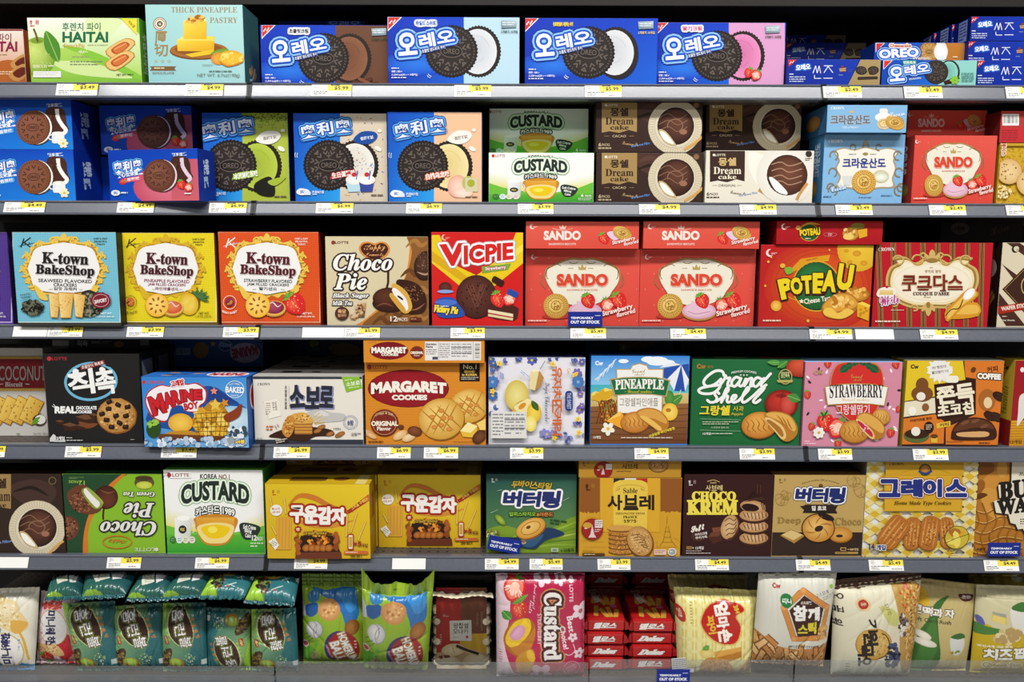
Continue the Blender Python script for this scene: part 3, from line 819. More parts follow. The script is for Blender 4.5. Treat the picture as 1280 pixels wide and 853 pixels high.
def thins(x0,y0,k):
    def art(A):
        X = lambda x: x0+(x-50)*k
        Yv = lambda y: y0+(y-305)*k
        A.Q([(X(40),Yv(300)),(X(540),Yv(300)),(X(540),Yv(440)),(X(40),Yv(440))],('0d2a98','1138b0','1238b4','0b258c'),4)
        A.P([(X(440),Yv(300)),(X(560),Yv(300)),(X(560),Yv(440)),(X(370),Yv(440))],'a8905f'); A.LS([(X(438),Yv(300),X(368),Yv(440))],4*k,'0a1f70')
        A.P([(X(62),Yv(308)),(X(108),Yv(308)),(X(66),Yv(345))],'d2322d'); A.L([(X(70),Yv(330)),(X(78),Yv(318)),(X(84),Yv(326)),(X(92),Yv(313))],4*k,'f2dede')
        A.T('오레오',X(140),Yv(347),74*k,28*k,'f4f6ff',rot=6,b=.05,ol=[(6*k,'2f6fd0')])
        A.LS([(X(190),Yv(378),X(204),Yv(340)),(X(204),Yv(340),X(212),Yv(378)),(X(212),Yv(378),X(222),Yv(340)),(X(222),Yv(340),X(230),Yv(378)),
              (X(247),Yv(340),X(293),Yv(340)),(X(270),Yv(340),X(247),Yv(376)),(X(270),Yv(345),X(293),Yv(376)),(X(198),Yv(388),X(198),Yv(405)),(X(198),Yv(405),X(232),Yv(405)),(X(244),Yv(404),X(292),Yv(404))],4*k,'e6ecfa')
        A.LS([(X(234),Yv(325),X(234),Yv(385))],3*k,'5a2a30')
        A.P([(X(326),Yv(356)),(X(342),Yv(338)),(X(362),Yv(352)),(X(360),Yv(372)),(X(330),Yv(372))],'7a4020'); A.LS([(X(326),Yv(358),X(360),Yv(354)),(X(328),Yv(366),X(360),Yv(364))],4*k,'e0c090')
        A.tiny(X(322),Yv(384),X(362),Yv(396),1,'6a80c0'); A.tiny(X(372),Yv(360),X(394),Yv(376),2,'3a58b0')
        for rot,cx in ((-8,440),(8,500)): A.E(X(cx),Yv(364),30*k,22*k,'2a221e','4a3c34',rot=rot); A.spots(X(cx),Yv(364),24*k,16*k,14,2.4*k,'65564c')
        A.LS([(X(462),Yv(342),X(478),Yv(384))],5*k,'a8905f'); A.RR(X(420),Yv(396),X(525),Yv(410),6*k,'3a2f28',rot=2)
        A.tiny(X(68),Yv(380),X(110),Yv(390),1,'f0f4ff'); A.tiny(X(68),Yv(394),X(150),Yv(428),3,'c8d2f0',6)
    return art
G_TH = 'slim dark blue thin cookie boxes'
NAVY = ('10309c','0a1f6c')
tb = box('thin_cookie_box','slim dark blue thin cookie box, front one next to the pink cookie box','1d',52,535,306,1,thins(50,305,1),*NAVY,Y=.010,dep=.055,group=G_TH)
H1 = tb.h
st1 = [('bottom','hidden bottom'),('middle',''),('top','')]
b2 = box('thin_cookie_box','slim dark blue thin cookie box on top of the pile behind the front one','1d',40,461,220,1,thins(40,220,.86),*NAVY,Y=.232,dep=.055,on=z1+2*H1,group=G_TH)
for k in range(2):
    dup(b2.root,(b2.loc[0],b2.loc[1],z1+k*H1),'slim dark blue thin cookie box under the pile behind the front one',G_TH)
b3 = box('thin_cookie_box','slim dark blue thin cookie box at the very back, half in the dark','1d',50,358,180,1,thins(-40,170,.80),*NAVY,Y=.33,dep=.055,on=z1+.139,group=G_TH)
for k in range(3):
    dup(b3.root,(b3.loc[0],b3.loc[1],z1+k*.0462),'slim dark blue thin cookie box in the farthest pile',G_TH)
def tall_oreo(txt,right,mint):
    def art(A):
        y0 = 310 if mint else 220
        x0,x1,xr = (540,1030,838) if mint else (500,967,845)
        A.Q([(x0-5,y0-5),(xr,y0-5),(xr,y0+135),(x0-5,y0+135)],('1046b0','1a5cc8','1d6fd6','0d3ca8'),4)
        A.R(xr,y0-5,x1+10,y0+135,right)
        A.P([(x0+14,y0+2),(x0+62,y0+2),(x0+14,y0+50)],'f4f4f4'); A.P([(x0+17,y0+4),(x0+56,y0+4),(x0+17,y0+45)],'d2322d')
        if mint:
            cream(A,895,372,64,'8fcfc2','6fb4a8',sq=.85); oreo(A,826,372,64)
            A.T('오',622,382,74,72,'f8fafc',rot=5,b=.04,ol=[(18,'0b2f96'),(13,'8fc3f2'),(7,'1550c2')]); A.T('레오',725,358,128,46,'f8fafc',rot=8,b=.04,ol=[(15,'0b2f96'),(11,'8fc3f2'),(6,'1550c2')])
            A.T('민트초코',688,323,62,14,'eaf6f0',b=.04,ol=[(5,'3f9a8a')]); A.T('샌드위치쿠키',715,407,62,11,'eef4fc',rot=6,b=.03)
            for x,y in ((905,415),(930,405),(880,425)): A.RR(x-14,y-10,x+14,y+10,4,'3a1c14',rot=20)
            for a in (0,60,120,180,240,300): A.E(920+14*math.cos(math.radians(a)),415+12*math.sin(math.radians(a)),11,8,'86c43a',rot=-a)
            A.tiny(955,375,1020,425,5,'5f9a94',3)
        else:
            A.E(850,262,34,50,'e8e0d0'); oreo(A,790,268,56,d='7a4f1e',m='b98742',hi='e0b470')
            A.E(850,268,36,46,'ece6d8','ffffff'); A.T('OREO',633,275,205,48,'f8fafc',rot=3,b=.05,st=None,ol=[(16,'0b2f96'),(11,'8fc3f2'),(6,'1550c2')])
            A.T('Cheesecake',640,236,110,18,'c0583a',b=.03,ol=[(5,'f6e8d8')]); A.T('Western',748,300,90,18,'e8dcc4',b=.03); A.E(858,298,20,12,'e6eef6'); A.tiny(910,290,955,304,1,'f2dcb8')
    return art
mb = box('cookie_box','blue and mint sandwich cookie box with green cream','1d',542,1030,310,1,tall_oreo('오레오','8fcfc6',True),'1a56c0','0a2f80',Y=.010,dep=.055)
cb = box('cookie_box','blue and orange sandwich cookie box with golden wafers, above the mint one','1d',503,967,220,1,tall_oreo('OREO','c07a2c',False),'1a56c0','0a2f80',Y=.070,dep=.055,on=z1+mb.h)
dup(mb.root,(cb.loc[0],cb.loc[1],z1),'blue and mint sandwich cookie box hidden under the orange one')
def ends(A):
    A.R(300,60,800,940,'8f9cc8'); A.tiny(340,120,760,880,6,'2a3a80',rot=0)
f3 = box('thin_cookie_box','slim dark blue thin cookie box, front one at the right edge below two others','1d',1032,1517,313,1,thins(1022,312,1),*NAVY,Y=.010,dep=.045,group=G_TH)
xr = f3.loc[0]
s2 = box('thin_cookie_box','slim dark blue thin cookie box, second layer of the pile at the right edge','1d',985,1455,213,1,thins(975,212,.96),*NAVY,Y=.058,dep=.05,on=z1+H1,group=G_TH,left=ends)
s3 = box('thin_cookie_box','slim dark blue thin cookie box, topmost of the pile at the right edge','1d',1000,1468,85,1,thins(992,85,.96),*NAVY,Y=.058,dep=.05,on=s2.top+.0003,group=G_TH,left=ends)
dup(s2.root,(s2.loc[0],s2.loc[1],z1),'slim dark blue thin cookie box at the foot of the pile at the right edge',G_TH)
for k in range(1,6):
    for j in range(3):
        dup(s3.root,(s3.loc[0]-.002*(k % 3),s3.loc[1]+.054*k,z1+j*(H1+.0003)),'slim dark blue thin cookie box in the piles receding behind the right edge',G_TH)

# ---------------------------------------------------------------- second row
def soft_cake(x0,y0,k,pink):
    """coordinates after the lower strawberry box (520..960, 275..515) in frame 2a"""
    def art(A):
        X = lambda x: x0+(x-520)*k
        Yv = lambda y: y0+(y-280)*k
        A.Q([(X(400),Yv(270)),(X(980),Yv(270)),(X(980),Yv(525)),(X(400),Yv(525))],('0b3bb0','0d46bc','1f8ae0','1a6fd4') if not pink else ('0a37ac','0f45b8','1560cc','0c3cb0'),5)
        if pink:
            A.E(X(860),Yv(460),215*k,120*k,'c8506a','e0788c'); A.Q([(X(830),Yv(325)),(X(980),Yv(325)),(X(980),Yv(525)),(X(830),Yv(525))],('b04a78','cc6474','d4626a','d0606c'),3)
        A.T('奥利奥',X(618),Yv(360),140*k,50*k,'eef4ff',rot=8,b=.035,ol=[(12*k,'0a2a86'),(9*k,'58aef0'),(4*k,'0f3fae')])
        A.T('夹心云朵蛋糕',X(628),Yv(396),124*k,28*k,'f2f6ff',rot=9,b=.03)
        A.RR(X(590),Yv(413),X(682),Yv(435),6*k,'e0607a' if pink else '4aa4e8',rot=9); A.T('草莓味' if pink else '香草味',X(645),Yv(422),60*k,16*k,'fbeef0',rot=9,b=.02)
        if pink: strawberry(A,X(593),Yv(436),17*k,-70)
        A.T('轻享蛋糕',X(868),Yv(303),72*k,17*k,'e6eefc',rot=3,b=.02)
        # bitten piece behind
        A.B([(X(830),Yv(325)),(X(880),Yv(312)),(X(915),Yv(330)),(X(925),Yv(390)),(X(935),Yv(415)),(X(900),Yv(440)),(X(840),Yv(420))],'4a2a20',4)
        A.L([(X(880),Yv(320)),(X(885),Yv(360)),(X(905),Yv(395)),(X(922),Yv(418)),(X(908),Yv(435))],18*k,'e6cfe0' if pink else 'f4f1ec',True)
        A.spots(X(855),Yv(370),26*k,45*k,24,3*k,('6a4232','38201a'),seed=2)
        choco_sandwich(A,X(770),Yv(405),80*k,rot=15,col='6a3d2e' if pink else '7f4c33',c2='8a5644',cream_='ecd4de' if pink else 'f6f2ec')
        if pink: strawberry(A,X(880),Yv(450),24*k,20); half_strawberry(A,X(915),Yv(462),24*k,-15)
        else:
            A.RR(X(858),Yv(428),X(915),Yv(478),10*k,'eef0f0'); A.ring(X(856),Yv(450),16*k,14*k,6*k,'e4e6e8'); A.E(X(886),Yv(432),28*k,8*k,'faf6ea'); flower(A,X(910),Yv(478),22*k,'f2ecc0','d8c060',6)
        A.E(X(562),Yv(490),22*k,14*k,'e6eefc'); A.T('实',X(562),Yv(490),20*k,14*k,'0f3fae',b=.03); A.tiny(X(588),Yv(484),X(640),Yv(500),1,'dfe8fa',3); A.tiny(X(895),Yv(488),X(955),Yv(502),1,'f0e6ee',8)
    return art
SB = ('0b3db4','0a2f9a')
def cake_side(A): A.T('奥利奥',480,330,300,300,'cfe0fa',rot=-84,b=.04); A.T('蛋糕',430,620,220,260,'b8d0f4',rot=-84,b=.03)
G_SC = 'blue boxes of cocoa cake sandwiches'
v1 = box('cake_box','blue vanilla cake sandwich box, lower one at the left edge','2a',-85,371,280,2,soft_cake(-100,280,1.06,False),*SB,Y=.008,dep=.083,cat='cake box',group=G_SC,right=cake_side)
box('cake_box','blue vanilla cake sandwich box, upper one at the left edge','2a',-90,358,36,2,soft_cake(-105,40,1.06,False),*SB,Y=.010,dep=.083,on=v1.top+.0003,cat='cake box',group=G_SC,right=cake_side)
p1 = box('cake_box','blue and pink strawberry cake sandwich box, lower and brighter one','2a',536,968,278,2,soft_cake(522,280,1,True),*SB,Y=.004,YR=-.026,dep=.048,cat='cake box',group=G_SC,right=cake_side)
p2 = box('cake_box','blue and pink strawberry cake sandwich box, shaded upper one pushed back','2a',492,938,65,2,soft_cake(486,66,1.02,True),*SB,Y=.062,dep=.083,on=SHELF_Z[2]+.0835,cat='cake box',group=G_SC)
q_ = box('cake_box','blue and pink strawberry cake sandwich box hidden under the shaded upper one','2a',492,938,300,2,None,*SB,Y=.0945,dep=.083,cat='cake box')
q_.root.scale = (1,1,.0832/q_.h)

def square_oreo(x0,x1,y0,y1,right,cr,cr2,flav,fcol,seed,matcha=False,sprinkle=False,peach=False):
    """art after the peach box (612..1065, 93..515) in frame 2b"""
    kx,ky = (x1-x0)/450,(y1-y0)/422
    def art(A):
        X = lambda x: x0+(x-615)*kx
        Yv = lambda y: y0+(y-93)*ky
        A.Q([(X(600),Yv(85)),(X(838),Yv(85)),(X(838),Yv(525)),(X(600),Yv(525))],('0d46b8','0f5cc8','2fa4ee','1560cc'),5)
        A.R(X(838),Yv(80),X(1080),Yv(530),right)
        if sprinkle: A.spots(X(960),Yv(300),130*kx,220*ky,60,6*kx,('c8584a','4a78b8','d8a040','6a4a30'),el=.35,seed=6,rect=True)
        if matcha: A.spots(X(960),Yv(115),130*kx,24*ky,180,4*kx,('6f8a2a','8fa838','5c7420'),seed=6,rect=True); A.spots(X(960),Yv(140),130*kx,30*ky,90,3*kx,'87a034',seed=8,rect=True)
        cream(A,X(912),Yv(350),122*kx,cr,cr2,sq=.9)
        if sprinkle: A.spots(X(940),Yv(340),70*kx,80*ky,26,5*kx,('c8584a','4a78b8','6a4a30'),el=.35,seed=9)
        oreo(A,X(785),Yv(348),122*kx)
        A.T('奥利奥',X(770),Yv(172),250*kx,64*ky,'dfeafc',rot=9,b=.03,ol=[(15*kx,'0b2f86'),(11*kx,'5aa9ea'),(5*kx,'123f9e')],arc=5)
        A.B([(X(900),Yv(225)),(X(940),Yv(185)),(X(1000),Yv(185)),(X(1015),Yv(210)),(X(985),Yv(240)),(X(940),Yv(245))],'f0ede6' if not sprinkle else '1c4a9c',4); A.T('香甜不腻',X(965),Yv(215),62*kx,17*ky,'8a7a6a' if not sprinkle else 'eef2fa',rot=8,b=.02)
        A.E(X(1025),Yv(180),10*kx,8*ky,'efe9dc'); A.E(X(1018),Yv(268),18*kx,10*ky,'f6eee0',rot=-30)
        A.P([(X(790),Yv(415)),(X(800),Yv(392)),(X(910),Yv(372)),(X(905),Yv(398))],fcol); A.T(flav,X(855),Yv(392),112*kx,28*ky,'f8f4ee',rot=9,b=.03,ol=[(3,fcol)])
        if matcha:
            A.B([(X(900),Yv(430)),(X(960),Yv(400)),(X(985),Yv(430)),(X(985),Yv(490)),(X(930),Yv(490)),(X(895),Yv(465))],'1f1c16',4); A.B([(X(960),Yv(420)),(X(1040),Yv(400)),(X(1000),Yv(440)),(X(970),Yv(440))],'a8bc3c',4)
        if sprinkle:
            for cx,c in ((905,'b8dce8'),(965,'3a4a9a')):
                A.P([(X(cx-38),Yv(425)),(X(cx+36),Yv(420)),(X(cx+26),Yv(478)),(X(cx-28),Yv(480))],c); A.E(X(cx),Yv(420),40*kx,24*ky,'efe6dc','ffffff'); A.E(X(cx),Yv(395),12*kx,11*ky,'c8303a')
                A.LS([(X(cx+10),Yv(420),X(cx+16),Yv(375))],5*kx,'3a6ab8')
        if peach:
            A.E(X(950),Yv(445),48*kx,54*ky,'e8a890','f8d8c8'); A.E(X(975),Yv(475),46*kx,24*ky,'f0c8b0','fae6da'); A.E(X(1000),Yv(430),30*kx,34*ky,'b8c060'); A.RR(X(985),Yv(405),X(1045),Yv(470),4,'d8cfa8'); A.E(X(1012),Yv(430),18*kx,18*ky,'a8b038')
        A.B([(X(632),Yv(480)),(X(650),Yv(462)),(X(690),Yv(470)),(X(690),Yv(490)),(X(650),Yv(495))],'f0f4fc',4); A.T('实',X(660),Yv(479),22,15,'1250b0',b=.03)
        A.RR(X(668),Yv(478),X(700),Yv(495),4,'dfe8f8'); A.T('内含8小包',X(735),Yv(480),56*kx,15*ky,'f0f4fc',b=.03); A.tiny(X(708),Yv(488),X(750),Yv(498),1,'e0e8f8')
        A.tiny(X(985),Yv(490),X(1055),Yv(504),1,'7a6a5a',5)
        A.ring(X(650),Yv(300),26*kx,30*ky,3,'cfe4fa',a0=150,a1=200); A.ring(X(660),Yv(302),26*kx,30*ky,3,'cfe4fa',a0=150,a1=200)
    return art
G_SO = 'tall blue sandwich cookie boxes on the second shelf'
SO = ('1250b8','0a2f80')
box('cookie_box','blue and lime green matcha sandwich cookie box','2b',-238,162,97,2,square_oreo(-292,168,96,512,'b0bf45','b9cc4a','9fb238','冰淇淋抹茶味','a0c040',1,matcha=True),*SO,Y=.032,dep=.08,group=G_SO)
box('cookie_box','blue and cream birthday sandwich cookie box with cupcakes and sprinkles','2b',186,622,100,2,square_oreo(174,622,100,505,'d9cbb4','eeeae2','dcd6cc','生日蛋糕味','c03a3a',2,sprinkle=True),*SO,Y=.016,dep=.08,group=G_SO)
box('cookie_box','blue and peach sandwich cookie box with pale yellow cream','2b',624,1064,94,2,square_oreo(615,1065,93,515,'f0c19a','f2dfa4','e0c884','白桃乌龙味','d8603a',3,peach=True),*SO,Y=.006,dep=.08,group=G_SO)
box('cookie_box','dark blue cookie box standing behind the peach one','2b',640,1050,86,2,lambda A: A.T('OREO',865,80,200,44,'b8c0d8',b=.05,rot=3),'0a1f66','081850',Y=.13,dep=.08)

def custard(x0,y0,kx,ky,tall=False):
    """after the lower small box (40..535, 285..515) in frame 2c"""
    def art(A):
        X0 = lambda x: x0+(x-40)*kx
        X = X0 if not tall else lambda x: x0+247*kx+(x-287)*kx*1.3
        Yv = lambda y: y0+(y-285)*ky if not tall else y0+(y-285)*ky if y < 405 else y0+120*ky+(y-405)*1.3 if y < 480.5 else y0+120*ky+98+(y-480.5)*1.9
        A.R(X(30),Yv(280),X(545),Yv(525),'f2f3f0')
        A.Q([(X(30),Yv(370)),(X(230),Yv(420)),(X(230),Yv(470)),(X(30),Yv(470))],('f2f3f0','f2f3f0','e8d83a','d9d838'),4)
        A.Q([(X(400),Yv(420)),(X(545),Yv(380)),(X(545),Yv(470)),(X(400),Yv(470))],('f2f3f0','f2f3f0','d9d838','e0dc40'),4)
        A.B([(X(0),Yv(430)),(X(130),Yv(455)),(X(290),Yv(478)),(X(450),Yv(455)),(X(580),Yv(420)),(X(580),Yv(560)),(X(0),Yv(560))],'6fbe3c',5)
        A.Q([(X(30),Yv(480)),(X(545),Yv(480)),(X(545),Yv(525)),(X(30),Yv(525))],('5fb535','58b030','2f9a30','35a035'),3)
        A.E(X(62),Yv(301),7,8,'c0392b'); A.T('LOTTE',X(95),Yv(301),46*kx,12*ky,'9a3a3a',b=.01)
        A.T('KOREA',X(260),Yv(306),66*kx*(1.3 if tall else 1),17*ky*(.8 if tall else 1),'3a3a38',b=.03); A.T('NO.1',X(320),Yv(307),42*kx*(1.3 if tall else 1),17*ky*(.8 if tall else 1),'8a5a4a',b=.03)
        A.T('CUSTARD',X(285),Yv(357),252*kx*(1.36 if tall else 1),58*ky*(.9 if tall else 1),'23302a',b=.05,arc=14*ky,tap=0,ol=[(12*kx,'4f9a48'),(9*kx,'e6f2de')])
        A.T('카스타드 1989',X(285),Yv(402),150*kx*(1.3 if tall else 1),22*ky,'f4f4ee',b=.03,arc=8*ky,ol=[(5*kx,'2a3a30')])
        # half cake
        A.B([(X(205),Yv(420)),(X(285),Yv(405)),(X(368),Yv(420)),(X(362),Yv(460)),(X(335),Yv(500)),(X(285),Yv(508)),(X(240),Yv(500)),(X(212),Yv(460))],'c8862a',4)
        A.Q([(X(212),Yv(418)),(X(360),Yv(418)),(X(358),Yv(450)),(X(215),Yv(450))],('e0a238','e8b044','d8962c','d8962c'),3)
        A.B([(X(216),Yv(452)),(X(288),Yv(436)),(X(358),Yv(450)),(X(332),Yv(496)),(X(285),Yv(502)),(X(243),Yv(496))],'f2d98a',4); A.B([(X(232),Yv(455)),(X(288),Yv(444)),(X(342),Yv(455)),(X(322),Yv(484)),(X(285),Yv(490)),(X(252),Yv(484))],'ecc818',4); A.E(X(275),Yv(462),24*kx,9*ky,'f6e45a')
        # milk jug
        A.Q([(X(130),Yv(420)),(X(195),Yv(420)),(X(190),Yv(495)),(X(130),Yv(495))],('f4f4f2','dcdcd8','c8ccc4','e6e8e2'),3); A.E(X(163),Yv(420),33*kx,7*ky,'fbfbf6'); A.ring(X(197),Yv(450),16*kx,18*ky,5*kx,'e0e0da',a0=-90,a1=90)
        A.E(X(160),Yv(461),20*kx,11*ky,'2a2a28'); A.T('MILK',X(160),Yv(461),22*kx,8*ky,'e8d060',b=.03)
        A.B([(X(378),Yv(450)),(X(395),Yv(436)),(X(445),Yv(445)),(X(460),Yv(460)),(X(435),Yv(490)),(X(395),Yv(490))],'28332c',4)
        A.T('Soft Crème',X(418),Yv(453),64*kx,12*ky,'f0f0e8',rot=-6,b=.03); A.T('filling',X(412),Yv(468),36*kx,13*ky,'f0f0e8',rot=-6,b=.03); A.T('Cake',X(412),Yv(482),28*kx,11*ky,'f0f0e8',rot=-6,b=.03)
        for x,c in ((74,'3a7a30'),(107,'d8ecea'),(138,'e8e4c8'),(170,'ecdcd4')): A.E(X0(x),Yv(493),16*kx,13*ky/(1.4 if tall else 1),c); A.tiny(X0(x)-9*kx,Yv(488),X0(x)+9*kx,Yv(498),2,'8a9a80',x)
        A.T('12' if tall else '6',X0(481),Yv(488),(24 if tall else 12)*kx,15*ky,'f2f6ea',b=.04); A.T('PACKS',X0(509),Yv(490),30*kx,10*ky,'f2f6ea',b=.02); A.tiny(X0(462),Yv(499),X0(526),Yv(513),2,'d8ecc8',4)
    return art
c1 = box('cake_box','white and green custard cake box, bright lower one on the second shelf','2c',41,534,286,2,custard(40,285,1,1),'f2f3f0','4fae36',Y=.010,dep=.06,cat='cake box',group='white custard cake boxes')
box('cake_box','white and green custard cake box, shaded upper one set back','2c',44,508,78,2,custard(25,78,.977,.96),'f2f3f0','4fae36',Y=.052,dep=.06,on=SHELF_Z[2]+c1.h,cat='cake box',group='white custard cake boxes')
q_ = box('cake_box','white and green custard cake box under the shaded upper one','2c',44,508,286,2,None,'f2f3f0','4fae36',Y=.0725,dep=.04,cat='cake box'); q_.root.scale = (1,1,c1.h/q_.h*.998)

def dream(x0,y0,k,white=False,ky=None):
    """after the lower cacao box (543..1045, 285..518) in frame 2c"""
    ky = ky or k
    def art(A):
        X = lambda x: x0+(x-543)*k
        Yv = lambda y: y0+(y-285)*ky
        bg = 'ebe4d2' if white else '3a2620'
        A.R(X(500),Yv(270),X(1300),Yv(530),bg)
        if white:
            A.B([(X(760),Yv(290)),(X(900),Yv(330)),(X(1000),Yv(290)),(X(1050),Yv(400)),(X(900),Yv(520)),(X(780),Yv(420))],'f4f0e4',4)
        else:
            A.B([(X(740),Yv(285)),(X(860),Yv(300)),(X(880),Yv(400)),(X(760),Yv(370))],'4e332a',4); A.L([(X(745),Yv(330)),(X(800),Yv(310)),(X(860),Yv(330))],22*k,'5a3d32',True,True); A.L([(X(740),Yv(365)),(X(800),Yv(345)),(X(850),Yv(360))],14*k,'2a1a14',True,True)
        p = [(X(573),Yv(270)),(X(740),Yv(270)),(X(738),Yv(432)),(X(700),Yv(422)),(X(655),Yv(436)),(X(610),Yv(428)),(X(573),Yv(435))]
        A.P(p,'3d2a22' if white else 'a88a55'); tc = 'd8b878' if white else '33201a'; t2 = 'efe4cc' if white else '33201a'
        A.T('LOTTE',X(622),Yv(306),50*k,11*ky,'f0ead8' if not white else 'e8dcc4',b=.02); A.E(X(592),Yv(306),6*k,6*ky,'f0ead8')
        A.T('몽쉘',X(656),Yv(338),84*k,38*ky,tc,b=.03); A.T('Dream',X(656),Yv(380),132*k,34*ky,t2,st='serif',b=.005); A.T('cake',X(656),Yv(410),86*k,22*ky,t2,st='serif',b=.01)
        A.T('ORIGINAL' if white else 'CACAO',X(655),Yv(451),(84 if white else 64)*k,11*ky,'6a5a48' if white else 'cbb890',b=.01); A.LS([(X(585),Yv(451),X(608),Yv(451)),(X(702),Yv(451),X(725),Yv(451))],2*k,'a88a55')
        A.T('6',X(564),Yv(491),13*k,17*ky,'cbb890' if not white else '4a3a30',b=.02); A.T('PACKS',X(592),Yv(492),38*k,12*ky,'cbb890' if not white else '4a3a30',b=.01); A.tiny(X(556),Yv(503),X(655),Yv(513),1,'b8a884' if not white else '5a4a40',3,.7)
        A.T('Premium Pie',X(708),Yv(487),76*k,16*ky,'c9a878' if not white else '6a5040',rot=-8,st='script'); A.T('with Creme Filling',X(755),Yv(493),90*k,15*ky,'5f8fd8' if not white else '9ab4d8',rot=10,b=.02)
        if white: 
            A.L([(X(805),Yv(470)),(X(855),Yv(500))],16,'c8904a'); A.E(X(935),Yv(400),140*k,142*ky,'e9e4d8','f6f3ea')
            A.E(X(940),Yv(402),97*k,97*ky,'43261c','7a4a36',off=(10,-20))
            for yy in (-50,-20,12,40): A.L([(X(865),Yv(402+yy)),(X(910),Yv(390+yy)),(X(950),Yv(408+yy)),(X(1010),Yv(392+yy))],5*k,'b08870',True)
            A.B([(X(853),Yv(415)),(X(880),Yv(420)),(X(935),Yv(475)),(X(935),Yv(495)),(X(885),Yv(475))],'fcfaf2',4); A.L([(X(1035),Yv(440)),(X(1000),Yv(490)),(X(985),Yv(520))],14,'cf9a5a',True)
            A.E(X(1042),Yv(301),15*k,15*ky,'38302c'); A.tiny(X(1025),Yv(320),X(1057),Yv(336),2,'4a403a')
        else:
            pie_disc(A,X(918),Yv(408),130*k,sq=.98); A.L([(X(1060),Yv(440)),(X(1015),Yv(480)),(X(960),Yv(515))],12*k,'d8a45a',True); A.E(X(1017),Yv(306),15*k,15*ky,'6a5038'); A.E(X(1017),Yv(306),11*k,11*ky,'8a6a48')
    return art
G_DC = 'brown chocolate cake boxes'
d1 = box('cake_box','dark brown cacao cake box, lower one beside the white cake box','2c',544,1044,286,2,dream(543,285,1),'3a2620','2a1a16',Y=.010,dep=.07,cat='cake box',group=G_DC)
box('cake_box','dark brown cacao cake box, upper one above its brighter twin','2c',544,1042,49,2,dream(543,42,1),'3a2620','2a1a16',Y=.011,dep=.07,on=d1.top+.0003,cat='cake box',group=G_DC)
w1 = box('cake_box','cream white cake box with a chocolate cake on a plate','2d',-224,282,276,2,dream(-228,276,.99,True),'ebe4d2','d8d0bc',Y=.010,dep=.06,cat='cake box')
box('cake_box','dark brown cacao cake box, set back in shade above the white one','2d',-222,225,54,2,dream(-228,50,.93,ky=.93),'3a2620','2a1a16',Y=.060,dep=.06,on=SHELF_Z[2]+w1.h,cat='cake box',group=G_DC)
q_ = box('cake_box','cake box hidden behind the cream white one','2d',-222,225,280,2,None,'3a2620','2a1a16',Y=.0715,dep=.04,cat='cake box'); q_.root.scale = (1,1,w1.h/q_.h*.998)

def crown_blue(A):
    A.R(280,190,760,530,'86b9e2')
    for i in range(14): A.LS([(300+i*40,190,140+i*40,520),(100+i*40,190,260+i*40+60,520)],1.2,'9cc8ea')
    A.T('CROWN',393,232,66,17,'f2f6fa',st='serif'); 
    G,D = 'a89c80','8a7d60'
    A.B([(385,280),(430,262),(480,270),(535,258),(590,270),(640,262),(688,280),(670,320),(680,360),(665,410),(670,450),(600,455),(530,465),(450,455),(395,450),(410,400),(390,360),(405,320)],G,4)
    A.B([(392,284),(432,268),(482,276),(535,265),(588,276),(638,268),(680,284),(662,322),(672,360),(657,408),(660,444),(600,447),(530,457),(450,447),(404,444),(418,400),(399,360),(414,322)],'f0ece0',4)
    for sx in (-1,1):
        for x,y,r in ((155,20,22),(165,90,20),(150,-60,22),(60,-98,16),(155,105,24)):
            A.ring(535+sx*x,360+y,r,r*1.1,7,D,a0=20 if sx > 0 else 200,a1=290 if sx > 0 else -70,n=16)
    A.L([(520,262),(535,225),(550,262)],8,D); A.E(535,240,10,14,G)
    A.T('크라운산도',527,335,202,46,'2f3f8a',b=.03); A.tiny(455,290,515,300,1,'a8a090'); A.tiny(555,290,605,300,1,'a8a090'); A.E(533,292,13,7,'a08a50')
    A.E(605,398,38,30,'c9c2a0','e6e0c8'); A.E(605,402,32,18,'d6dcc4','f4f4ea'); A.P([(425,395),(470,395),(462,440),(432,440)],'d8dcd8'); A.L([(470,405),(485,412),(470,430)],4,'c8ccc8')
    sand_biscuit(A,525,422,57,55)
    A.T('Cream',405,452,72,24,'eef4fa',rot=14,st='script',ol=[(2,'6aa4d8')]); A.T('우유',410,436,26,14,'eef4fa',rot=14,b=.02)
    A.tiny(335,488,400,500,1,'5f8ab8'); A.tiny(605,484,695,494,1,'5f7fa8'); A.tiny(500,492,600,502,1,'6f8ab0',4)
def crown_top(A):
    A.R(230,55,760,205,'86b9e2'); A.T('CROWN',402,76,62,13,'f2f6fa',st='serif'); A.T('크라운산도',463,131,186,44,'6f7078',b=.03,ol=[(3,'a8bccc')]); A.E(468,93,13,6,'c8b890')
    A.T('우유 | CREAM',462,168,76,12,'f2f6fa',b=.01)
    A.RR(600,78,638,130,8,'eceae2'); A.E(618,120,40,22,'f2efe6','ffffff'); sand_biscuit(A,620,150,32,26,col='e8dcc0',script=False); sand_biscuit(A,672,143,47,32,rot=-20)
    A.T('Cream',682,104,70,22,'f2f6fa',rot=8,st='script')
def crown_side(A): A.R(0,0,1000,1000,'3f7fb4'); A.T('크라운산도',600,350,480,380,'c8d8e8',rot=90,b=.03); A.E(400,760,280,120,'b07a30','d8a850')
def crown_side2(A): A.R(0,0,1000,1000,'2f6390'); A.E(620,500,200,280,'a8743a','c89a58')
b1 = box('biscuit_box','sky blue milk cream sandwich biscuit box, upright one below the flat one','2d',325,703,200,2,crown_blue,'86b9e2','3f7fb4',Y=.010,dep=.065,left=crown_side,group='sky blue cream biscuit boxes')
box('biscuit_box','sky blue milk cream sandwich biscuit box lying flat on the upright one','2d',349,725,61,2,crown_top,'86b9e2','2f6390',Y=-.006,dep=.15,on=b1.top+.0003,left=crown_side2,group='sky blue cream biscuit boxes')

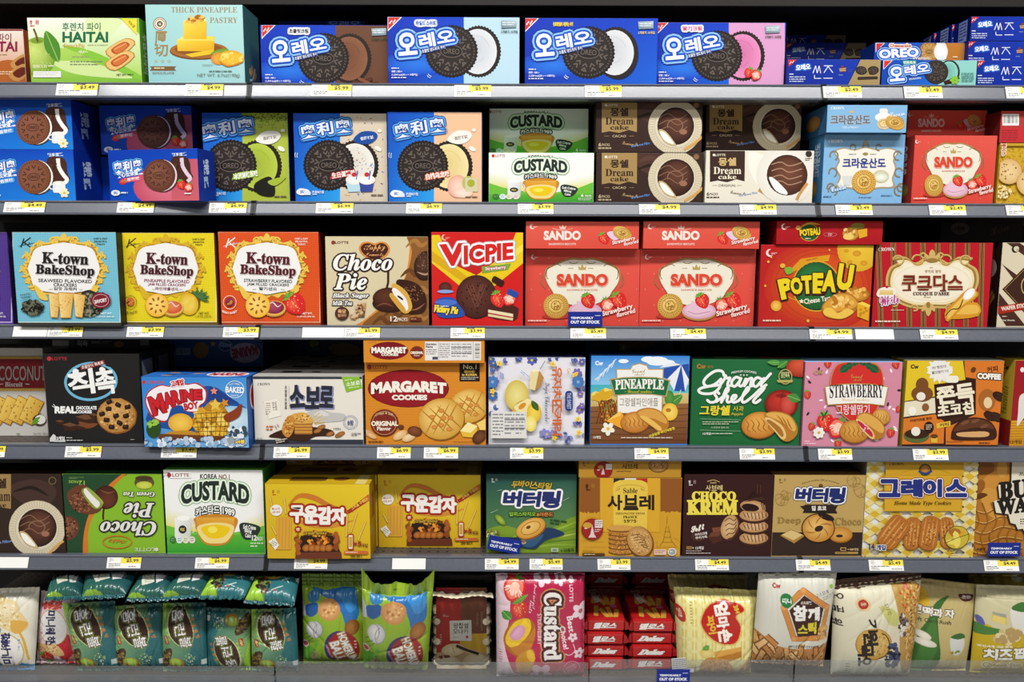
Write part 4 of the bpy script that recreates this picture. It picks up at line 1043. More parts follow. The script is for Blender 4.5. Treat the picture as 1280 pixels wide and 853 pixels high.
def sando(x0,y0,kx,ky):
    """after the first upright box (622..1275, 188..620) in frame 3c"""
    def art(A):
        X = lambda x: x0+(x-622)*kx
        Yv = lambda y: y0+(y-188)*ky
        RD = 'e0564a'
        A.Q([(X(600),Yv(180)),(X(1300),Yv(180)),(X(1300),Yv(630)),(X(600),Yv(630))],('dd5246','e2584c','dd4a3c','d8463a'),3)
        st = []
        for i in range(7):
            for j in range(5): st.append((X(660+i*100+(j % 2)*50),Yv(240+j*90)))
        for x,y in st: A.star(x,y,5*kx,4,.3,'f0a898')
        crown_moon(A,X(672),Yv(235),15*kx,'f4d8d0',RD)
        fr = [(742,345),(752,308),(795,284),(845,262),(895,250),(950,254),(1005,250),(1055,262),(1105,284),(1148,308),(1160,345),(1152,385),(1120,430),(1080,480),(950,520),(820,480),(780,430),(750,380)]
        A.B([(X(x+(x-950)*.045),Yv(y-6+(y-390)*.03)) for x,y in fr],'a08a50',4); A.B([(X(x+(x-950)*.02),Yv(y-2)) for x,y in fr],'c04a3c',4); A.B([(X(x),Yv(y)) for x,y in fr],'ece5d2',4)
        for sx in (-1,1):
            A.ring(X(950+sx*185),Yv(330),22*kx,40*ky,4*kx,'5a5238',a0=90 if sx < 0 else -60,a1=240 if sx < 0 else 90,n=18); A.ring(X(950+sx*150),Yv(300),34*kx,26*ky,4*kx,'7a6a40',a0=30,a1=150,n=18); A.ring(X(950+sx*50),Yv(262),26*kx,12*ky,4*kx,'7a6a40',a0=180,a1=350,n=18)
            A.L([(X(950+sx*225),Yv(330)),(X(950+sx*235),Yv(380)),(X(950+sx*205),Yv(420))],6*kx,'8a7a48',True,True)
        A.P([(X(930),Yv(308)),(X(928),Yv(285)),(X(940),Yv(297)),(X(950),Yv(276)),(X(960),Yv(297)),(X(972),Yv(285)),(X(970),Yv(308))],'b8a058'); A.tiny(X(870),Yv(297),X(920),Yv(304),1,'9a8a60'); A.tiny(X(982),Yv(297),X(1035),Yv(304),1,'9a8a60')
        A.T('SANDO',X(950),Yv(366),292*kx,70*ky,'d8472f',b=.05,ol=[(4*kx,'e8a898')],dx=(2*kx,3*ky)); A.T('SANDWICH BISCUITS',X(950),Yv(423),174*kx,10*ky,'d06a58',st='serif')
        A.E(X(800),Yv(575),80*kx,14*ky,'b83a2c'); sand_biscuit(A,X(800),Yv(512),72*kx,68*ky,col='c99a38')
        A.E(X(965),Yv(550),98*kx,50*ky,'b98a45'); A.E(X(965),Yv(542),96*kx,46*ky,'d9a6bc','f0d0de',off=(-10,-12)); A.B([(X(890),Yv(545)),(X(920),Yv(500)),(X(925),Yv(485)),(X(980),Yv(515)),(X(1040),Yv(540)),(X(960),Yv(575))],'e8c0d2',4); A.L([(X(900),Yv(545)),(X(950),Yv(560)),(X(1030),Yv(545))],5*kx,'c890ac',True)
        strawberry(A,X(985),Yv(487),46*kx,-160 if False else 25)
        strawberry(A,X(1160),Yv(485),50*kx,35); half_strawberry(A,X(1092),Yv(508),46*kx,20)
        A.T('Strawberry',X(1150),Yv(540),180*kx,36*ky,'f6ece4',rot=15,b=.025,sh=.15,ol=[(2.5*kx,'c84a3a')]); A.T('flavored',X(1198),Yv(553),108*kx,26*ky,'f6ece4',rot=15,b=.02,sh=.15)
        A.tiny(X(640),Yv(593),X(800),Yv(604),1,'f2d0c4',7,.7)
    return art
def sando_lid(x0,y0,kx,ky):
    """after the first flat box (627..1275, 32..188) in frame 3c"""
    def art(A):
        X = lambda x: x0+(x-627)*kx
        Yv = lambda y: y0+(y-32)*ky
        A.Q([(X(600),Yv(25)),(X(1300),Yv(25)),(X(1300),Yv(195)),(X(600),Yv(195))],('e2604e','e25848','d94a3c','dc5040'),2)
        crown_moon(A,X(665),Yv(61),15*kx,'f8e4dc','e05a4a')
        A.P([(X(822),Yv(76)),(X(818),Yv(56)),(X(830),Yv(66)),(X(838),Yv(50)),(X(846),Yv(66)),(X(858),Yv(56)),(X(854),Yv(76))],'f2c8b8'); A.L([(X(780),Yv(72)),(X(838),Yv(82)),(X(895),Yv(72))],2.5*kx,'f2c8b8',True)
        A.T('SANDO',X(836),Yv(112),212*kx,54*ky,'f2e4da',b=.05); A.T('SANDWICH BISCUITS',X(836),Yv(161),156*kx,12*ky,'f2dcd0',b=.02)
        strawberry(A,X(1075),Yv(130),36*kx,30); A.B([(X(1090),Yv(100)),(X(1130),Yv(88)),(X(1170),Yv(120)),(X(1130),Yv(140))],'e6c8dc',4); sand_biscuit(A,X(1178),Yv(98),56*kx,36*ky,rot=-25,col='d8a848')
        A.T('Strawberry',X(1187),Yv(142),135*kx,28*ky,'f8eee6',rot=13,b=.02,sh=.15,ol=[(2*kx,'c84a3a')]); A.T('flavored',X(1228),Yv(153),85*kx,20*ky,'f8eee6',rot=13,b=.015,sh=.15)
    return art
SR = ('dd5246','c03a32')
def sando_side(A): A.R(0,0,1000,1000,'b03830'); A.T('SANDO',500,330,430,420,'f0d0c4',rot=90,b=.04); A.E(560,780,260,100,'8a7a38','b0a050')
G_S = 'red strawberry sandwich biscuit boxes'
s1 = box('biscuit_box','coral red strawberry sandwich biscuit box on the second shelf, upright','2d',747,1132,205,2,lambda A: (sando(745,200,.612,.735)(A)),*SR,Y=.008,dep=.07,left=sando_side,group=G_S)
box('biscuit_box','coral red strawberry sandwich biscuit box, shaded flat one behind the blue boxes','2d',726,1098,85,2,sando_lid(720,85,.59,.76),*SR,Y=.05,dep=.15,on=s1.top+.0003,group=G_S)
q_ = box('biscuit_box','coral red biscuit box hidden under the shaded flat one','2d',735,1090,205,2,None,*SR,Y=.0795,dep=.07); q_.root.scale = (1,1,s1.h/q_.h*.998)
def ace_front(A):
    A.R(1140,230,1400,530,'d2a92e')
    for i in range(30): A.spots(1150+8*i,380,3,150,26,2.2,'b98c1e',seed=i,rect=True)
    A.R(1140,235,1400,255,'c8a030'); A.T('에이스',1180,270,60,20,'b03028',rot=-90,b=.04,ol=[(4,'f2e0c0')])
    for x,y,r in ((1205,375,62),(1300,430,62)): A.E(x,y,r,r,'b07a30',teeth=24); A.E(x,y,r*.95,r*.95,'d9b070','ecd09a'); A.spots(x,y,r*.75,r*.75,16,4,'9a6a2c',seed=int(x))
    A.spots(1175,470,40,30,60,5,('e8d090','f0e0b0'),seed=5)
a1 = box('cracker_box','yellow round cracker box cut by the right edge, second shelf','2d',1146,1560,241,2,ace_front,'d2a92e','a8801e',Y=.008,dep=.06,cat='cracker box')
def red_top(A):
    A.R(1150,80,1400,240,'b83a34'); barcode(A,1178,104,1256,158); A.R(1172,170,1290,238,'c83038'); A.tiny(1175,178,1250,232,5,'8a2a28',4)
box('cracker_box','red box with a barcode lying on the yellow cracker box','2d',1162,1560,89,2,red_top,'b83a34','6a1a1e',Y=.008,dep=.10,on=a1.top+.0003,cat='cracker box')
# ---------------------------------------------------------------- third row
def ktown(x0,x1,y0,y1,bg,pat,tc,lines,lc,pic,kc,trim='e8d8b0',gold='e9c452'):
    """after the light blue box (73..690, 92..608) in frame 3a; front face drawn inside a dark frame"""
    kx,ky = (x1-x0)/600,(y1-y0)/516
    def art(A):
        X = lambda x: x0+(x-88)*kx
        Yv = lambda y: y0+(y-92)*ky
        A.R(X(80),Yv(92),X(696),Yv(612),trim); A.R(X(84),Yv(96),X(690),Yv(607),bg)
        sg = [(X(84),Yv(96+i*11),X(690),Yv(96+i*11)) for i in range(47)]; A.LS(sg,4.5*ky,pat)
        A.LS([(X(84+i*13),Yv(96),X(84+i*13),Yv(607)) for i in range(47)],2*kx,pat)
        A.LS([(X(146),Yv(127),X(128),Yv(180)),(X(184),Yv(122),X(138),Yv(156)),(X(146),Yv(150),X(186),Yv(180))],7*kx,kc); A.T('Town',X(188),Yv(153),46*kx,11*ky,kc,st='script',rot=4); A.L([(X(112),Yv(175)),(X(140),Yv(165)),(X(190),Yv(160))],4*kx,kc,True,True)
        for k,t in enumerate(('SWEET & CRISPY','DELIGHTFUL','TREATS')): A.T(t,X(582),Yv(129+k*16),(80,74,46)[k]*kx,10*ky,kc,b=.015)
        frame_scroll(A,X(375),Yv(300),208*kx,152*ky,gold,'f0eeec')
        A.B([(X(205),Yv(392)),(X(235),Yv(470)),(X(285),Yv(482)),(X(262),Yv(440))],gold,4); A.B([(X(545),Yv(392)),(X(525),Yv(450)),(X(570),Yv(425))],gold,4)
        A.T('K-town',X(383),Yv(243),262*kx,64*ky,tc,st='serif',b=.028,rot=-2,ol=[(2*kx,'c8c0c0')],dx=(3*kx,3*ky))
        A.T('BakeShop',X(382),Yv(316),332*kx,68*ky,tc,st='serif',b=.028,rot=-2,ol=[(2*kx,'c8c0c0')],dx=(3*kx,3*ky))
        for (t,wd),y in zip(lines,(372,395,417)): A.T(t,X(383),Yv(y),wd*kx,19*ky,lc,rot=-1.5,b=.014)
        A.LS([(X(290),Yv(421),X(312),Yv(419)),(X(460),Yv(420),X(482),Yv(422))],2*ky,'8a8a88')
        A.T('NET WT.',X(618),Yv(559),66*kx,12*ky,kc if bg != '7cc4d8' else 'e8f0f2',b=.02); A.T('11.29 OZ (320 G)',X(610),Yv(578),104*kx,12*ky,kc if bg != '7cc4d8' else 'e8f0f2',b=.015)
        pic(A,X,Yv,kx,ky)
    return art
def pic_seaweed(A,X,Yv,kx,ky):
    A.B([(X(470),Yv(450)),(X(530),Yv(425)),(X(600),Yv(480)),(X(585),Yv(555)),(X(500),Yv(580)),(X(465),Yv(550))],'2c2f26',4)
    A.spots(X(525),Yv(510),62*kx,70*ky,120,5*kx,('4a4d3e','15180f','6a6a58','8f8a72'),el=2.2,seed=3)
    for i,(a,b) in enumerate(((430,500),(290,360),(345,435))): square_cracker(A,[(X(a),Yv(440-i*2)),(X(b),Yv(452-i*6)),(X(b-18),Yv(585)),(X(a+12),Yv(578+i*4))],seed=i)
    A.E(X(200),Yv(525),66*kx,45*ky,'25281f',wob=.12); A.spots(X(200),Yv(525),58*kx,40*ky,90,5*kx,('4a4d3e','12140e','6a6a58'),el=2.4,seed=9)
    A.T('ROASTED',X(160),Yv(450),60*kx,11*ky,'2a2a28',rot=8,b=.01); A.T('FLAVOR!',X(162),Yv(468),50*kx,11*ky,'2a2a28',rot=8,b=.01)
    A.E(X(588),Yv(484),58*kx,47*ky,'7a1f2c',wob=.06); A.ring(X(588),Yv(484),46*kx,37*ky,3*kx,'d8a8ac'); A.T('SAVORY',X(588),Yv(486),72*kx,22*ky,'f4e8e8',rot=10,b=.04)
def pic_jam(wheel,jam,jam2,fruit):
    def f(A,X,Yv,kx,ky):
        x = 8
        A.ring(X(145+x),Yv(495),40*kx,40*ky,3*kx,'f0e4d8' if fruit != 'pine' else '6a4a18'); A.E(X(145+x),Yv(493),26*kx,24*ky,jam,jam2); A.spots(X(145+x),Yv(500),18*kx,16*ky,12,6*kx,('6a2a18','c8883a'),seed=2)
        A.T('BERRY SWEET' if fruit != 'pine' else 'PINE-TASTIC',X(145+x),Yv(545),88*kx,13*ky,'f6ece4' if fruit != 'pine' else '4a3a18',arc=-12*ky,b=.02)
        if fruit == 'pine':
            A.B([(X(470),Yv(470)),(X(520),Yv(440)),(X(580),Yv(450)),(X(590),Yv(520)),(X(550),Yv(560)),(X(490),Yv(560))],'6a4a1c',4); A.E(X(520),Yv(505),62*kx,66*ky,'d8a820','f2d860',rot=20); A.E(X(520),Yv(505),14*kx,52*ky,'e8c850',rot=-40)
            for a in (-80,-50,-20,10,40,70):
                t = math.radians(a+40); leaf(A,X(585),Yv(470),X(585)+70*kx*math.sin(t),Yv(470)-58*ky*math.cos(t),9*kx,'3f6a3a','6a9a58')
        elif fruit == 'straw': strawberry(A,X(545),Yv(505),72*kx,40)
        else: A.spots(X(560),Yv(490),60*kx,60*ky,30,20*kx,('2c2440','3f3458'),seed=4); leaf(A,X(500),Yv(440),X(590),Yv(430),20*kx)
        A.E(X(420),Yv(532),72*kx,48*ky,'c08a3c',teeth=26); A.E(X(420),Yv(528),68*kx,43*ky,'e2b458'); A.E(X(420),Yv(525),60*kx,36*ky,jam,jam2,off=(-10,-10)); A.L([(X(375),Yv(520)),(X(410),Yv(495)),(X(440),Yv(520)),(X(465),Yv(505))],7*kx,'f0d8d0',True,True)
        cracker_wheel(A,X(322),Yv(512),76*kx)
    return f
KS = ('2a2420','1c1814')
box('cracker_box','purple grape cracker box cut by the left edge','3a',-540,78,92,3,ktown(-540,62,94,606,'5a3f96','4c3486','3a1c48',(('GRAPE FLAVORED',275),('JAM FILLED CRACKERS',228),('포도샌드',150)),'8a3a68',pic_jam(0,'5a2a5a','8a4a88','grape'),'f0ecf4',trim='d8cce8'),'5a3f96','3a2a60',Y=.012,dep=.055,cat='cracker box',group='ornate cracker boxes')
box('cracker_box','light blue seaweed cracker box with gold scroll frame','3a',104,694,91,3,ktown(80,682,94,606,'7cc4d8','72bacf','22201f',(('SEAWEED FLAVORED',305),('CRACKERS',132),('김맛 크래커',130)),'33332f',pic_seaweed,'1e1e20',trim='cfe0d8'),'3a3a34','1c1a18',Y=-.010,dep=.055,cat='cracker box',group='ornate cracker boxes')
box('cracker_box','yellow pineapple cracker box with gold scroll frame','3a',706,1246,96,3,ktown(690,1232,98,604,'ecd828','e2cc22','4a1c22',(('PINEAPPLE FLAVORED',285),('JAM FILLED CRACKERS',238),('파인애플샌드',148)),'8a2f52',pic_jam(0,'c8502c','e88a58','pine'),'3a2a18',trim='f0e8a0',gold='d8b02c'),'6a5018','7a4a24',Y=.010,dep=.055,cat='cracker box',group='ornate cracker boxes')
box('cracker_box','orange red strawberry cracker box with gold scroll frame','3b',78,646,91,3,ktown(65,635,94,606,'e25a26','d94e1e','561a22',(('STRAWBERRY FLAVORED',290),('JAM FILLED CRACKERS',252),('딸기샌드',108)),'33403a',pic_jam(0,'7a1f3a','b04a68','straw'),'f6ece4',trim='f0b088'),'a8401c','8a2a20',Y=.008,dep=.055,cat='cracker box',group='ornate cracker boxes')

def choco_pie(A):
    A.R(660,110,1280,625,'d9cba6'); 
    A.B([(1108,110),(1150,110),(1145,260),(1110,380),(1010,490),(900,590),(820,640),(900,640),(1300,640),(1300,100)],'d98a3a',5)
    A.B([(1140,100),(1165,200),(1140,320),(1090,420),(1000,520),(880,625),(960,650),(1300,640),(1300,100)],'8a5a2c',5)
    for i,(x,y) in enumerate(((1190,160),(1160,330),(1230,430),(1060,560),(1200,580),(1000,600))): A.L([(x-60,y+20),(x-10,y-20),(x+30,y+10),(x+80,y-25)],26,('a8743a','6a4020')[i % 2],True,True)
    A.T('LOTTE',765,152,76,14,'6a3a30',b=.01); A.E(716,152,11,11,'8a3a30')
    A.B([(952,158),(985,148),(1020,155),(1040,185),(1025,225),(985,250),(950,262),(915,245),(880,220),(862,185),(880,155),(920,148)],'d98a3a',4); A.B([(952,168),(985,156),(1012,162),(1030,188),(1015,220),(980,242),(950,250),(918,238),(888,215),(873,186),(888,162),(920,156)],'4a2218',4)
    A.T('Happy',952,184,122,40,'e8a868',st='script',b=.01,rot=3); A.T('Moments',950,220,104,18,'e8a868',st='script',b=.01)
    for t,x,y,wd,h in (('Choco',885,265,336,94),('Pie',815,375,186,92)): A.T(t,x,y,wd,h,'f6f4ee',st='it',b=.02,ol=[(9,'2c1c18')])
    A.T('Black Sugar',816,458,208,32,'f6f4ee',st='it',b=.02,ol=[(5,'2c1c18')]); A.T('Milk Tea',768,498,114,26,'f6f4ee',st='it',b=.02,ol=[(5,'2c1c18')])
    A.L([(1030,315),(1030,380),(1022,410),(1038,425)],12,'3a1c12')
    A.E(1240,285,62,84,'2c1812','5a3626',rot=-10,off=(-10,-30)); A.spots(1235,260,44,50,60,3,('8a6a50','5a3a2a'),seed=3); A.L([(1195,320),(1240,335),(1275,320)],12,'b08a6a',True,True)
    A.E(1040,500,100,50,'2c140e','4a281c'); A.E(1030,470,88,60,'3a1a10','5f3420',off=(-20,-20)); A.L([(960,520),(1010,500),(1060,520)],8,'7a4a34',True,True)
    A.B([(1075,380),(1140,368),(1210,400),(1248,470),(1240,540),(1190,562),(1130,540)],'3a1c12',5); A.spots(1170,440,62,50,110,3.5,('7a4c34','241009','96684a'),seed=5); A.L([(1160,540),(1200,530),(1240,500)],10,'8a5c44',True,True)
    for pts,c in (([(1052,402),(1082,392),(1140,440),(1168,520),(1135,558),(1100,530)],'d9a848'),([(1052,425),(1075,415),(1130,470),(1145,530),(1120,540),(1080,480)],'f2ede6'),([(1048,440),(1072,460),(1128,530),(1125,556),(1100,540),(1040,462)],'d2a040')): A.B(pts,c,4)
    A.E(1100,468,22,6,'3a2a22',rot=-35)
    A.Q([(840,498),(905,496),(895,578),(848,578)],('e8d8c0','c89858','5a3018','8a5a30'),3); A.spots(870,535,24,30,30,7,('3a1c10','d8b080','8a5428'),seed=6); A.spots(838,578,22,12,14,8,('a87a4a','d8b890'),seed=3)
    A.E(767,557,40,38,'3a2018'); A.E(767,557,36,34,'5a3020'); A.T('흑당',767,545,46,22,'e0b080',b=.04); A.T('밀크티',767,568,46,18,'e0b080',b=.03)
    A.T('12',1063,588,40,30,'f2ead8',b=.02); A.T('PACKS',1112,591,58,19,'f2ead8',b=.01); A.RR(1152,580,1222,600,6,'6a3020'); A.tiny(1160,586,1214,595,1,'c8a078')
box('cake_box','cream and caramel choco pie box with a bitten chocolate pie','3b',681,1262,117,3,choco_pie,'d9cba6','7a5a34',Y=.014,dep=.07,cat='cake box')
def vicpie(A):
    A.R(80,85,620,625,'d2201e')
    A.P([(90,110),(90,270),(250,400),(450,400),(612,270),(612,95)],'e8c81e'); A.P([(125,85),(575,85),(530,200),(345,335),(170,200)],'d2201e'); A.P([(90,200),(90,255),(345,430),(345,385)],'d8a81a'); A.P([(612,160),(612,200),(430,330),(420,300)],'f2dc4a')
    A.P([(200,270),(345,340),(480,240),(440,200),(250,220)],'c81c1c')
    A.B([(300,290),(345,335),(400,290),(370,265)],'c02020',3)
    crown_moon(A,162,124,17,'f0b8a0','d2201e')
    A.T('V',208,222,150,128,'d42420',b=.05,sh=.05,rot=4,ol=[(15,'b0a8b0'),(11,'f4f4f4')]); A.T('ICPIE',415,212,285,105,'d42420',b=.045,sh=.08,rot=5,tap=-.06,ol=[(15,'b0a8b0'),(11,'f4f4f4')])
    A.P([(375,290),(545,272),(525,308),(378,328)],'7aa83a'); A.T('Strawberry',455,300,118,24,'f4ecec',rot=5,b=.03,ol=[(3,'b03a4a')])
    A.E(345,465,116,124,'30130f'); A.E(345,460,116,122,'43201a','64352a',off=(-20,-30))
    A.LS([(290,395,340,520),(305,390,350,500),(400,395,350,520),(385,390,345,500),(320,390,350,470),(372,390,350,470)],4,'7a4a3c'); A.spots(345,460,92,98,70,4,('54291f','2c110d'),seed=4)
    # cake slice with strawberries
    A.B([(415,505),(480,490),(575,520),(585,545),(560,598),(410,575)],'4a231a',3); A.P([(412,535),(555,560),(555,578),(412,552)],'ead9b0'); A.P([(412,552),(555,578),(555,586),(412,562)],'a8303a'); A.P([(412,560),(555,585),(553,598),(412,574)],'e2cc9c')
    strawberry(A,470,478,48,20); half_strawberry(A,535,472,46,-30)
    # plain round badge and ribbon of lettering
    A.B([(110,490),(160,465),(215,470),(240,500),(280,560),(240,580),(130,575)],'2c50a8',4); A.E(172,495,62,18,'4a70c8')
    A.T('Victory Pie',172,540,136,50,'f2d83a',rot=-6,b=.04,st='it',ol=[(6,'1c2a68')]); A.tiny(140,512,215,524,1,'e8eef8',4)
    A.RR(520,425,585,460,10,'2a4aa0',rot=-25); A.RR(432,355,505,392,12,'3a1a14',rot=-30)
    A.E(168,405,36,26,'4a2018','6a3428'); A.E(168,432,46,10,'8aa0d8')
box('cake_box','red and yellow chocolate pie box with white outlined red lettering','3c',91,611,93,3,vicpie,'d2201e','9a1a18',Y=.006,dep=.07,cat='cake box')
sd1 = box('biscuit_box','coral red sandwich biscuit box on the third shelf, behind the blue stock card','3c',623,1272,190,3,sando(622,188,1,1),*SR,Y=.022,dep=.07,left=sando_side,group=G_S)
box('biscuit_box','coral red sandwich biscuit box lying flat, left one of two on the third shelf','3c',627,1273,32,3,sando_lid(627,32,1,1),*SR,Y=.002,dep=.15,on=sd1.top+.0003,group=G_S)
sd2 = box('biscuit_box','coral red sandwich biscuit box on the third shelf beside the moon cracker box','3d',84,739,190,3,sando(83,188,1.005,1),*SR,Y=.022,dep=.07,left=sando_side,group=G_S)
box('biscuit_box','coral red sandwich biscuit box lying flat, right one of two on the third shelf','3d',108,772,30,3,sando_lid(112,32,1.015,1),*SR,Y=.004,dep=.15,on=sd2.top+.0003,group=G_S)
def poteau(A):
    A.Q([(760,155),(1420,155),(1420,640),(760,640)],('b81c20','c8281c','d04a1a','b82020'),5)
    A.E(1130,400,330,260,'c02820','d8601c')
    for r in (330,300,270,240): A.ring(1130,400,r,r*.8,3,'b03424')
    A.E(1340,190,122,128,'d8a828','e8c03a'); 
    for x,y,r in ((1330,215,24),(1290,265,16),(1370,270,20),(1270,200,14)): A.E(x,y,r,r*.7,'c88a20','d8a02a')
    A.P([(1010,258),(1178,222),(1168,256),(1015,290)],'e0b02c'); A.P([(930,330),(1170,250),(1178,222),(1010,245)],'d8981e'); A.tiny(1040,238,1160,252,1,'a8641c',rot=12)
    A.E(1098,402,135,142,'123a20',teeth=30); A.E(1098,400,128,134,'1d5a2e','2f7a3e',off=(-30,-40)); A.ring(1098,402,139,146,7,'d8a030')
    A.ring(1010,440,140,52,6,'d8981e',rot=-18,a0=120,a1=300)
    for i,(ch,x,y,wd,h,rot) in enumerate((('P',925,415,78,118,12),('O',985,400,68,98,8),('T',1045,393,62,105,4),('E',1108,385,62,118,0),('A',1172,372,82,124,-4),('U',1262,350,88,150,-9))):
        A.T(ch,x,y,wd,h,'e9d022',rot=rot,b=.06,ol=[(9,'3a1c10')],dx=(2,4))
    A.star(1013,488,15,5,.45,'f2ecd8'); A.T('Cheese Tarte',1110,478,165,30,'f2ecd8',rot=8,b=.02)
    crown_moon(A,832,212,22,'f0d8d0','b81c20')
    for x,y,r in ((868,514,31),(824,262,8),(806,400,7),(1050,600,9),(1172,195,6),(840,236,6)): A.E(x,y,r,r,'d89028','f0c858')
    A.E(1330,450,72,40,'a8641c','e0a040'); A.spots(1330,440,58,28,22,11,('f0c468','b8741f','e8b050'),seed=3)
    A.B([(1128,520),(1170,470),(1230,440),(1300,450),(1340,500),(1310,555),(1240,590),(1150,575)],'b07428',4); A.B([(1135,520),(1175,475),(1230,447),(1295,456),(1330,500),(1300,530),(1220,545),(1180,560)],'d99a3a',4); A.spots(1245,490,70,32,26,13,('f2cc78','b8741f','e8b458'),seed=7)
    A.B([(1140,535),(1180,525),(1220,555),(1270,530),(1310,550),(1240,588),(1150,570)],'ecc050',4)
    A.P([(1330,500),(1400,520),(1395,600),(1330,575)],'e0a828'); A.P([(1330,500),(1360,490),(1405,510),(1400,525)],'f0cc50'); A.spots(1365,550,26,30,8,8,'c08418',seed=2)
    A.E(905,285,15,13,'e0b040'); A.B([(915,300),(950,292),(965,320),(930,335)],'7ab03a',3)
    A.tiny(792,592,945,605,1,'f0d0b8',7,.7)
def poteau_lid(A):
    A.Q([(860,25),(1520,25),(1520,165),(860,165)],('b01820','b81c24','a8141c','a8141c'),2); crown_moon(A,915,62,17,'f4dcd8','b01820')
    A.E(1058,95,56,48,'1d5a2e'); A.ring(1058,95,58,50,5,'c88a28'); A.T('POTEAU',1062,92,118,42,'e8cc22',rot=6,b=.06,tap=.15,ol=[(5,'3a1c10')]); A.L([(1000,68),(1060,42),(1120,50)],12,'d8a02c',True,True); A.tiny(1035,126,1090,136,1,'f0e4c8'); A.E(995,68,14,13,'d8a850')
    A.ring(1177,107,38,12,2,'d88080'); A.tiny(1165,100,1190,115,2,'e8c8c8')
    A.F('3e'); A.E(170,115,52,42,'b8802c','e0b050'); A.spots(165,105,40,30,20,9,('f0cc80','a86c20'),seed=3); A.P([(215,90),(275,80),(275,130),(225,145)],'e0a828'); A.E(215,65,45,20,'8a7a28'); A.E(155,135,34,18,'ecc868')
def poteau_side(A): A.R(0,0,1000,1000,'a0141c'); A.E(350,480,330,360,'1d4a28'); A.T('POTEAU',350,450,560,260,'e0c022',b=.06)
pt = box('cracker_box','red cheese cracker box with a yellow moon and green seal','3d',763,1401,165,3,poteau,'b81c20','4a1014',Y=.008,dep=.065,cat='cracker box',left=side_words('POTEAU','a08040',ht=260,wd=600))
box('cracker_box','red cheese cracker box lying flat on the yellow moon one','3d',868,1475,28,3,poteau_lid,'b01820','8a1218',Y=.004,dep=.14,on=pt.top+.0003,cat='cracker box',left=poteau_side)
def couque(A):
    A.R(290,160,1110,720,'b81826')
    for i in range(9):
        x = 330+i*95; A.P([(x,160),(x+34,160),(x+34-(x-700)*.05,720),(x-(x-700)*.05,720)],'6a3420'); A.LS([(x+c,160,x+c-(x-700)*.05,720) for c in (2,10,24,32)],3,'b08a4a')
    A.T('CROWN',398,214,104,22,'f2e8e4',st='serif')
    G,D = 'cfae68','9a7838'
    fr = [(395,400),(420,330),(470,300),(440,265),(520,262),(580,300),(640,270),(690,262),(740,270),(800,300),(860,262),(950,268),(920,300),(975,340),(990,410),(970,480),(930,530),(860,560),(790,590),(700,590),(640,595),(560,590),(480,560),(430,520),(400,470)]
    A.B(fr,G,5); A.B([(690+(x-690)*.95,425+(y-425)*.93) for x,y in fr],D,5); A.B([(690+(x-690)*.9,425+(y-425)*.86) for x,y in fr],'ead9a8',5)
    A.B([(690+(x-690)*.85,425+(y-425)*.76) for x,y in fr],'f0e6cf',5); A.ring(690,425,245,118,2,'d8c490')
    sg = []
    for sx in (-1,1):
        for x,y,r in ((90,282,40),(215,285,38),(55,255,22),(240,560,28),(110,590,26)):
            A.ring(690+sx*x,y,r,r*.9,11,D,a0=0 if sx > 0 else 180,a1=290 if sx > 0 else -110,n=20); A.ring(688+sx*x,y-3,r*.98,r*.86,8,G,a0=0 if sx > 0 else 180,a1=290 if sx > 0 else -110,n=20)
    for dx,h,wd in ((0,75,20),(-32,48,16),(32,48,16)): A.B([(690+dx*.5,290),(690+dx-wd,290-h*.6),(690+dx*1.4,290-h),(690+dx+wd,290-h*.6)],G,4); A.B([(665+dx*.5,560),(665+dx*.8-wd,560+h*.6),(665+dx*1.2,560+h*1.1),(665+dx*.8+wd,560+h*.6)],G,4)
    A.E(690,285,38,14,D); A.E(665,570,14,20,D)
    A.T('쿠키의 명작',695,355,105,20,'a88a58',b=.01); A.tiny(675,328,712,336,1,'a88a58')
    A.T('쿠크다스',690,425,385,98,'7a2c20',b=.035,ol=[(3,'e0c8a0')]); 
    A.LS([(500,475,555,475),(600,472,668,472),(740,478,778,478),(790,470,886,470)],9,'7a2c20')
    A.T("COUQUE D'ASSE",684,499,232,26,'5a3428',st='serif',b=.02); A.tiny(635,518,715,526,1,'b8a070')
    A.B([(335,510),(350,468),(400,455),(450,470),(455,515),(390,530)],'efe9da',4); A.Q([(355,475),(440,475),(440,505),(350,505)],('e8d090','e8d090','d8b868','d8b868'),2); A.E(400,455,10,8,'b02030')
    A.T('White',415,537,120,60,'b03a78',st='script',rot=12,b=.02,ol=[(5,'f0e0ec')])
    A.B([(785,620),(820,575),(975,555),(985,640),(800,660)],'d8952a',3); A.B([(800,625),(830,585),(970,570),(975,625)],'e8b850',3)
    A.B([(768,625),(800,580),(900,480),(945,462),(985,510),(880,590),(790,678)],'cf8f28',3); A.B([(785,625),(810,590),(905,495),(945,475),(970,508),(870,580),(795,660)],'e8bc58',3); A.E(925,500,46,26,'ece8e4','ffffff',rot=45); A.L([(775,640),(810,600),(860,590),(885,535)],6,'3a2418',True)
    A.tiny(325,668,565,682,1,'f0d8c8',7,.7); A.tiny(425,600,510,608,1,'f0d8c8',2)
box('biscuit_box','red striped biscuit box with an ornate cream plaque','3e',302,1044,171,3,couque,'b81826','4a1418',Y=.012,dep=.06)
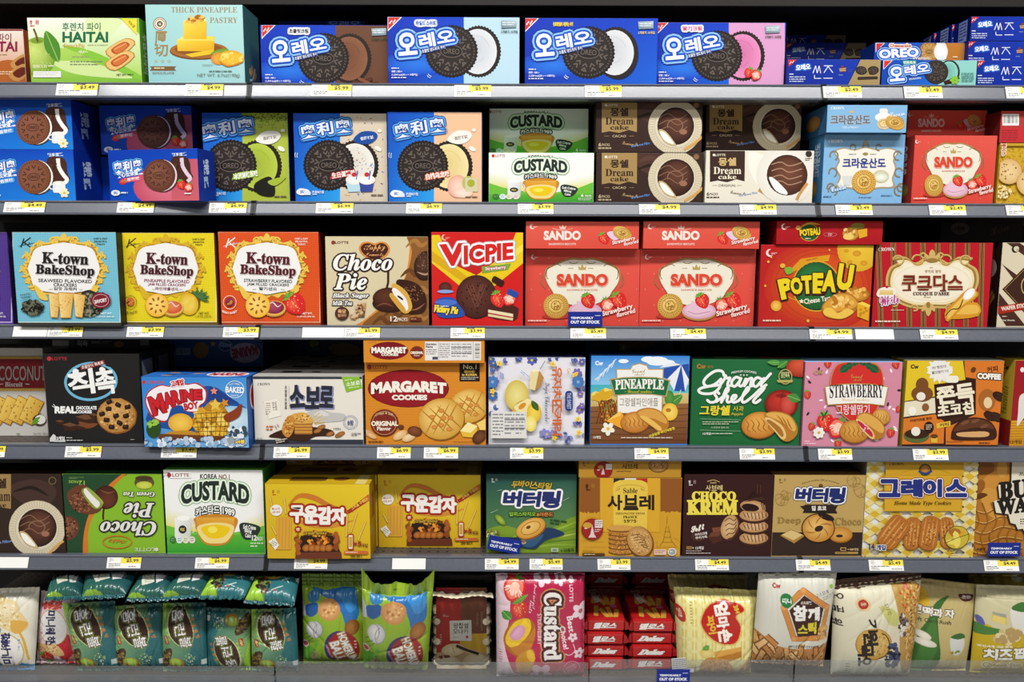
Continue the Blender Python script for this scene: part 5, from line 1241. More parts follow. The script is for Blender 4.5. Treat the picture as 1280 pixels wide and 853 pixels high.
def heim(A):
    A.R(1080,160,1500,720,'d9cdb0')
    for x in (0,150,300): A.P([(1150+x*2-300,160),(1235+x*2-300,160),(1400+x*2,500),(1320+x*2,500)],'4a2a20')
    A.P([(1100,260),(1300,520),(1180,700),(1080,600)],'d9cdb0'); A.P([(1095,600),(1165,705),(1290,705),(1110,480)],'4a2a20')
    A.P([(1280,330),(1420,470),(1280,620),(1140,470)],'3f241a'); A.ring(1300,450,40,60,6,'c8b070'); A.LS([(1280,345,1155,470),(1155,470,1280,605)],3,'a8884a')
    A.P([(1110,580),(1400,535),(1400,580),(1112,630)],'a8281f'); A.T('WAFER STICK',1220,583,175,26,'f0e0cc',rot=9,b=.04)
    crown_moon(A,1222,214,22,'2a1a14','d9cdb0'); A.tiny(1140,640,1190,650,1,'e8dcc8'); A.T('Net Weight',1180,670,80,14,'e8dcc8',b=.02)
def heim_side(A):
    A.R(0,0,1000,1000,'2c1712'); A.E(480,300,330,115,'a89a94'); A.T('HEIM',480,300,180,330,'3a2a28',rot=0,b=.03); A.E(300,75,160,36,'b8a8a0'); A.LS([(250,800,700,580),(350,830,800,620)],60,'8a6a3a')
box('wafer_box','brown and cream wafer stick box at the right end of the third shelf','3e',1101,1560,171,3,heim,'d9cdb0','2c1712',Y=.012,dep=.055,cat='wafer box',left=heim_side)
hb = box('wafer_box','dark wafer box lying in deep shade behind the red striped box','3e',740,1260,40,3,lambda A: (A.E(870,80,60,40,'6a5a54'),A.T('HEIM',870,80,60,26,'2a1a18',b=.03),A.T('Heim',1120,85,120,50,'6a4a3a',st='script',rot=20)),'2c1712','1a0e0a',Y=.24,dep=.16,on=SHELF_Z[3]+.13,cat='wafer box')  # oval and lettering dimmed, deep shade painted into their colours
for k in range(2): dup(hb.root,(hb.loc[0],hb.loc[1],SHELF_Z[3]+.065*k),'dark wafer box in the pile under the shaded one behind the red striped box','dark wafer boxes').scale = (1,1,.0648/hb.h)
# ---------------------------------------------------------------- fourth row
def coconut(A):
    A.R(-200,50,250,520,'ccc8c0'); A.P([(-200,108),(250,108),(250,270),(-200,270)],'8a2028'); A.LS([(-200,112,250,112),(-200,266,250,266)],8,'c8a050')
    for i in range(30): A.E(-190+i*15,270,8,7,'c8a050'); 
    for i in range(30): A.E(-190+i*15,108,8,7,'c8a050')
    A.T('BUTTER COCONUT',25,187,415,74,'a8a29a',b=.012); A.T('Biscuit',72,242,88,24,'e8e0d8',st='serif'); A.LS([(0,242,18,240),(130,240,150,242)],4,'e8e0d8')
    for x in (-60,-10,40,95,150): square_cracker(A,[(x,295),(x+75,330),(x+15,448),(x-55,415)],col='d8a63a',c2='e8c460',d='a8762a',seed=x)
    A.E(200,420,34,28,'5a3a24'); A.E(205,418,27,23,'f2eee6'); leaf(A,160,440,200,425,8); leaf(A,165,430,205,405,8)
    A.tiny(85,485,115,495,1,'6a8a4a'); A.T('Net Wt. 100 g',205,489,70,11,'55504a')
box('biscuit_box','grey white coconut biscuit box with a dark red band, left edge','4a',-180,243,60,4,coconut,'ccc8c0','a8a49c',Y=.062,dep=.06)
def chikchok(A):
    A.R(210,80,740,560,'211f1e'); A.T('LOTTE',297,114,76,15,'b83038',b=.01); A.E(246,114,11,11,'b83038')
    A.ring(455,228,134,98,13,'6fb4d4',rot=4); A.E(455,228,120,84,'211f1e',rot=4); A.L([(530,142),(550,150)],14,'211f1e')
    A.T('칙',405,232,130,125,'f4f4f2',b=.03,rot=8); A.T('촉',527,228,100,128,'f4f4f2',b=.03,rot=8); A.E(378,180,15,15,'f4f4f2'); A.E(510,168,13,13,'f4f4f2')
    A.P([(400,150),(520,120),(526,142),(406,172)],'8a3030'); A.T('초콜릿이 톡톡톡',463,146,112,18,'f0e0d8',rot=13,b=.02)
    A.T('REAL',328,370,108,36,'f2f2f0',b=.06); A.T('CHOCOLATE',432,360,104,18,'f2f2f0',b=.05); A.T('COOKIES',420,380,80,16,'f2f2f0',b=.05); A.LS([(262,350,272,358),(268,342,276,352)],3,'e8e8e4')
    for x,y,s_ in ((350,455,40),(300,432,22),(430,420,52),(410,455,30),(470,400,24)): A.P([(x-s_,y-s_*.3),(x,y-s_*.55),(x+s_,y-s_*.2),(x+s_*.8,y+s_*.5),(x-s_*.6,y+s_*.5)],'3a2216'); A.P([(x-s_,y-s_*.3),(x,y-s_*.55),(x+s_,y-s_*.2),(x,y)],'6a4630')
    A.L([(395,430),(440,450),(490,440)],26,'7a4426',True,True)
    A.E(586,402,101,90,'8a5424',wob=.025); A.E(584,398,97,86,'b07a3a','d9a862',wob=.03,off=(-20,-30)); A.spots(584,400,86,76,90,5,('c8944e','96622a','e0b878'),seed=3)
    for x,y in ((548,330),(592,345),(545,365),(640,355),(512,390),(582,400),(535,420),(632,400),(600,435),(560,455),(630,455)): A.RR(x-15,y-11,x+15,y+11,7,'2c1a14',rot=x*7 % 60-30); A.E(x-3,y-4,6,3,'5a3c30')
    A.P([(252,512),(270,490),(282,500),(282,528),(252,528)],'d8d8d4'); A.T('12개입',302,511,46,17,'f0f0ee',b=.04); A.R(272,520,330,530,'c8c8c4'); A.tiny(335,506,385,514,1,'d0d0cc'); A.tiny(335,518,468,528,1,'d0d0cc',3); A.tiny(655,515,690,523,1,'a8a8a4')
ck = box('cookie_box','black chocolate chip cookie box with a round blue ring, front one','4a',247,719,90,4,chikchok,'211f1e','1c1a19',Y=.008,dep=.055,group='black chocolate chip cookie boxes',right=lambda A: A.R(150,80,850,400,'6a6a6e'))
for k in range(1,6):
    dup(ck.root,(ck.loc[0]+.002*k,ck.loc[1]+.058*k,ck.z),'black chocolate chip cookie box in the file behind the front one','black chocolate chip cookie boxes')
def black_lid(A): A.R(240,5,760,70,'191817'); A.R(262,22,345,50,'6a6a6a'); A.T('칙촉',412,38,52,30,'a8a8a8',b=.05); A.T('REAL',482,32,46,14,'8a8a88',b=.05); A.tiny(508,26,560,40,2,'8a8a88'); A.E(595,42,24,16,'8a6034'); A.R(700,20,745,48,'6a6a6a')
box('cookie_box','black cookie box lying flat on the file of black chip cookie boxes','4a',262,752,10,4,black_lid,'1c1a19','161514',Y=.075,dep=.16,on=ck.top+.0003)
def marine(A):
    A.Q([(690,195),(1270,195),(1270,560),(690,560)],('2f7fd0','3f8fd8','7fb8dc','4a98d8'),5)
    A.B([(740,440),(800,330),(1040,250),(1180,330),(1250,380),(1240,440),(1000,480)],'1c4f9a',4); A.E(1150,420,140,70,'8fc0e0','d8e8f0'); A.P([(1050,250),(1195,335),(1030,330)],'1f3f88')
    A.T('ORION',778,232,78,15,'c83a30',b=.02); A.E(720,232,9,9,'c83a30')
    blob = [(725,320),(745,275),(800,245),(850,250),(885,225),(935,240),(985,235),(1032,270),(1030,325),(1000,352),(990,380),(930,378),(910,350),(860,360),(830,430),(770,415),(738,370)]
    A.B(blob,'b8242c',5); A.B([(878+(x-878)*.96,318+(y-318)*.93) for x,y in blob],'f4eef0',5)
    for ch,x,y,wd,h,r in (('M',787,345,72,98,18),('A',842,322,48,78,14),('R',880,308,42,70,10),('I',910,302,14,62,8),('N',943,298,48,58,6),('E',990,294,42,50,2)): A.T(ch,x,y,wd,h,'c8242c',rot=r,b=.06,ol=[(4,'8a1a24')])
    A.T('BOY',957,350,74,36,'c8242c',rot=10,b=.06); A.T('고래밥',888,236,66,30,'c8242c',rot=12,b=.05,ol=[(4,'f4eef0')])
    A.ring(1175,268,47,44,3,'e8f2f8'); A.T('BAKED',1175,270,92,30,'f4f8fa',b=.04,rot=-3); A.T('NOT FRIED',1175,245,54,10,'e8f2f8',arc=5); A.T('SNACK',1175,298,40,9,'e8f2f8')
    # net of golden star and fish crackers, plain barrel and waves
    A.B([(960,420),(1010,370),(1070,320),(1140,380),(1145,470),(1120,500),(1010,500),(975,470)],'b8801c',4)
    rd = random.Random(5)
    for i in range(26): A.star(rd.uniform(985,1125),rd.uniform(365,490),rd.uniform(20,30),5,.6,('e8b83a','f2cf62','d8a02a')[i % 3],rot=rd.uniform(0,70))
    A.LS([(980+i*26,370+abs(i-3)*8,1000+i*20,495) for i in range(7)]+[(975,390+i*22,1140,380+i*24) for i in range(5)],2.5,'6a4a1c')
    A.star(1078,345,34,5,.5,'e8c050'); A.star(1072,276,20,5,.5,'e88a78'); A.star(1125,335,24,5,.5,'d88a2a',rot=20)
    A.B([(1120,400),(1170,370),(1210,340),(1200,400),(1140,430)],'8a3a1c',4)
    A.E(905,435,62,48,'e0a428','f2cc5a'); A.B([(845,480),(960,475),(1000,515),(830,515)],'c08a2a',4)
    A.RR(795,495,1130,525,12,'6a3c1c',rot=-2); A.LS([(800,512,1125,512)],3,'4a2812')
    A.E(770,465,36,44,'2c4a1f'); A.spots(770,440,26,20,16,9,('7ab03a','9ac84a'),seed=2); A.spots(1190,480,50,26,40,10,('f0f4f6','c8dce8','3a4a5a'),seed=3)
    A.spots(980,530,280,20,70,13,('dfe8f0','8ab0d0','b8c8e0'),seed=6); A.RR(1140,505,1175,540,6,'9aa0a4',rot=30); A.T('x4봉',1202,528,48,20,'f2d83a',b=.05,ol=[(3,'3a2a8a')]); A.RR(1188,490,1222,512,6,'e8e8f0'); A.T('NET',735,523,20,10,'10306a',b=.03)
def marine_top(A): A.R(0,0,1000,1000,'2f6fc4'); A.E(760,500,200,420,'e8e0e8'); A.T('MARINE',760,500,330,460,'b8242c',b=.06); A.spots(330,500,180,400,8,60,('c8a030','3a2a22'),seed=2)
mbx = box('snack_box','light blue star cracker snack box, front one sticking out over the rail','4a',724,1246,206,4,marine,'2f7fd0','1c4f9a',Y=-.012,YR=-.016,dep=.06,cat='snack box',topart=marine_top,right=lambda A: (A.E(500,300,300,200,'e8e0e8'),A.E(500,300,250,160,'b8242c')))
def marine_back(A):  # dimmed version of the box colours, with the shade at the back painted in
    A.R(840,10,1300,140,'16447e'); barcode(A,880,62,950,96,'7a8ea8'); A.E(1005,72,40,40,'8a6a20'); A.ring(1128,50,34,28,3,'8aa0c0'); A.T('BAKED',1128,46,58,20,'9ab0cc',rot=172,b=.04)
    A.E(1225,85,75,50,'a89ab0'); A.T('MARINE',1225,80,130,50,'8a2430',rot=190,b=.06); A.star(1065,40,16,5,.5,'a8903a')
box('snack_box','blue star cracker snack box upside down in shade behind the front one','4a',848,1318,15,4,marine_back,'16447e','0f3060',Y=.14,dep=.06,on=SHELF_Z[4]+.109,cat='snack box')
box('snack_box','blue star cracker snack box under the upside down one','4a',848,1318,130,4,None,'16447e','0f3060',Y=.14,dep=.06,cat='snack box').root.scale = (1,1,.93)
def soboro(A):
    A.R(20,200,620,575,'e6e0d4'); A.R(20,200,620,224,'3a3e48'); A.R(20,536,620,575,'343844')
    A.T('CROWN',82,250,64,14,'3a3630',st='serif')
    for ch,x,y,wd,h,rot in (('소',252,312,72,112,4),('보',335,320,76,110,0),('로',405,315,68,108,-2)): A.T(ch,x,y,wd,h,'2a2c3a',b=.045,rot=rot,ol=[(4,'8a8fb0')],dx=(4,5))
    for k,ch in enumerate('소보로소보로'): A.T(ch,196,264+k*21,13,17,'3a3630',b=.02)
    A.LS([(212,258,212,378)],1.5,'8a8680')
    A.P([(482,208),(574,208),(590,270),(508,292)],'86b83a'); A.T('소보로',542,245,72,20,'f2f6e4',rot=8,b=.02); A.tiny(500,222,560,232,1,'dcecc0',rot=8); A.tiny(520,262,575,272,1,'dcecc0',2,rot=8)
    A.L([(76,342),(140,325),(170,412)],2,'8a8478'); A.P([(80,340),(150,322),(172,412),(108,430)],'efe9dc'); A.T('笑福',138,362,24,48,'6a5a48',rot=6); A.tiny(92,345,118,410,6,'a89a88',2)
    A.B([(270,420),(330,385),(380,380),(430,395),(500,405),(480,440),(300,445)],'c2c0bc',4); A.B([(340,410),(380,385),(420,412)],'d8d6d2',3)
    A.LS([(330,430,370,398),(335,440,385,410),(340,450,400,425),(345,455,395,445)],5,'d8b468')
    A.B([(108,520),(160,490),(240,470),(330,470),(430,485),(440,515),(350,520),(290,545),(180,530)],'3a2216',4)
    for y in (500,484,468,452): A.RR(240,y-10,334,y+8,8,'a8682a'); A.RR(242,y-12,332,y,6,'d09a48')
    A.B([(220,410),(290,395),(335,430),(325,450),(240,450)],'d8a650',3); A.spots(278,425,46,20,40,4,('f0cc84','a86a24'),seed=4)
    A.B([(175,485),(205,415),(240,425),(235,490),(205,525)],'c8883a',3); A.spots(208,465,24,40,40,4,('e8b868','94581c'),seed=5)
    for x,y in ((380,470),(360,490),(425,505),(470,512),(480,505)): A.E(x,y,22,11,'8a5426','b87a40',rot=20)
    A.P([(138,540),(205,524),(212,546),(145,562)],'2c221c'); A.tiny(145,532,205,552,2,'e8e0d0',rot=12)
    A.ring(530,445,38,36,2,'8a90b8'); A.ring(530,445,30,28,1.5,'8a90b8'); A.T('8봉',530,448,32,28,'4a5088',b=.02); A.tiny(95,462,132,492,2,'c8622a'); A.T('195g',462,480,38,12,'55504a',b=.02); A.LS([(152,455,160,470),(140,462,150,480)],3,'3a2a20')
    A.tiny(535,500,585,518,2,'6a665e'); A.tiny(45,526,105,533,1,'8a857c')
def soboro_top(A): A.R(0,0,1000,1000,'d8d4cc'); A.R(0,600,1000,1000,'bdbab4'); A.R(200,100,380,400,'2a2a2c'); A.R(480,150,560,350,'2a2a2c')
sb = box('biscuit_box','white crumble biscuit box with dark slate bands and brush lettering','4b',37,597,208,4,soboro,'e6e0d4','8f9098',top='d2cec6',Y=.006,dep=.06,group='white crumble biscuit boxes',topart=soboro_top)
for k in range(1,4):
    dup(sb.root,(sb.loc[0],sb.loc[1]+.063*k,sb.z),'white crumble biscuit box in the file behind the front one','white crumble biscuit boxes')
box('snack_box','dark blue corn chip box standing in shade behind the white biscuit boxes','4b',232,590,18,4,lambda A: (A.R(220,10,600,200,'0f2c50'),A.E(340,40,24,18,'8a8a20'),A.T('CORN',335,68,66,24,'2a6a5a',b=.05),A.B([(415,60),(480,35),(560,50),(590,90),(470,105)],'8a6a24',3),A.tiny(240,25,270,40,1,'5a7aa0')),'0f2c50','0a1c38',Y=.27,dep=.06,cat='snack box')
def margaret(A):
    A.R(600,125,1240,570,'d98a28'); A.LS([(600,140+i*14,1240,140+i*14) for i in range(31)],3,'d58224')
    A.T('LOTTE',682,162,76,17,'9a3a28',b=.01); A.E(626,162,13,13,'9a3a28')
    A.E(828,272,210,98,'6a1018'); A.E(828,272,206,95,'8a1620','a01c26')
    A.T('MARGARET',830,272,388,58,'f4efe2',b=.07,arc=10); A.T('COOKIES',834,318,182,28,'f4efe2',b=.06)
    A.P([(1092,135),(1196,135),(1196,235),(1092,235)],'1c1814'); A.T('No.1',1145,160,68,24,'e8dcb0',b=.01); A.T('BRAND',1144,184,54,13,'d8b050',b=.05); A.T('in KOREA',1144,201,78,13,'d8b050',b=.05); A.tiny(1100,212,1190,230,2,'c8c0b0')
    def cookie(x,y,rx,ry,rot=0):
        A.E(x+4,y+8,rx,ry,'8a5a18',rot=rot); A.E(x,y,rx,ry,'cf9a3a','f4d078',rot=rot,off=(-rx*.2,-ry*.3))
        for k in (-.55,0,.55):
            for s_ in (-1,1):
                p = A.rot([(x+rx*k*.8-s_*rx*.55,y-ry*.75),(x+rx*k*.8,y),(x+rx*k*.8+s_*rx*.55,y+ry*.75)],x,y,rot); p = x+(p[:,0]-x)*.85,y+(p[:,1]-y)*.9
                A.L(list(zip(*p)),rx*.055,'b07a24',True,True)
        for dx,dy in ((-.4,-.1),(0,-.4),(.4,-.05),(0,.3),(-.3,.4),(.35,.5),(.1,-.05)): A.E(x+rx*dx,y+ry*dy,rx*.13,ry*.1,'c87a2a','dc9848')
    cookie(1140,362,100,88,12); cookie(998,428,118,106,10)
    for c,r in (('5a2418',72),('7a2a1c',69)): A.E(705,449,r,r*.97,c)
    A.ring(705,449,63,61,2,'d8a878'); A.T('ORIGINAL',706,452,138,26,'f6ecd8',b=.05); A.T('Flavor',703,478,72,20,'f6ecd8',b=.03); A.T('Crispy & Soft',705,412,92,17,'e8c898',arc=14,b=.01)
    for x,y,rx,ry,r,c,c2 in ((620,500,34,17,-20,'c88a48','e0b080'),(785,512,40,20,30,'d8a868','f0d0a0'),(830,525,36,19,20,'d8a868','f4dcb0'),(862,492,38,26,-10,'5a2c18','8a5030'),(640,515,28,12,-25,'d8a060','eac090'),(790,470,16,12,0,'5a2c18','7a4020')): A.E(x,y,rx,ry,c,c2,rot=r,off=(-6,-6))
    A.P([(1095,490),(1135,445),(1185,465),(1175,525),(1110,520)],'e8bc40'); A.P([(1095,490),(1135,445),(1185,465),(1150,500)],'f8e8a0'); A.P([(1180,450),(1240,420),(1240,480),(1200,490)],'f0d070'); A.E(1195,520,42,30,'4a2414','7a4a2c',rot=40)
    A.tiny(622,540,745,550,1,'7a4a18',3,.7); A.tiny(1060,543,1180,549,1,'a86a20',5)
def margaret_lid(A):
    A.R(580,10,1240,140,'d98a28'); A.T('LOTTE',642,34,40,10,'a8542a'); A.E(728,77,100,46,'7a141c'); A.T('MARGARET',728,74,182,32,'f4efe2',b=.07); A.T('COOKIES',732,97,88,14,'f4efe2',b=.05)
    A.E(872,87,35,34,'7a2a1c'); A.T('ORIGINAL',872,87,66,14,'f6ecd8',b=.05); A.T('Flavor',872,101,30,9,'f6ecd8')
    A.R(913,30,1203,127,'e8e4e0'); nutri(A,980,34,1162,122,3,'e8e4e0'); A.T('Nutrition',945,43,56,11,'2a2a50',b=.03); A.T('Facts',936,56,36,11,'2a2a50',b=.03); A.tiny(918,68,974,100,3,'8a8a90'); A.R(952,108,980,122,'4a4a5a'); A.LS([(983,32,983,125),(1163,32,1163,125)],1.5,'6a6a70'); barcode(A,1168,34,1201,124,'e8e4e0',False)
mg = box('cookie_box','orange cookie box with a dark red oval, upright one under the flat one','4b',609,1228,136,4,margaret,'d98a28','b06a1c',Y=.004,dep=.065,group='orange butter cookie boxes')
box('cookie_box','orange cookie box with a nutrition table lying flat on the upright one','4b',597,1221,20,4,margaret_lid,'d98a28','b06a1c',Y=-.008,dep=.14,on=mg.top+.0003,group='orange butter cookie boxes')
def yuja(A):
    A.R(40,118,640,630,'e6e4ea')
    rd = random.Random(11)
    for i in range(46):
        if i % 4 == 0: x,y = rd.uniform(50,620),rd.uniform(125,160)
        elif i % 4 == 1: x,y = rd.uniform(560,620),rd.uniform(125,615)
        elif i % 4 == 2: x,y = rd.uniform(55,110),rd.uniform(130,620)
        else: x,y = rd.uniform(380,620),rd.uniform(570,615)
        c = ('5a62b0','7a6ab8','3f6ab0','8a8ac8')[i % 4]
        if i % 3 == 0: flower(A,x,y,rd.uniform(16,32),c,'e8c83a',6,rd.uniform(0,60))
        else:
            a = rd.uniform(0,6.28); leaf(A,x,y,x+34*math.cos(a),y+34*math.sin(a),9,c,'b8b8e0'); leaf(A,x,y,x+28*math.cos(a+1),y+28*math.sin(a+1),8,'2f4a90','a8b0d8')
    for x,y in ((115,162),(75,325),(430,165),(560,230),(440,600),(585,570),(580,490)): flower(A,x,y,17,'f0d050','e09a28',5)
    for x,y in ((75,270),(580,270)): flower(A,x,y,36,'4a7ab8','8ab0d8',9)
    for k,ch in enumerate('유자치즈케익'): A.T(ch,455,215+k*67,74,58,'d0662a',rot=-90,b=.02)
    A.T('Yuja Cheesecake',392,390,230,44,'4a4f7a',rot=-90,st='script'); A.RR(503,322,548,442,20,'2c3f80'); A.T('THE SWEET',526,382,96,24,'c8d0e8',rot=-90,b=.01)
    A.T('Cw',525,205,30,22,'d8b050',rot=-90,b=.03); A.E(218,350,70,92,'d2ba50','ece090'); A.E(260,440,74,62,'c8a838','e8d070',rot=30); A.B([(200,420),(250,385),(290,370),(310,420),(250,455)],'f0e0a0',4); A.E(250,412,26,14,'d89030',rot=40)
    A.E(320,450,42,60,'e0b828','f2d858'); A.E(300,515,34,48,'ecd460','f8ee98'); leaf(A,305,380,345,440,18,'3a5a28','6a8a3a')
    A.P([(300,205),(350,200),(325,320),(292,310)],'e8d8a0'); A.P([(350,200),(378,245),(362,290),(325,320)],'b88a4a'); A.P([(312,200),(350,198),(355,206),(310,212)],'f6ecc8'); A.L([(385,145),(355,195)],5,'8a8a9a')
    for k in range(3): A.tiny(120+k*8,200+k*6,128+k*8,290,1,'6a7ab8')
    A.T('유자맛 케익',108,240,100,18,'8a6ab0',rot=-90); A.tiny(235,215,290,235,2,'8aa8d0',rot=-40)
def sticker_yuja(A): nutri(A,65,448,275,600,5,'e4e2dc')
box('cake_box','white cheesecake box with blue flowers, standing on its side','4c',50,618,126,4,lambda A: (yuja(A),nutri(A,66,446,276,602,5,'e2e0da')),'e6e4ea','3f4a80',Y=.012,dep=.06,cat='cake box')
def pineapple(A):
    A.Q([(640,110),(1240,110),(1240,300),(640,300)],('2f84d8','2a7cd4','9fd0e8','8fc8e8'),4); A.Q([(640,290),(1240,290),(1240,350),(640,350)],('3fb0c0','3fb0c0','6fc8c8','5fc0c4'),2); A.Q([(640,340),(1240,340),(1240,430),(640,430)],('d8c080','d8c080','c8a860','c8a860'),2)
    A.Q([(640,420),(1240,400),(1240,640),(640,640)],('8a5a34','96643a','6a3c20','7a4a2a'),3); A.LS([(640,450+i*34,1240,430+i*38) for i in range(6)],4,'5a341c')
    for x,y,r in ((850,150,20),(1050,150,45),(1000,140,30),(1110,160,30)): A.E(x,y,r*1.5,r*.6,'eef4f8')
    A.T('Cw',706,162,48,26,'f2f6fa',b=.05); A.LS([(680+i*9,260-i*9+(i % 3)*14,700+i*9,245-i*9) for i in range(13)],4,'e8f2f8')
    c = (1192,172); e = [(1085,245),(1110,255),(1150,325),(1215,330),(1238,260),(1290,250)]
    A.P([c,(1060,190),(1100,168),(1150,160)],'e8ecf4')
    for i in range(5): A.P([c,e[i],e[i+1]],('e8ecf4','2a4fa8')[(i+1) % 2] if i != 2 else '2a4fa8')
    A.P([c,(1238,165),(1238,260)],'2a4fa8'); A.P([c,(1080,195),(1085,245)],'2a4fa8'); A.L([(1190,320),(1140,470)],5,'d8d8d8')
    leaf(A,1105,420,1200,350,28,'4a8a3a','8ac06a'); A.E(1122,368,28,44,'3f7a34','5f9a48')
    A.E(755,442,56,78,'8a4a1c','b06a2a'); A.LS([(700+i*16,380,730+i*18,520) for i in range(6)]+[(810-i*16,380,780-i*18,520) for i in range(6)],4,'5a2c12'); A.spots(755,442,46,66,24,6,('d89a3a','6a8a3a'),seed=3)
    A.spots(720,350,60,26,24,20,('e8c040','f2d868','d8a828'),seed=4)
    A.P([(806,195),(890,195),(900,172),(945,160),(990,172),(1000,195),(1088,195),(1080,460),(812,460)],'b8a070'); A.P([(812,201),(893,201),(905,178),(945,167),(985,178),(997,201),(1082,201),(1074,456),(818,456)],'f0eee8')
    A.T('Grand',940,208,80,24,'a88a50',st='script',rot=3); A.T('shell',945,228,62,14,'a88a50',st='script')
    A.P([(768,255),(850,244),(945,241),(1045,244),(1128,262),(1105,362),(1020,350),(945,348),(870,350),(795,356)],'b8a070'); A.P([(776,261),(850,250),(945,247),(1045,250),(1119,267),(1099,354),(1020,344),(945,342),(870,344),(801,349)],'1a6a3c')
    A.T('PINEAPPLE',945,290,288,58,'f6f2e8',st='serif',b=.02,arc=6); A.T('- Dessert cookies -',945,328,172,20,'e8d040',st='script')
    A.T('그랑쉘파인애플',940,392,230,50,'8a7a6a')
    A.P([(748,505),(830,445),(850,470),(840,550)],'f0a830'); A.P([(748,505),(830,445),(835,470)],'f8cc60'); shell_cookie(A,918,510,86,62,5,col='b8702a',c2='e8a850'); A.E(1125,450,46,52,'e8b830','f6dc70'); A.E(1115,440,16,12,'b8781c')
    A.B([(925,450),(990,425),(1060,440),(1110,490),(1115,540),(1070,575),(1020,540),(960,500)],'b87a2c',4); A.B([(935,455),(990,432),(1055,446),(1102,492),(1100,520),(1030,490),(960,480)],'d9a04a',4); A.B([(945,478),(990,480),(1070,540),(1065,562),(1020,535)],'e8bc5c',4)
    flower(A,758,550,40,'f2eedc','e8b838',5,20); A.T('10개입',693,600,44,18,'f0e8dc',b=.03); A.T('상큼달콤 파인애플쨈',1075,570,160,17,'f2dc40',rot=18,b=.03); A.tiny(835,598,1210,612,1,'e0d0bc',5)
box('cookie_box','blue beach scene pineapple cookie box with a parasol','4c',650,1228,119,4,pineapple,'2f84d8','2a5fa0',Y=.008,dep=.06,group='shell cookie boxes')
def grand(A):
    A.Q([(40,75),(700,75),(700,575),(40,575)],('20663a','266e40','1f6a36','1c6434'),3)
    A.T('Cw',117,124,50,26,'b8702c',b=.05); A.T('청우',168,127,34,14,'b8702c')
    for p in ([(243,176),(232,152),(195,150),(150,180),(130,212),(148,234),(190,224),(226,194)],[(226,194),(218,240),(180,272),(125,274),(102,258),(130,240),(222,226)],[(222,226),(246,192),(250,174),(258,190),(276,188),(264,214),(264,232),(284,228)],
              [(334,192),(308,184),(286,206),(286,228),(302,234),(322,214),(336,190)],[(336,190),(324,222),(334,234),(350,222)],[(350,222),(364,190),(354,232)],[(354,232),(378,196),(396,190),(390,216),(388,232),(404,230)],
              [(448,194),(424,186),(404,206),(404,228),(420,235),(440,214),(462,190)],[(498,164),(468,198),(446,224),(454,236),(474,226)],
              [(214,274),(200,262),(190,276),(202,298),(192,318),(166,322),(150,310)],[(200,318),(240,286),(266,254),(258,243),(242,274),(226,322)],[(226,322),(246,290),(262,288),(257,312),(264,322),(278,317)],
              [(278,317),(302,300),(308,285),(292,285),(282,306),(294,322),(320,314)],[(320,314),(352,280),(378,250),(370,241),(346,280),(340,310),(348,322),(366,315)],[(366,315),(404,284),(442,248),(464,238),(452,258),(416,296),(402,316),(416,324),(440,308)]):
        A.L(p,15,'f2f2ee',True); A.E(*p[0],7.5,7.5,'f2f2ee',n=12); A.E(*p[-1],7.5,7.5,'f2f2ee',n=12)
    A.T('PREMIUM COOKIES',350,160,138,12,'e8ece4',arc=10,b=.01)
    for x in (333,350,367): A.star(x,171,6,5,.45,'e8ece4')
    A.T('그랑쉘',190,366,165,54,'ecd63a',b=.03,sh=.1); A.T('사과',320,356,58,30,'ecd63a',sh=.05); A.T('Apple',312,387,66,22,'d8c03a')
    A.LS([(110,412,332,418),(110,474,332,480)],1.6,'a8c8a8'); A.tiny(122,425,320,448,2,'b8c0a0',3); A.T('사과퓨레 함유 2%',218,460,98,12,'c8d0b0'); A.T('12개입',146,494,44,14,'f0f0e8',b=.03); A.tiny(172,490,312,500,1,'d0dcc8',5)
    A.E(660,130,78,52,'9a2a1c','d85a3c',off=(-10,-20)); leaf(A,480,100,560,105,16,'5a9a4a'); leaf(A,535,130,590,95,20,'3f8a3a')
    A.ring(578,180,38,42,5,'b8a860'); A.T('달면톡톡',578,170,46,34,'d8cc90',b=.02); A.P([(530,198),(622,198),(615,212),(538,212)],'b8a860')
    A.E(557,330,92,78,'7a1614','c8382c',off=(-20,-20)); A.E(590,330,44,60,'b02a22','d8584a'); A.E(555,285,30,10,'8a1c18'); A.L([(556,300),(560,275),(568,265)],5,'4a2c18'); leaf(A,590,285,660,310,26,'4a8a3c','86bc66')
    shell_cookie(A,435,445,98,72,5,col='bf7426',c2='e8ae54'); A.B([(460,390),(520,370),(600,390),(642,450),(640,500),(600,535),(555,525),(500,450)],'b87a2c',4); A.B([(470,390),(525,376),(600,398),(635,455),(620,480),(560,430)],'e0ac54',4); A.B([(465,415),(490,405),(560,450),(582,505),(560,525),(510,470)],'e8c07a',4); A.B([(475,425),(492,418),(550,460),(568,500),(555,510),(515,465)],'a8702c',4)
    for k in range(3): A.L([(530+k*28,390+k*10),(555+k*22,420+k*12),(570+k*22,450+k*10)],7,'a86a22',True,True)
def grand_top(A): A.R(0,0,1000,1000,'1a4a2c'); A.T('Grandshell',380,500,300,400,'8a8a3a',st='script'); A.E(800,500,160,300,'6a2a1c')
box('cookie_box','dark green apple shell cookie box with white script','4d',53,658,86,4,grand,'226a3a','174a28',Y=.008,dep=.06,group='shell cookie boxes',topart=grand_top)
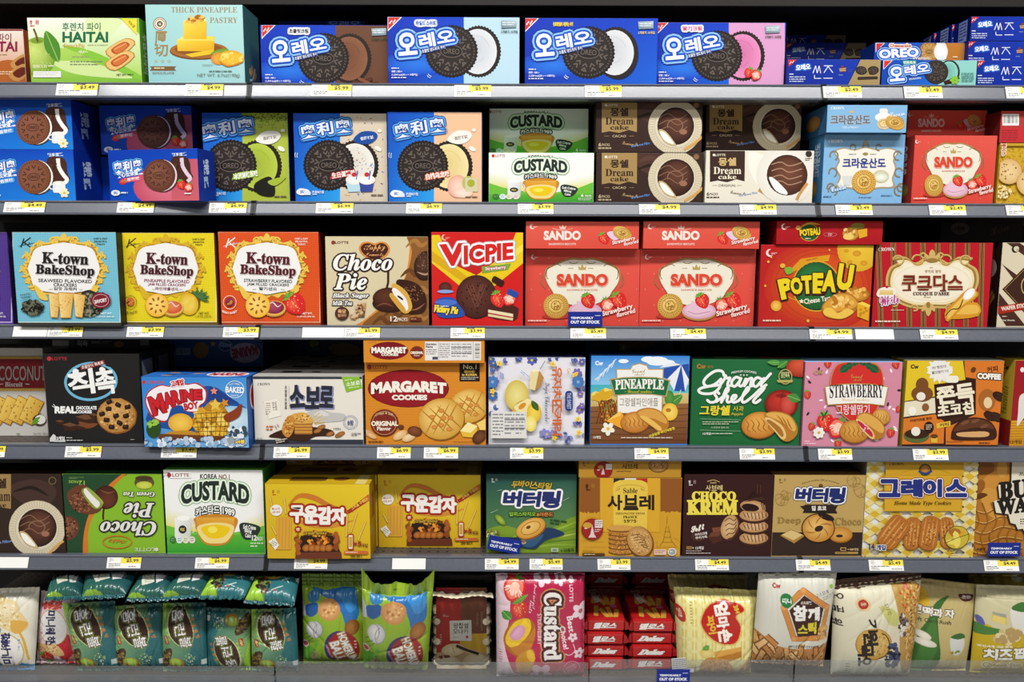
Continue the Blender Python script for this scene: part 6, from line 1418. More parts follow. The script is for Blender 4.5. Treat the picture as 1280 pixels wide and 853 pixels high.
def strawb_box(A):
    A.R(660,85,1260,575,'d48aa0')
    rd = random.Random(4)
    for i in range(34): x,y = rd.uniform(680,1230),rd.uniform(110,550); A.E(x,y,12,6,('f4e8ec','2c2a30','f4e8ec')[i % 3],rot=rd.uniform(0,180),n=10)
    for x,y,r in ((815,110,24),(1190,115,24),(702,280,24),(1205,360,20),(725,455,22),(1160,490,26),(870,550,22),(1235,460,20)): strawberry(A,x,y,r,x % 60-30,'c8302c','d85044')
    A.B([(870,110),(940,95),(1020,95),(1090,115),(1120,180),(1110,300),(1060,400),(990,450),(900,400),(850,330),(825,220),(840,150)],'c08a50',4); A.B([(873,114),(940,100),(1018,100),(1086,120),(1115,182),(1105,298),(1056,396),(988,444),(904,396),(855,328),(831,220),(845,152)],'d2302c',4); A.spots(970,250,115,120,40,4,'b82420',el=.6,seed=5)
    for a in (-60,-35,-12,12,35,60): t = math.radians(a); leaf(A,985+60*math.sin(t),118,985+125*math.sin(t),118-36*math.cos(t)+abs(a)*.9,22,'1f5a34','3f7a4a')
    A.T('Cw',762,153,48,24,'b8a060',b=.03); A.T('Grand',972,178,66,22,'c89a50',st='script'); A.T('shell',975,198,50,12,'c89a50',st='script')
    for c,d in (('b8924a',0),('f2eee8',5)): A.P([(794+d,233+d),(880,220+d),(970,216+d),(1060,220+d),(1146-d,234+d),(1126-d,342-d),(1050,333-d),(970,330-d),(890,333-d),(808+d,338-d)],c)
    A.T('STRAWBERRY',970,262,296,74,'2a1a1c',st='serif',b=.008,arc=4); A.T('Dessert cookies',965,305,150,18,'d8b050',st='script')
    A.T('그랑쉘딸기',950,362,182,56,'f2e8ec',b=.005)
    strawberry(A,800,430,52,10); half_strawberry(A,865,460,62,-30); A.LS([(780,420,810,365),(790,400,775,375)],8,'2c5a34'); flower(A,762,488,32,'f0eee4','d8a838',7)
    shell_cookie(A,958,480,82,62,0,col='b8782a',c2='e0a850'); shell_cookie(A,1105,400,50,42,-10,col='c08434',c2='e8b864')
    A.B([(965,405),(1020,375),(1090,410),(1125,460),(1115,510),(1060,525),(1010,480)],'b4762a',4); A.B([(975,405),(1020,382),(1085,415),(1118,460),(1105,490),(1040,450)],'dca850',4); A.B([(965,420),(985,415),(1050,470),(1068,510),(1050,522),(1000,475)],'e8c078',4); A.B([(972,430),(988,426),(1045,475),(1058,503),(1048,510),(1005,470)],'c02a44',4); A.spots(1015,468,26,22,8,5,'f0a8b4',rot=-45,seed=3)
    A.tiny(682,532,730,540,1,'f4e4e8'); A.tiny(682,544,780,553,1,'f4e4e8',4)
box('cookie_box','pink strawberry shell cookie box with a white banner','4d',669,1200,100,4,strawb_box,'d48aa0','a86a80',top='8ab4e0',Y=.002,dep=.06,group='shell cookie boxes')
def coffee(A):
    A.R(560,85,1200,590,'3a2018'); A.P([(600,90),(930,90),(945,205),(770,235),(775,300),(585,330)],'e2c22a'); A.P([(938,90),(1180,95),(1130,575),(1000,575),(1005,200),(945,190)],'d8782a')
    A.LS([(940,100+i*12,1170,110+i*26) for i in range(0)] or [(945,110,1000,200)],2,'c8641c')
    A.P([(585,335),(770,308),(775,395),(580,420)],'e6dcc0'); A.P([(578,430),(770,402),(825,445),(820,570),(575,575)],'d8782a'); A.P([(832,480),(1000,405),(1130,430),(1128,578),(832,575)],'d8782a')
    A.T('Cw',655,130,46,24,'2a2018',b=.05); A.star(797,150,78,14,.72,'eceae4'); A.E(800,150,72,40,'eceae4'); A.T('어? 찾았다!',795,133,84,18,'6a5a4a',rot=8,b=.02); A.T('쫄깃함이 나!',800,160,96,17,'6a5a4a',rot=8,b=.02)
    A.T('커피',1098,145,62,34,'3a2018',b=.02,rot=8); A.T('COFFEE',1080,186,136,34,'f4efe4',b=.07,rot=-3,ol=[(5,'3a2018')])
    A.E(990,148,14,17,'6a3c1c',rot=-30); A.LS([(984,140,996,158)],3,'3a2010')
    A.P([(765,232),(985,205),(1004,215),(1003,402),(788,432),(780,425)],'32190f')
    A.T('쫀득',888,288,212,102,'f0e6cc',b=.045,rot=7,tap=.05); A.T('초코칩',887,375,205,70,'f0e6cc',b=.042,rot=6)
    A.P([(778,455),(858,440),(860,470),(780,484)],'e0b838'); A.T('커피',822,462,52,20,'3a2018',rot=8,b=.03)
    A.E(697,285,62,45,'7a4a24'); A.E(697,232,36,38,'7a4a24') ; A.E(690,300,26,24,'ece6d8')
    A.RR(828,182,905,222,16,'f0ecdc'); A.E(1068,320,48,62,'a8642a'); A.E(1072,336,24,32,'e8cc9c'); A.E(640,385,24,26,'f2eee0'); A.E(716,362,20,22,'8a5a30')
    A.E(665,525,74,40,'5a6a38'); A.E(665,515,70,28,'3a2414'); A.E(660,500,26,26,'ece6d8'); A.E(735,478,28,34,'2a1a14'); A.tiny(718,460,752,494,3,'d8c8b0'); A.Q([(745,530),(785,530),(782,565),(748,565)],('e0b838',)*4,1); A.E(765,528,22,12,'6a3a1c'); A.T('커피카라멜 쫀득',690,432,126,16,'5a2c14',rot=7,b=.02)
    for x,y in ((1085,412),(1122,418),(1135,300)): A.E(x,y,40,24,'2c1710','4a2a1c',rot=-30); A.L([(x-25,y-10),(x,y),(x+22,y+14)],3,'1a0c08',True)
    A.B([(862,520),(880,470),(930,430),(1010,420),(1080,440),(1118,490),(1115,540),(1050,550),(880,548)],'3f2014',4); A.B([(875,500),(930,440),(1010,428),(1075,448),(1105,485),(1000,478)],'5f3622',4); A.B([(890,515),(920,505),(1050,500),(1080,515),(1050,532),(920,530)],'d8a870',4)
    for x,y in ((940,450),(1000,440),(1050,470)): A.E(x,y,26,9,'7a4c34',rot=20)
    A.tiny(835,555,1000,563,1,'8a4a20'); A.tiny(1020,562,1120,572,1,'3a2018',3)
box('cookie_box','yellow and orange coffee choco chip cookie box with comic panels','4e',579,1130,95,4,coffee,'3a2018','a89a30',top='8a8a80',Y=.004,dep=.055)
def croquant(A):
    A.R(1180,85,1500,590,'9a1c24'); A.Q([(1190,440),(1500,430),(1500,590),(1190,590)],('d8a028','d8a028','c88a1c','c88a1c'),3); A.LS([(1195,455+i*15,1400,450+i*15) for i in range(8)],5,'b87a1c')
    A.E(1270,148,12,14,'f0e8e4'); A.B([(1240,470),(1245,400),(1255,300),(1300,290),(1290,400),(1265,440)],'e0dcd4',4); A.T('12개입',1232,560,66,22,'4a2c10',b=.03)
def croq_side(A): A.R(0,0,1000,700,'cfae3a'); A.R(0,700,1000,1000,'8a1c20'); A.T('Chocolate',560,480,330,420,'6a5a18',rot=90,st='script'); A.T('Cw',560,100,300,60,'3a3018',b=.04)
box('wafer_box','red and yellow chocolate box cut by the right edge, fourth shelf','4e',1193,1660,95,4,croquant,'9a1c24','cfae3a',Y=.010,dep=.055,cat='biscuit box',left=croq_side)
for (fr_,x0,x1,t_,c,lab) in (('4c',620,1130,30,'14324a','blue pineapple cookie box darkened as in shade behind the beach scene box'),('4d',-10,590,-12,'12301c','green apple cookie box darkened as in shade behind the script one')):
    box('cookie_box',lab,fr_,x0,x1,t_,4,lambda A,fr_=fr_: (A.E(930,45,110,30,'6a4a20'),flower(A,850,70,24,'8a8470')) if fr_ == '4c' else (A.T('Grandshell',200,25,140,22,'6a6a30',st='script'),A.E(430,10,60,30,'4a2a18')),c,'0a1a20',Y=.16,dep=.06)  # back boxes use darkened box colours, shade put into the print
# ---------------------------------------------------------------- fifth row
def dream_dark(A):
    A.R(-330,75,320,480,'33241d'); A.B([(40,150),(160,110),(260,150),(240,220),(120,230)],'45302a',4); A.L([(60,170),(150,150),(230,190)],16,'241812',True,True)
    A.P([(-160,60),(52,60),(52,250),(-10,240),(-60,262),(-160,250)],'a08250'); A.T('Dream',-10,190,118,48,'33201a',st='serif',b=.01); A.T('몽쉘',-10,130,80,46,'33201a',b=.03); A.T('cake',-10,232,80,20,'33201a',st='serif',b=.01)
    pie_disc(A,175,343,133,sq=1.0); A.L([(300,400),(260,430),(225,470)],12,'d8a45a',True); A.T('Creme Filling',5,408,100,18,'7a96c8',rot=6,b=.02); A.E(248,117,19,19,'6a5a38'); A.E(248,117,14,14,'33241d')
box('cake_box','dark brown cake box at the left end of the fifth shelf','5a',-330,312,85,5,dream_dark,'33241d','241812',Y=.008,dep=.07,cat='cake box',group=G_DC)
def green_pie(A):
    A.R(300,80,790,475,'86b82c'); A.B([(300,75),(590,75),(560,110),(500,150),(450,230),(410,330),(405,475),(300,475)],'24482c',5)
    A.B([(590,75),(605,75),(540,140),(470,230),(418,340),(415,475),(392,475),(396,360),(430,250),(500,150)],'d0782a',5)
    A.T('12',385,128,28,22,'9ac04a',rot=180,b=.02); A.T('PACKS',346,122,44,13,'9ac04a',rot=180,b=.02); A.tiny(325,100,395,110,2,'7a9a4a')
    A.E(318,340,56,58,'5a3424','8a5a40'); A.spots(318,340,46,48,60,4,('a06a4a','3a2016'),seed=3)
    A.E(500,195,56,56,'3a1c12','6a3826',off=(10,20)); A.L([(490,240),(486,280),(487,300)],8,'3a1c12',True); A.L([(470,160),(510,175),(540,165)],8,'7a4a34',True,True)
    A.B([(316,190),(335,155),(390,135),(440,170),(478,225),(470,260),(420,275),(350,255)],'6a3c28',5); A.spots(390,215,62,50,100,4,('8a5a3e','3a2016','a06c4c'),seed=5)
    A.B([(385,170),(400,150),(430,160),(482,215),(480,240),(450,250),(420,225)],'86943a',4); A.B([(395,165),(410,155),(468,215),(465,240),(450,240),(410,195)],'ece8e0',4); A.B([(405,150),(430,158),(485,212),(480,225),(440,190)],'9aa84a',4)
    A.E(680,125,46,32,'5a5230'); A.E(680,138,38,18,'b8c03a','d0d860'); A.E(678,105,40,12,'4a3a20')
    A.T('Green Tea',655,181,148,22,'e8ecd8',rot=180,st='it',b=.02,ol=[(3,'3a5a2a')])
    for t,x,y,wd,h in (('Pie',655,255,142,68),('Choco',605,342,262,66)): A.T(t,x,y,wd,h,'e4e4de',st='it',b=.02,rot=180,ol=[(7,'2c2c24')])
    A.ring(553,405,70,32,5,'c8782a'); A.T('Happy',555,400,88,22,'c8782a',rot=180,st='script',b=.02); A.T('LOTTE',682,440,92,17,'d8dcc8',rot=180,b=.01); A.E(738,440,9,9,'d8dcc8')
box('cake_box','lime and dark green choco pie box standing upside down','5a',317,781,85,5,green_pie,'86b82c','24482c',Y=.010,dep=.07,cat='cake box')
def custard5(A): 
    custard(785,65,.94,1.76,True)(A)
cu5 = box('cake_box','large white and green custard cake box on the fifth shelf','5a',788,1250,66,5,lambda A: (custard(783,60,.94,1.78,True)(A),A.R(800,75,900,105,'f2f3f0'),A.T('LOTTE',852,90,80,17,'8a2f36',b=.02),A.E(797,90,10,11,'9a2f36')),'f2f3f0','4f9a2f',Y=.008,dep=.07,cat='cake box',right=lambda A: A.R(0,0,1000,1000,'3f8a2c'))
def potato(x0,y0,kx,ky):
    """after the left box (57..612, 150..550) in frame 5b"""
    def art(A):
        X = lambda x: x0+(x-57)*kx
        Yv = lambda y: y0+(y-150)*ky
        A.Q([(X(40),Yv(140)),(X(640),Yv(140)),(X(640),Yv(560)),(X(40),Yv(560))],('dcbc24','e6c62a','d8b020','d0a81e'),3)
        haitai_logo(A,X(105),Yv(192),24*kx,'9a2a20','c08a20')
        A.L([(X(170),Yv(270)),(X(230),Yv(215)),(X(310),Yv(225)),(X(400),Yv(270)),(X(520),Yv(300))],30*ky,'c8782a',True,True); A.L([(X(180),Yv(300)),(X(260),Yv(360)),(X(400),Yv(375)),(X(520),Yv(345))],26*ky,'cf8a30',True,True)
        A.P([(X(485),Yv(295)),(X(600),Yv(205)),(X(612),Yv(235)),(X(495),Yv(310))],'a83020'); A.P([(X(560),Yv(235)),(X(610),Yv(200)),(X(615),Yv(235)),(X(585),Yv(250))],'c86a2c'); A.T('스틱을 구웠다!',X(552),Yv(255),100*kx,17*ky,'f2dc60',rot=33,b=.02)
        for i,(ch,y,h) in enumerate((('구',310,86),('운',313,90),('감',318,90),('자',320,84))): A.T(ch,X(220+i*74),Yv(y),72*kx,h*ky,'f4efe6',b=.06,ol=[(11*kx,'8a2018'),(7*kx,'b02c20')])
        for i,(ch,y,h) in enumerate((('구',310,86),('운',313,90),('감',318,90),('자',320,84))): A.T(ch,X(220+i*74),Yv(y),72*kx,h*ky,'f4efe6',b=.06)
        A.E(X(109),Yv(290),32*kx,30*ky,'f0ece0'); A.T('톡!소리',X(106),Yv(282),42*kx,13*ky,'b03028',rot=4,b=.02); A.T('나면 바삭',X(108),Yv(300),46*kx,13*ky,'b03028',rot=4,b=.02)
        A.RR(X(110),Yv(325),X(190),Yv(500),8*kx,'d8a038'); A.LS([(X(126+i*18),Yv(330),X(122+i*18),Yv(490)) for i in range(4)],2,'b87c20')
        for x,y0_,x2,y2 in ((75,215,85,270),(150,220,160,310),(540,300,505,410),(585,350,545,450),(487,310,482,430),(85,370,110,420)): A.L([(X(x),Yv(y0_)),(X(x2),Yv(y2))],9*kx,'c8952c'); A.L([(X(x),Yv(y0_)),(X(x2),Yv(y2))],5*kx,'e8cc6a')
        A.P([(X(68),Yv(455)),(X(100),Yv(435)),(X(125),Yv(475)),(X(105),Yv(502))],'ece8dc'); A.tiny(X(80),Yv(455),X(112),Yv(485),3,'8a8a6a',rot=-30); A.star(X(225),Yv(391),22*kx,8,.7,'a82c20'); A.T('짠',X(225),Yv(391),18*kx,15*ky,'f4e8c8',b=.04)
        A.P([(X(240),Yv(425)),(X(420),Yv(425)),(X(455),Yv(525)),(X(215),Yv(525))],'2c1a10'); A.P([(X(215),Yv(515)),(X(455),Yv(510)),(X(460),Yv(550)),(X(210),Yv(550))],'6a3420')
        A.spots(X(330),Yv(455),70*kx,24*ky,16,13*kx,('c86a20','e89a30','7a3a14'),el=.6,seed=4)
        for i in range(5): A.E(X(270+i*30),Yv(490),22*kx,19*ky,'8a4a1c','c87c30',rot=15)
        A.spots(X(330),Yv(412),82*kx,14*ky,60,6*kx,('b8641c','6a3010','e0a030'),seed=9); A.T('간식은 맛이다',X(318),Yv(412),120*kx,15*ky,'e8c840',b=.03,ol=[(3,'5a2c10')])
        A.spots(X(430),Yv(460),14*kx,50*ky,12,12*kx,('8a4420','a85a24'),seed=3); A.spots(X(225),Yv(470),14*kx,50*ky,12,12*kx,('8a4420','a85a24'),seed=5)
        A.RR(X(490),Yv(415),X(522),Yv(500),6*kx,'a83020'); A.RR(X(495),Yv(421),X(517),Yv(494),4*kx,'e8dcc0'); A.R(X(498),Yv(430),X(514),Yv(485),'c8a03a')
        A.T('×5',X(542),Yv(468),44*kx,26*ky,'9a2c20',b=.04); A.T('개입',X(580),Yv(476),34*kx,20*ky,'4a2c14',b=.03); A.RR(X(470),Yv(505),X(600),Yv(523),8*kx,'c86a30'); A.tiny(X(478),Yv(509),X(592),Yv(519),1,'f2e0c0'); A.tiny(X(505),Yv(528),X(605),Yv(545),1,'6a4a18',3)
    return art
PO = ('dcbc24','b08a1c')
def potato_top(A): A.R(0,0,1000,1000,'c8a41e'); A.RR(200,250,560,700,60,'6a4a14'); A.E(700,450,80,200,'7a4a18'); A.R(860,0,960,1000,'dcc878')
po1 = box('snack_box','bright yellow potato stick box, left one jutting over the rail','5b',61,612,151,5,potato(57,150,1,1),*PO,Y=-.010,dep=.055,cat='snack box',group='yellow potato stick boxes',topart=potato_top,right=lambda A: (A.R(0,0,1000,1000,'a8801c'),A.R(300,150,700,500,'8a3a1c')))
po2 = box('snack_box','yellow potato stick box, right one set back in shade with bare shelf before it','5b',655,1199,101,5,potato(652,100,.985,.945),*PO,Y=.042,dep=.055,cat='snack box',group='yellow potato stick boxes',topart=potato_top)
for k in range(1,4):
    dup(po1.root,(po1.loc[0]+.003*k,po1.loc[1]+.057*k,po1.z),'yellow potato stick box in the file behind the left front one','yellow potato stick boxes')
    dup(po2.root,(po2.loc[0],po2.loc[1]+.057*k,po2.z),'yellow potato stick box in the file behind the right shaded one','yellow potato stick boxes')
for r_,n_ in ((po1,'left'),(po2,'right')):
    dup(r_.root,(r_.loc[0]+.003,r_.loc[1]+.116,r_.top+.0004),'yellow potato stick box stacked on the file behind the %s one' % n_,'yellow potato stick boxes').scale = (1,1,.2)
def ringtext(A,x,y,wd,h,col,oc1,oc2,r1,r2):
    for i,ch in enumerate('버터링'): A.T(ch,x+(i-1)*wd*.34,y+i*h*.02,wd*.3,h*(1 if i < 2 else 1.12),col,b=.06,sh=.14,ol=[(r1,oc1),(r2,oc2)])
    for i,ch in enumerate('버터링'): A.T(ch,x+(i-1)*wd*.34,y+i*h*.02,wd*.3,h*(1 if i < 2 else 1.12),col,b=.06,sh=.14)
def dubai(A):
    A.Q([(20,100),(610,100),(610,620),(20,620)],('16454a','1c5250','6f9a48','5a8a44'),6)
    A.B([(20,480),(120,430),(200,440),(330,480),(450,440),(610,380),(610,630),(20,630)],'7a9a2c',5)
    for k,c in enumerate(('9aba3a','6a8a24','b0c850','5f8020','8cac34')): A.L([(200+k*20,500+k*22),(330,470+k*25),(450,460+k*22),(610,400+k*38)],15,c,True,True)
    haitai_logo(A,88,146,22,'dce4dc','9aa8a0'); A.tiny(100,60,120,62,1,'333333')
    for i,(ch,y) in enumerate(zip('두바이스타일',(178,172,176,180,184,186))): A.T(ch,215+i*41,y,40,42,'c8a83a',b=.03,sh=.2,rot=-4,ol=[(4,'2a3a20')])
    ringtext(A,318,264,350,88,'24306a','ece8e4','f4f2f0',13,11)
    A.T('딥피스타치오',262,357,162,26,'8ab83a',b=.04,ol=[(4,'1f3a1c')]); A.T('&아몬드',398,359,102,26,'c8843a',b=.04,ol=[(4,'3a1c10')])
    A.E(125,392,44,20,'5a7a1f','a8c048',rot=-45); A.tiny(430,392,535,430,2,'2a4a1c',rot=-8)
    A.B([(120,500),(240,500),(330,490),(420,440),(520,480),(400,520),(340,570),(250,560),(230,530)],'1f3a5a',5); A.B([(250,520),(330,505),(390,480),(370,520),(320,560),(260,550)],'34587a',4)
    A.E(316,450,96,58,'8a541c',rot=25); A.E(312,443,95,56,'cf8f30','eec870',rot=25,off=(-10,-14)); A.ring(312,443,66,38,6,'b87824',rot=25); A.E(298,438,15,10,'6a4420',rot=25)
    A.spots(80,480,50,22,14,10,('b0bc70','8a6a3a','d8d0a0'),el=.5,seed=3); A.spots(260,525,20,12,8,8,('c8b880','8a6a3a'),seed=6)
    A.RR(436,565,482,590,4,'b8c8a0'); A.R(446,571,472,585,'7a9a7a'); A.T('x 22봉지',535,577,80,22,'1f3a20',b=.02); A.LS([(105,215,135,205),(512,275,548,255),(65,350,110,330)],2,'c0d0c8')
def stock_print(A,x,y,wd,h,rot=0):
    q = A.rot([(x-wd/2,y-h/2),(x+wd/2,y-h/2),(x+wd/2,y+h/2),(x-wd/2,y+h/2)],x,y,rot)
    A.P(q,'1a2c8a')
    for t,dx,dy,ww,hh in (('TEMPORARILY',-.12,-.12,.66,.14),('OUT OF STOCK',0,.2,.86,.2)):
        c = A.rot([(x+dx*wd,y+dy*h)],x,y,rot)[0]; A.T(t,c[0],c[1],ww*wd,hh*h,'f0f2f8',rot=rot,b=.05)
    c = A.rot([(x+.36*wd,y-.2*h)],x,y,rot)[0]; A.LS([(c[0]-.08*wd,c[1]+(.02*wd if rot < 0 else 0)*-1,c[0]+.08*wd,c[1]+(.02*wd if rot < 0 else 0))],.05*h,'c8d0e8')
db = box('cookie_box','teal green ring cookie box with a ring cookie on a blue cloth','5c',38,590,113,5,dubai,'1c5250','10302e',Y=.018,dep=.06)
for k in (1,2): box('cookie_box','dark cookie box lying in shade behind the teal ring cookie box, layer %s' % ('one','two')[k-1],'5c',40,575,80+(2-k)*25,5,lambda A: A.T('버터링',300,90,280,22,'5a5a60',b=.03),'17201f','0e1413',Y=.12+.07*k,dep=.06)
def sable(A):
    A.R(590,125,1250,640,'cf9a2a'); A.R(590,125,738,345,'8f5420'); A.R(1110,125,1250,340,'8f5420')
    A.spots(665,342,70,7,50,5,'8f5420',seed=3,rect=True); A.spots(1180,338,70,7,50,5,'8f5420',seed=4,rect=True)
    A.R(738,125,1110,470,'d8a42c'); A.LS([(738,130,738,470),(1108,130,1106,470),(738,470,1106,470)],2,'b07f1e')
    A.R(822,138,890,165,'25202a'); A.R(890,138,960,165,'dcdad2'); A.R(960,138,1030,165,'b02c22')
    A.P([(818,190),(830,162),(860,150),(925,146),(990,150),(1020,162),(1032,190),(1026,460),(822,460)],'e4c24a'); A.L([(835,200),(870,185),(925,178),(980,185),(1015,200)],2.5,'a88428',True); A.L([(835,215),(860,200),(850,215)],3,'a88428',True); A.L([(1015,215),(990,200),(1000,215)],3,'a88428',True)
    A.T('Sable',925,214,88,32,'2c2218',st='serif'); 
    for i,ch in enumerate('사브레'): A.T(ch,830+i*98,287,90,92,'2a1c14',b=.03)
    A.LS([(790,308,822,272),(890,312,968,312)],11,'2a1c14')
    A.T('ORIGINATED FROM',924,354,178,12,'7a5a20',st='serif'); A.T('FRANCE',924,376,86,15,'3a2a18',st='serif',b=.02); A.T('·1975·',922,401,96,18,'3a2a18',st='serif',b=.02)
    haitai_logo(A,675,186,32,'3a2418','a87a2a')
    A.LS([(1152,370,1150,420),(1146,430,1128,520),(1158,430,1178,520),(1128,520,1105,555),(1178,520,1205,555),(1130,500,1176,500),(1138,465,1168,465),(1120,530,1186,530)],2,'8a6a1c'); A.LS([(1080,560,1220,560),(1090,520,1090,560),(620,520,760,530),(640,560,780,560),(1195,500,1230,530)],1.5,'b08a28')
    for y in (590,560,532,505,478,450): A.E(872,y,82,20,'7a4a1a'); A.E(872,y-5,80,18,'b87c34'); A.spots(872,y,70,12,30,4,('d8a458','8a5a24'),seed=y)
    A.E(862,443,80,18,'cf9a4c'); A.E(985,528,80,100,'6f441a',rot=25); A.E(982,522,74,94,'b98440','dcb474',rot=25); A.spots(982,525,62,78,120,4,('e8c88c','9a6a2c','c8944c'),rot=25,seed=5)
    for k in range(6): A.L([(930+k*14,490+k*14),(970+k*10,480+k*16),(1010+k*6,500+k*14)],3.5,'7a4c20',True)
    A.E(690,449,67,66,'8a1a18'); A.E(690,449,62,61,'9a2420'); A.E(660,425,28,18,'c89a3a'); A.R(706,392,752,440,'dcd4d0'); A.tiny(710,398,748,435,3,'9a7a80'); A.P([(690,420),(702,480),(715,500),(665,500),(678,480)],'e0c8c8'); A.tiny(642,440,672,452,1,'f0e0d8'); A.tiny(705,448,745,470,2,'e8d0c8')
    A.RR(628,596,768,613,8,'5a3a14'); A.tiny(640,600,760,609,1,'e8d8a8'); A.tiny(632,580,745,588,1,'6a4a18',3); A.RR(1070,572,1145,606,6,'e0c4b0'); A.tiny(1075,578,1140,600,2,'a84a40'); A.E(1180,588,27,24,'dcd8cc'); A.E(1180,588,21,18,'9aa0a0'); A.tiny(1166,582,1194,594,1,'f0f0f0')
def sable_lid(A):
    A.R(590,10,1250,130,'b8882a'); haitai_logo(A,650,45,22,'3a2418','8a6a2a'); A.T('사브레',922,64,98,34,'2a1c14',b=.02); A.T('Sable',922,36,40,10,'3a2a18'); A.E(1098,60,62,44,'6a4420'); A.E(1098,58,58,40,'9a6a34','b88850'); A.spots(1098,58,46,30,40,4,('c89a5c','7a4f24'),seed=2)
    A.E(758,88,58,54,'8a1a18'); A.E(742,70,18,12,'b88a3a'); A.R(774,50,812,84,'d0c8c4'); A.P([(758,70),(768,115),(745,115)],'d0b0b0'); A.tiny(720,84,750,94,1,'e0d0c8'); A.tiny(840,92,1000,102,1,'6a4a18')
sb5 = box('cookie_box','mustard sable cookie box with a stack of biscuits, upright one','5c',607,1231,136,5,sable,'cf9a2a','9a701c',Y=.002,dep=.065,group='mustard sable cookie boxes')
box('cookie_box','mustard sable cookie box lying flat on the upright one','5c',607,1238,24,5,sable_lid,'b8882a','8a661c',Y=.002,dep=.14,on=sb5.top+.0003,group='mustard sable cookie boxes')
def krem(A):
    A.R(50,110,640,660,'341616'); haitai_logo(A,128,168,28,'e8dcd8','9a8080'); A.L([(225,165),(265,155),(305,168)],4,'c8a868',True)
    A.T('Sable',265,172,40,12,'d8c080',st='serif')
    for i,ch in enumerate('사브레'): A.T(ch,232+i*37,205,34,36,'dcc488',b=.02)
    A.T('CHOCO',268,258,278,56,'ecd850',st='serif',b=.05); A.T('KREM',258,330,318,86,'ecd850',st='serif',b=.055)
    A.T('Soft',165,470,90,50,'ece4d8',rot=15,st='script',b=.03,ol=[(4,'4a2c20')]); A.E(170,515,48,32,'4a2820'); A.T('카카오크림',185,500,78,17,'f0ece4',rot=10,b=.03); A.T('쿠키가득',187,522,76,17,'f0ece4',rot=8,b=.03)
    A.P([(230,520),(250,490),(310,480),(320,545),(262,565)],'4a2418'); A.P([(230,520),(250,490),(310,480),(300,515)],'6a3c28'); A.P([(255,460),(310,455),(320,480),(262,488)],'7a4630')
    A.E(372,460,56,84,'5a301c',rot=-18); A.E(366,455,52,80,'b88a5a','dcb888',rot=-18)
    for k in range(5): A.L([(335+k*4,420+k*30),(365,400+k*32),(395,415+k*26),(412,400+k*20)],4.5,'4a2418',True)
    for y in (525,450,378): A.E(525,y+12,94,44,'3f1f16'); A.E(522,y,92,40,'b08052','d8b080'); A.LS([(455+i*24,y-26+abs(i-3)*4,470+i*22,y+30-abs(i-3)*5) for i in range(7)],5,'4a2418')
    A.E(518,325,84,40,'b08052','d8b080',rot=-8); A.E(500,330,56,24,'241010',rot=-8); A.L([(450,345),(500,350),(550,335)],8,'3a1a14',True,True)
    A.P([(515,235),(530,235),(575,270),(480,290)],'2a1210'); A.LS([(468,292,590,275),(480,282,580,266),(545,180,545,240),(565,185,565,240)],3,'6a4030'); A.LS([(570+i*12,300,580+i*10,345) for i in range(3)],5,'4a2418')
    A.RR(90,576,126,598,4,'8a6a3a'); A.T('× 12개입',165,588,72,20,'f0e8e0',b=.03); A.tiny(88,605,250,613,1,'d8c8c0',3); A.tiny(88,618,282,628,1,'d8c8c0',5)
box('cookie_box','dark maroon choco cream cookie box with yellow lettering','5d',63,630,121,5,krem,'341616','220e0e',Y=.004,dep=.06)
def deepchoco(A):
    A.R(620,115,1260,640,'bd9d5c'); A.R(620,490,1260,640,'33231c'); haitai_logo(A,706,155,26,'5a4420','8a7040')
    A.T('Korean cookies full of sweetness',950,180,240,12,'3a2c18',arc=24,st='it'); A.E(952,193,14,13,'5a4420')
    ringtext(A,948,250,318,84,'1f2c6a','16204a','f2f0ec',13,9)
    A.P([(818,322),(855,318),(855,345),(1025,345),(1025,320),(1060,318),(1045,345),(1058,368),(835,364),(845,345)],'241a16'); A.P([(848,312),(1035,312),(1030,355),(858,355)],'2a1f1a'); A.T('딥 초코',940,335,92,30,'f2ece0',b=.04)
    A.T('Deep',748,417,152,48,'96783a',st='serif',b=.01); A.T('Choco',1125,420,170,48,'96783a',st='serif',b=.01)
    for x,y,r in ((690,280,30),(1200,220,36),(1150,160,30),(720,250,24)):
        A.ring(x,y,r,r*1.3,2,'96783a',rot=20); A.ring(x+r,y+8,r*.7,r*1.1,2,'96783a',rot=-30); A.LS([(x-r,y,x+r,y-r),(x-r*.5,y+r,x+r,y+r*.5)],1.5,'96783a')
    A.P([(690,510),(760,470),(850,510),(780,560)],'a8803a'); A.P([(700,505),(760,475),(835,505),(775,540)],'d8bc7c')
    A.E(1078,508,76,50,'8a541c'); A.E(1076,502,76,48,'b87a28','dca450'); A.E(1070,512,22,10,'33231c')
    A.E(934,462,107,94,'2a1a12'); A.E(934,462,101,88,'c08030','e8bc6a',off=(-15,-20)); A.E(985,390,55,20,'241612',rot=-20)
    for k in range(6): a = k*1.05; A.L([(934+34*math.cos(a),462+30*math.sin(a)),(934+62*math.cos(a+.5),462+55*math.sin(a+.5)),(934+92*math.cos(a+.8),462+80*math.sin(a+.8))],7,'a86a20',True,True)
    A.E(938,464,28,18,'33231c',rot=20)
    A.RR(1075,585,1112,606,4,'c8a868'); A.R(1080,589,1108,602,'33231c'); A.T('×188개입',1155,597,70,16,'d8c088',b=.02); A.RR(1040,612,1190,627,7,'a88a48'); A.tiny(1050,616,1180,624,1,'33231c')
box('cookie_box','tan and brown ring cookie box with a chocolate dipped ring','5d',633,1211,124,5,deepchoco,'bd9d5c','6a4f28',Y=.004,dep=.06)
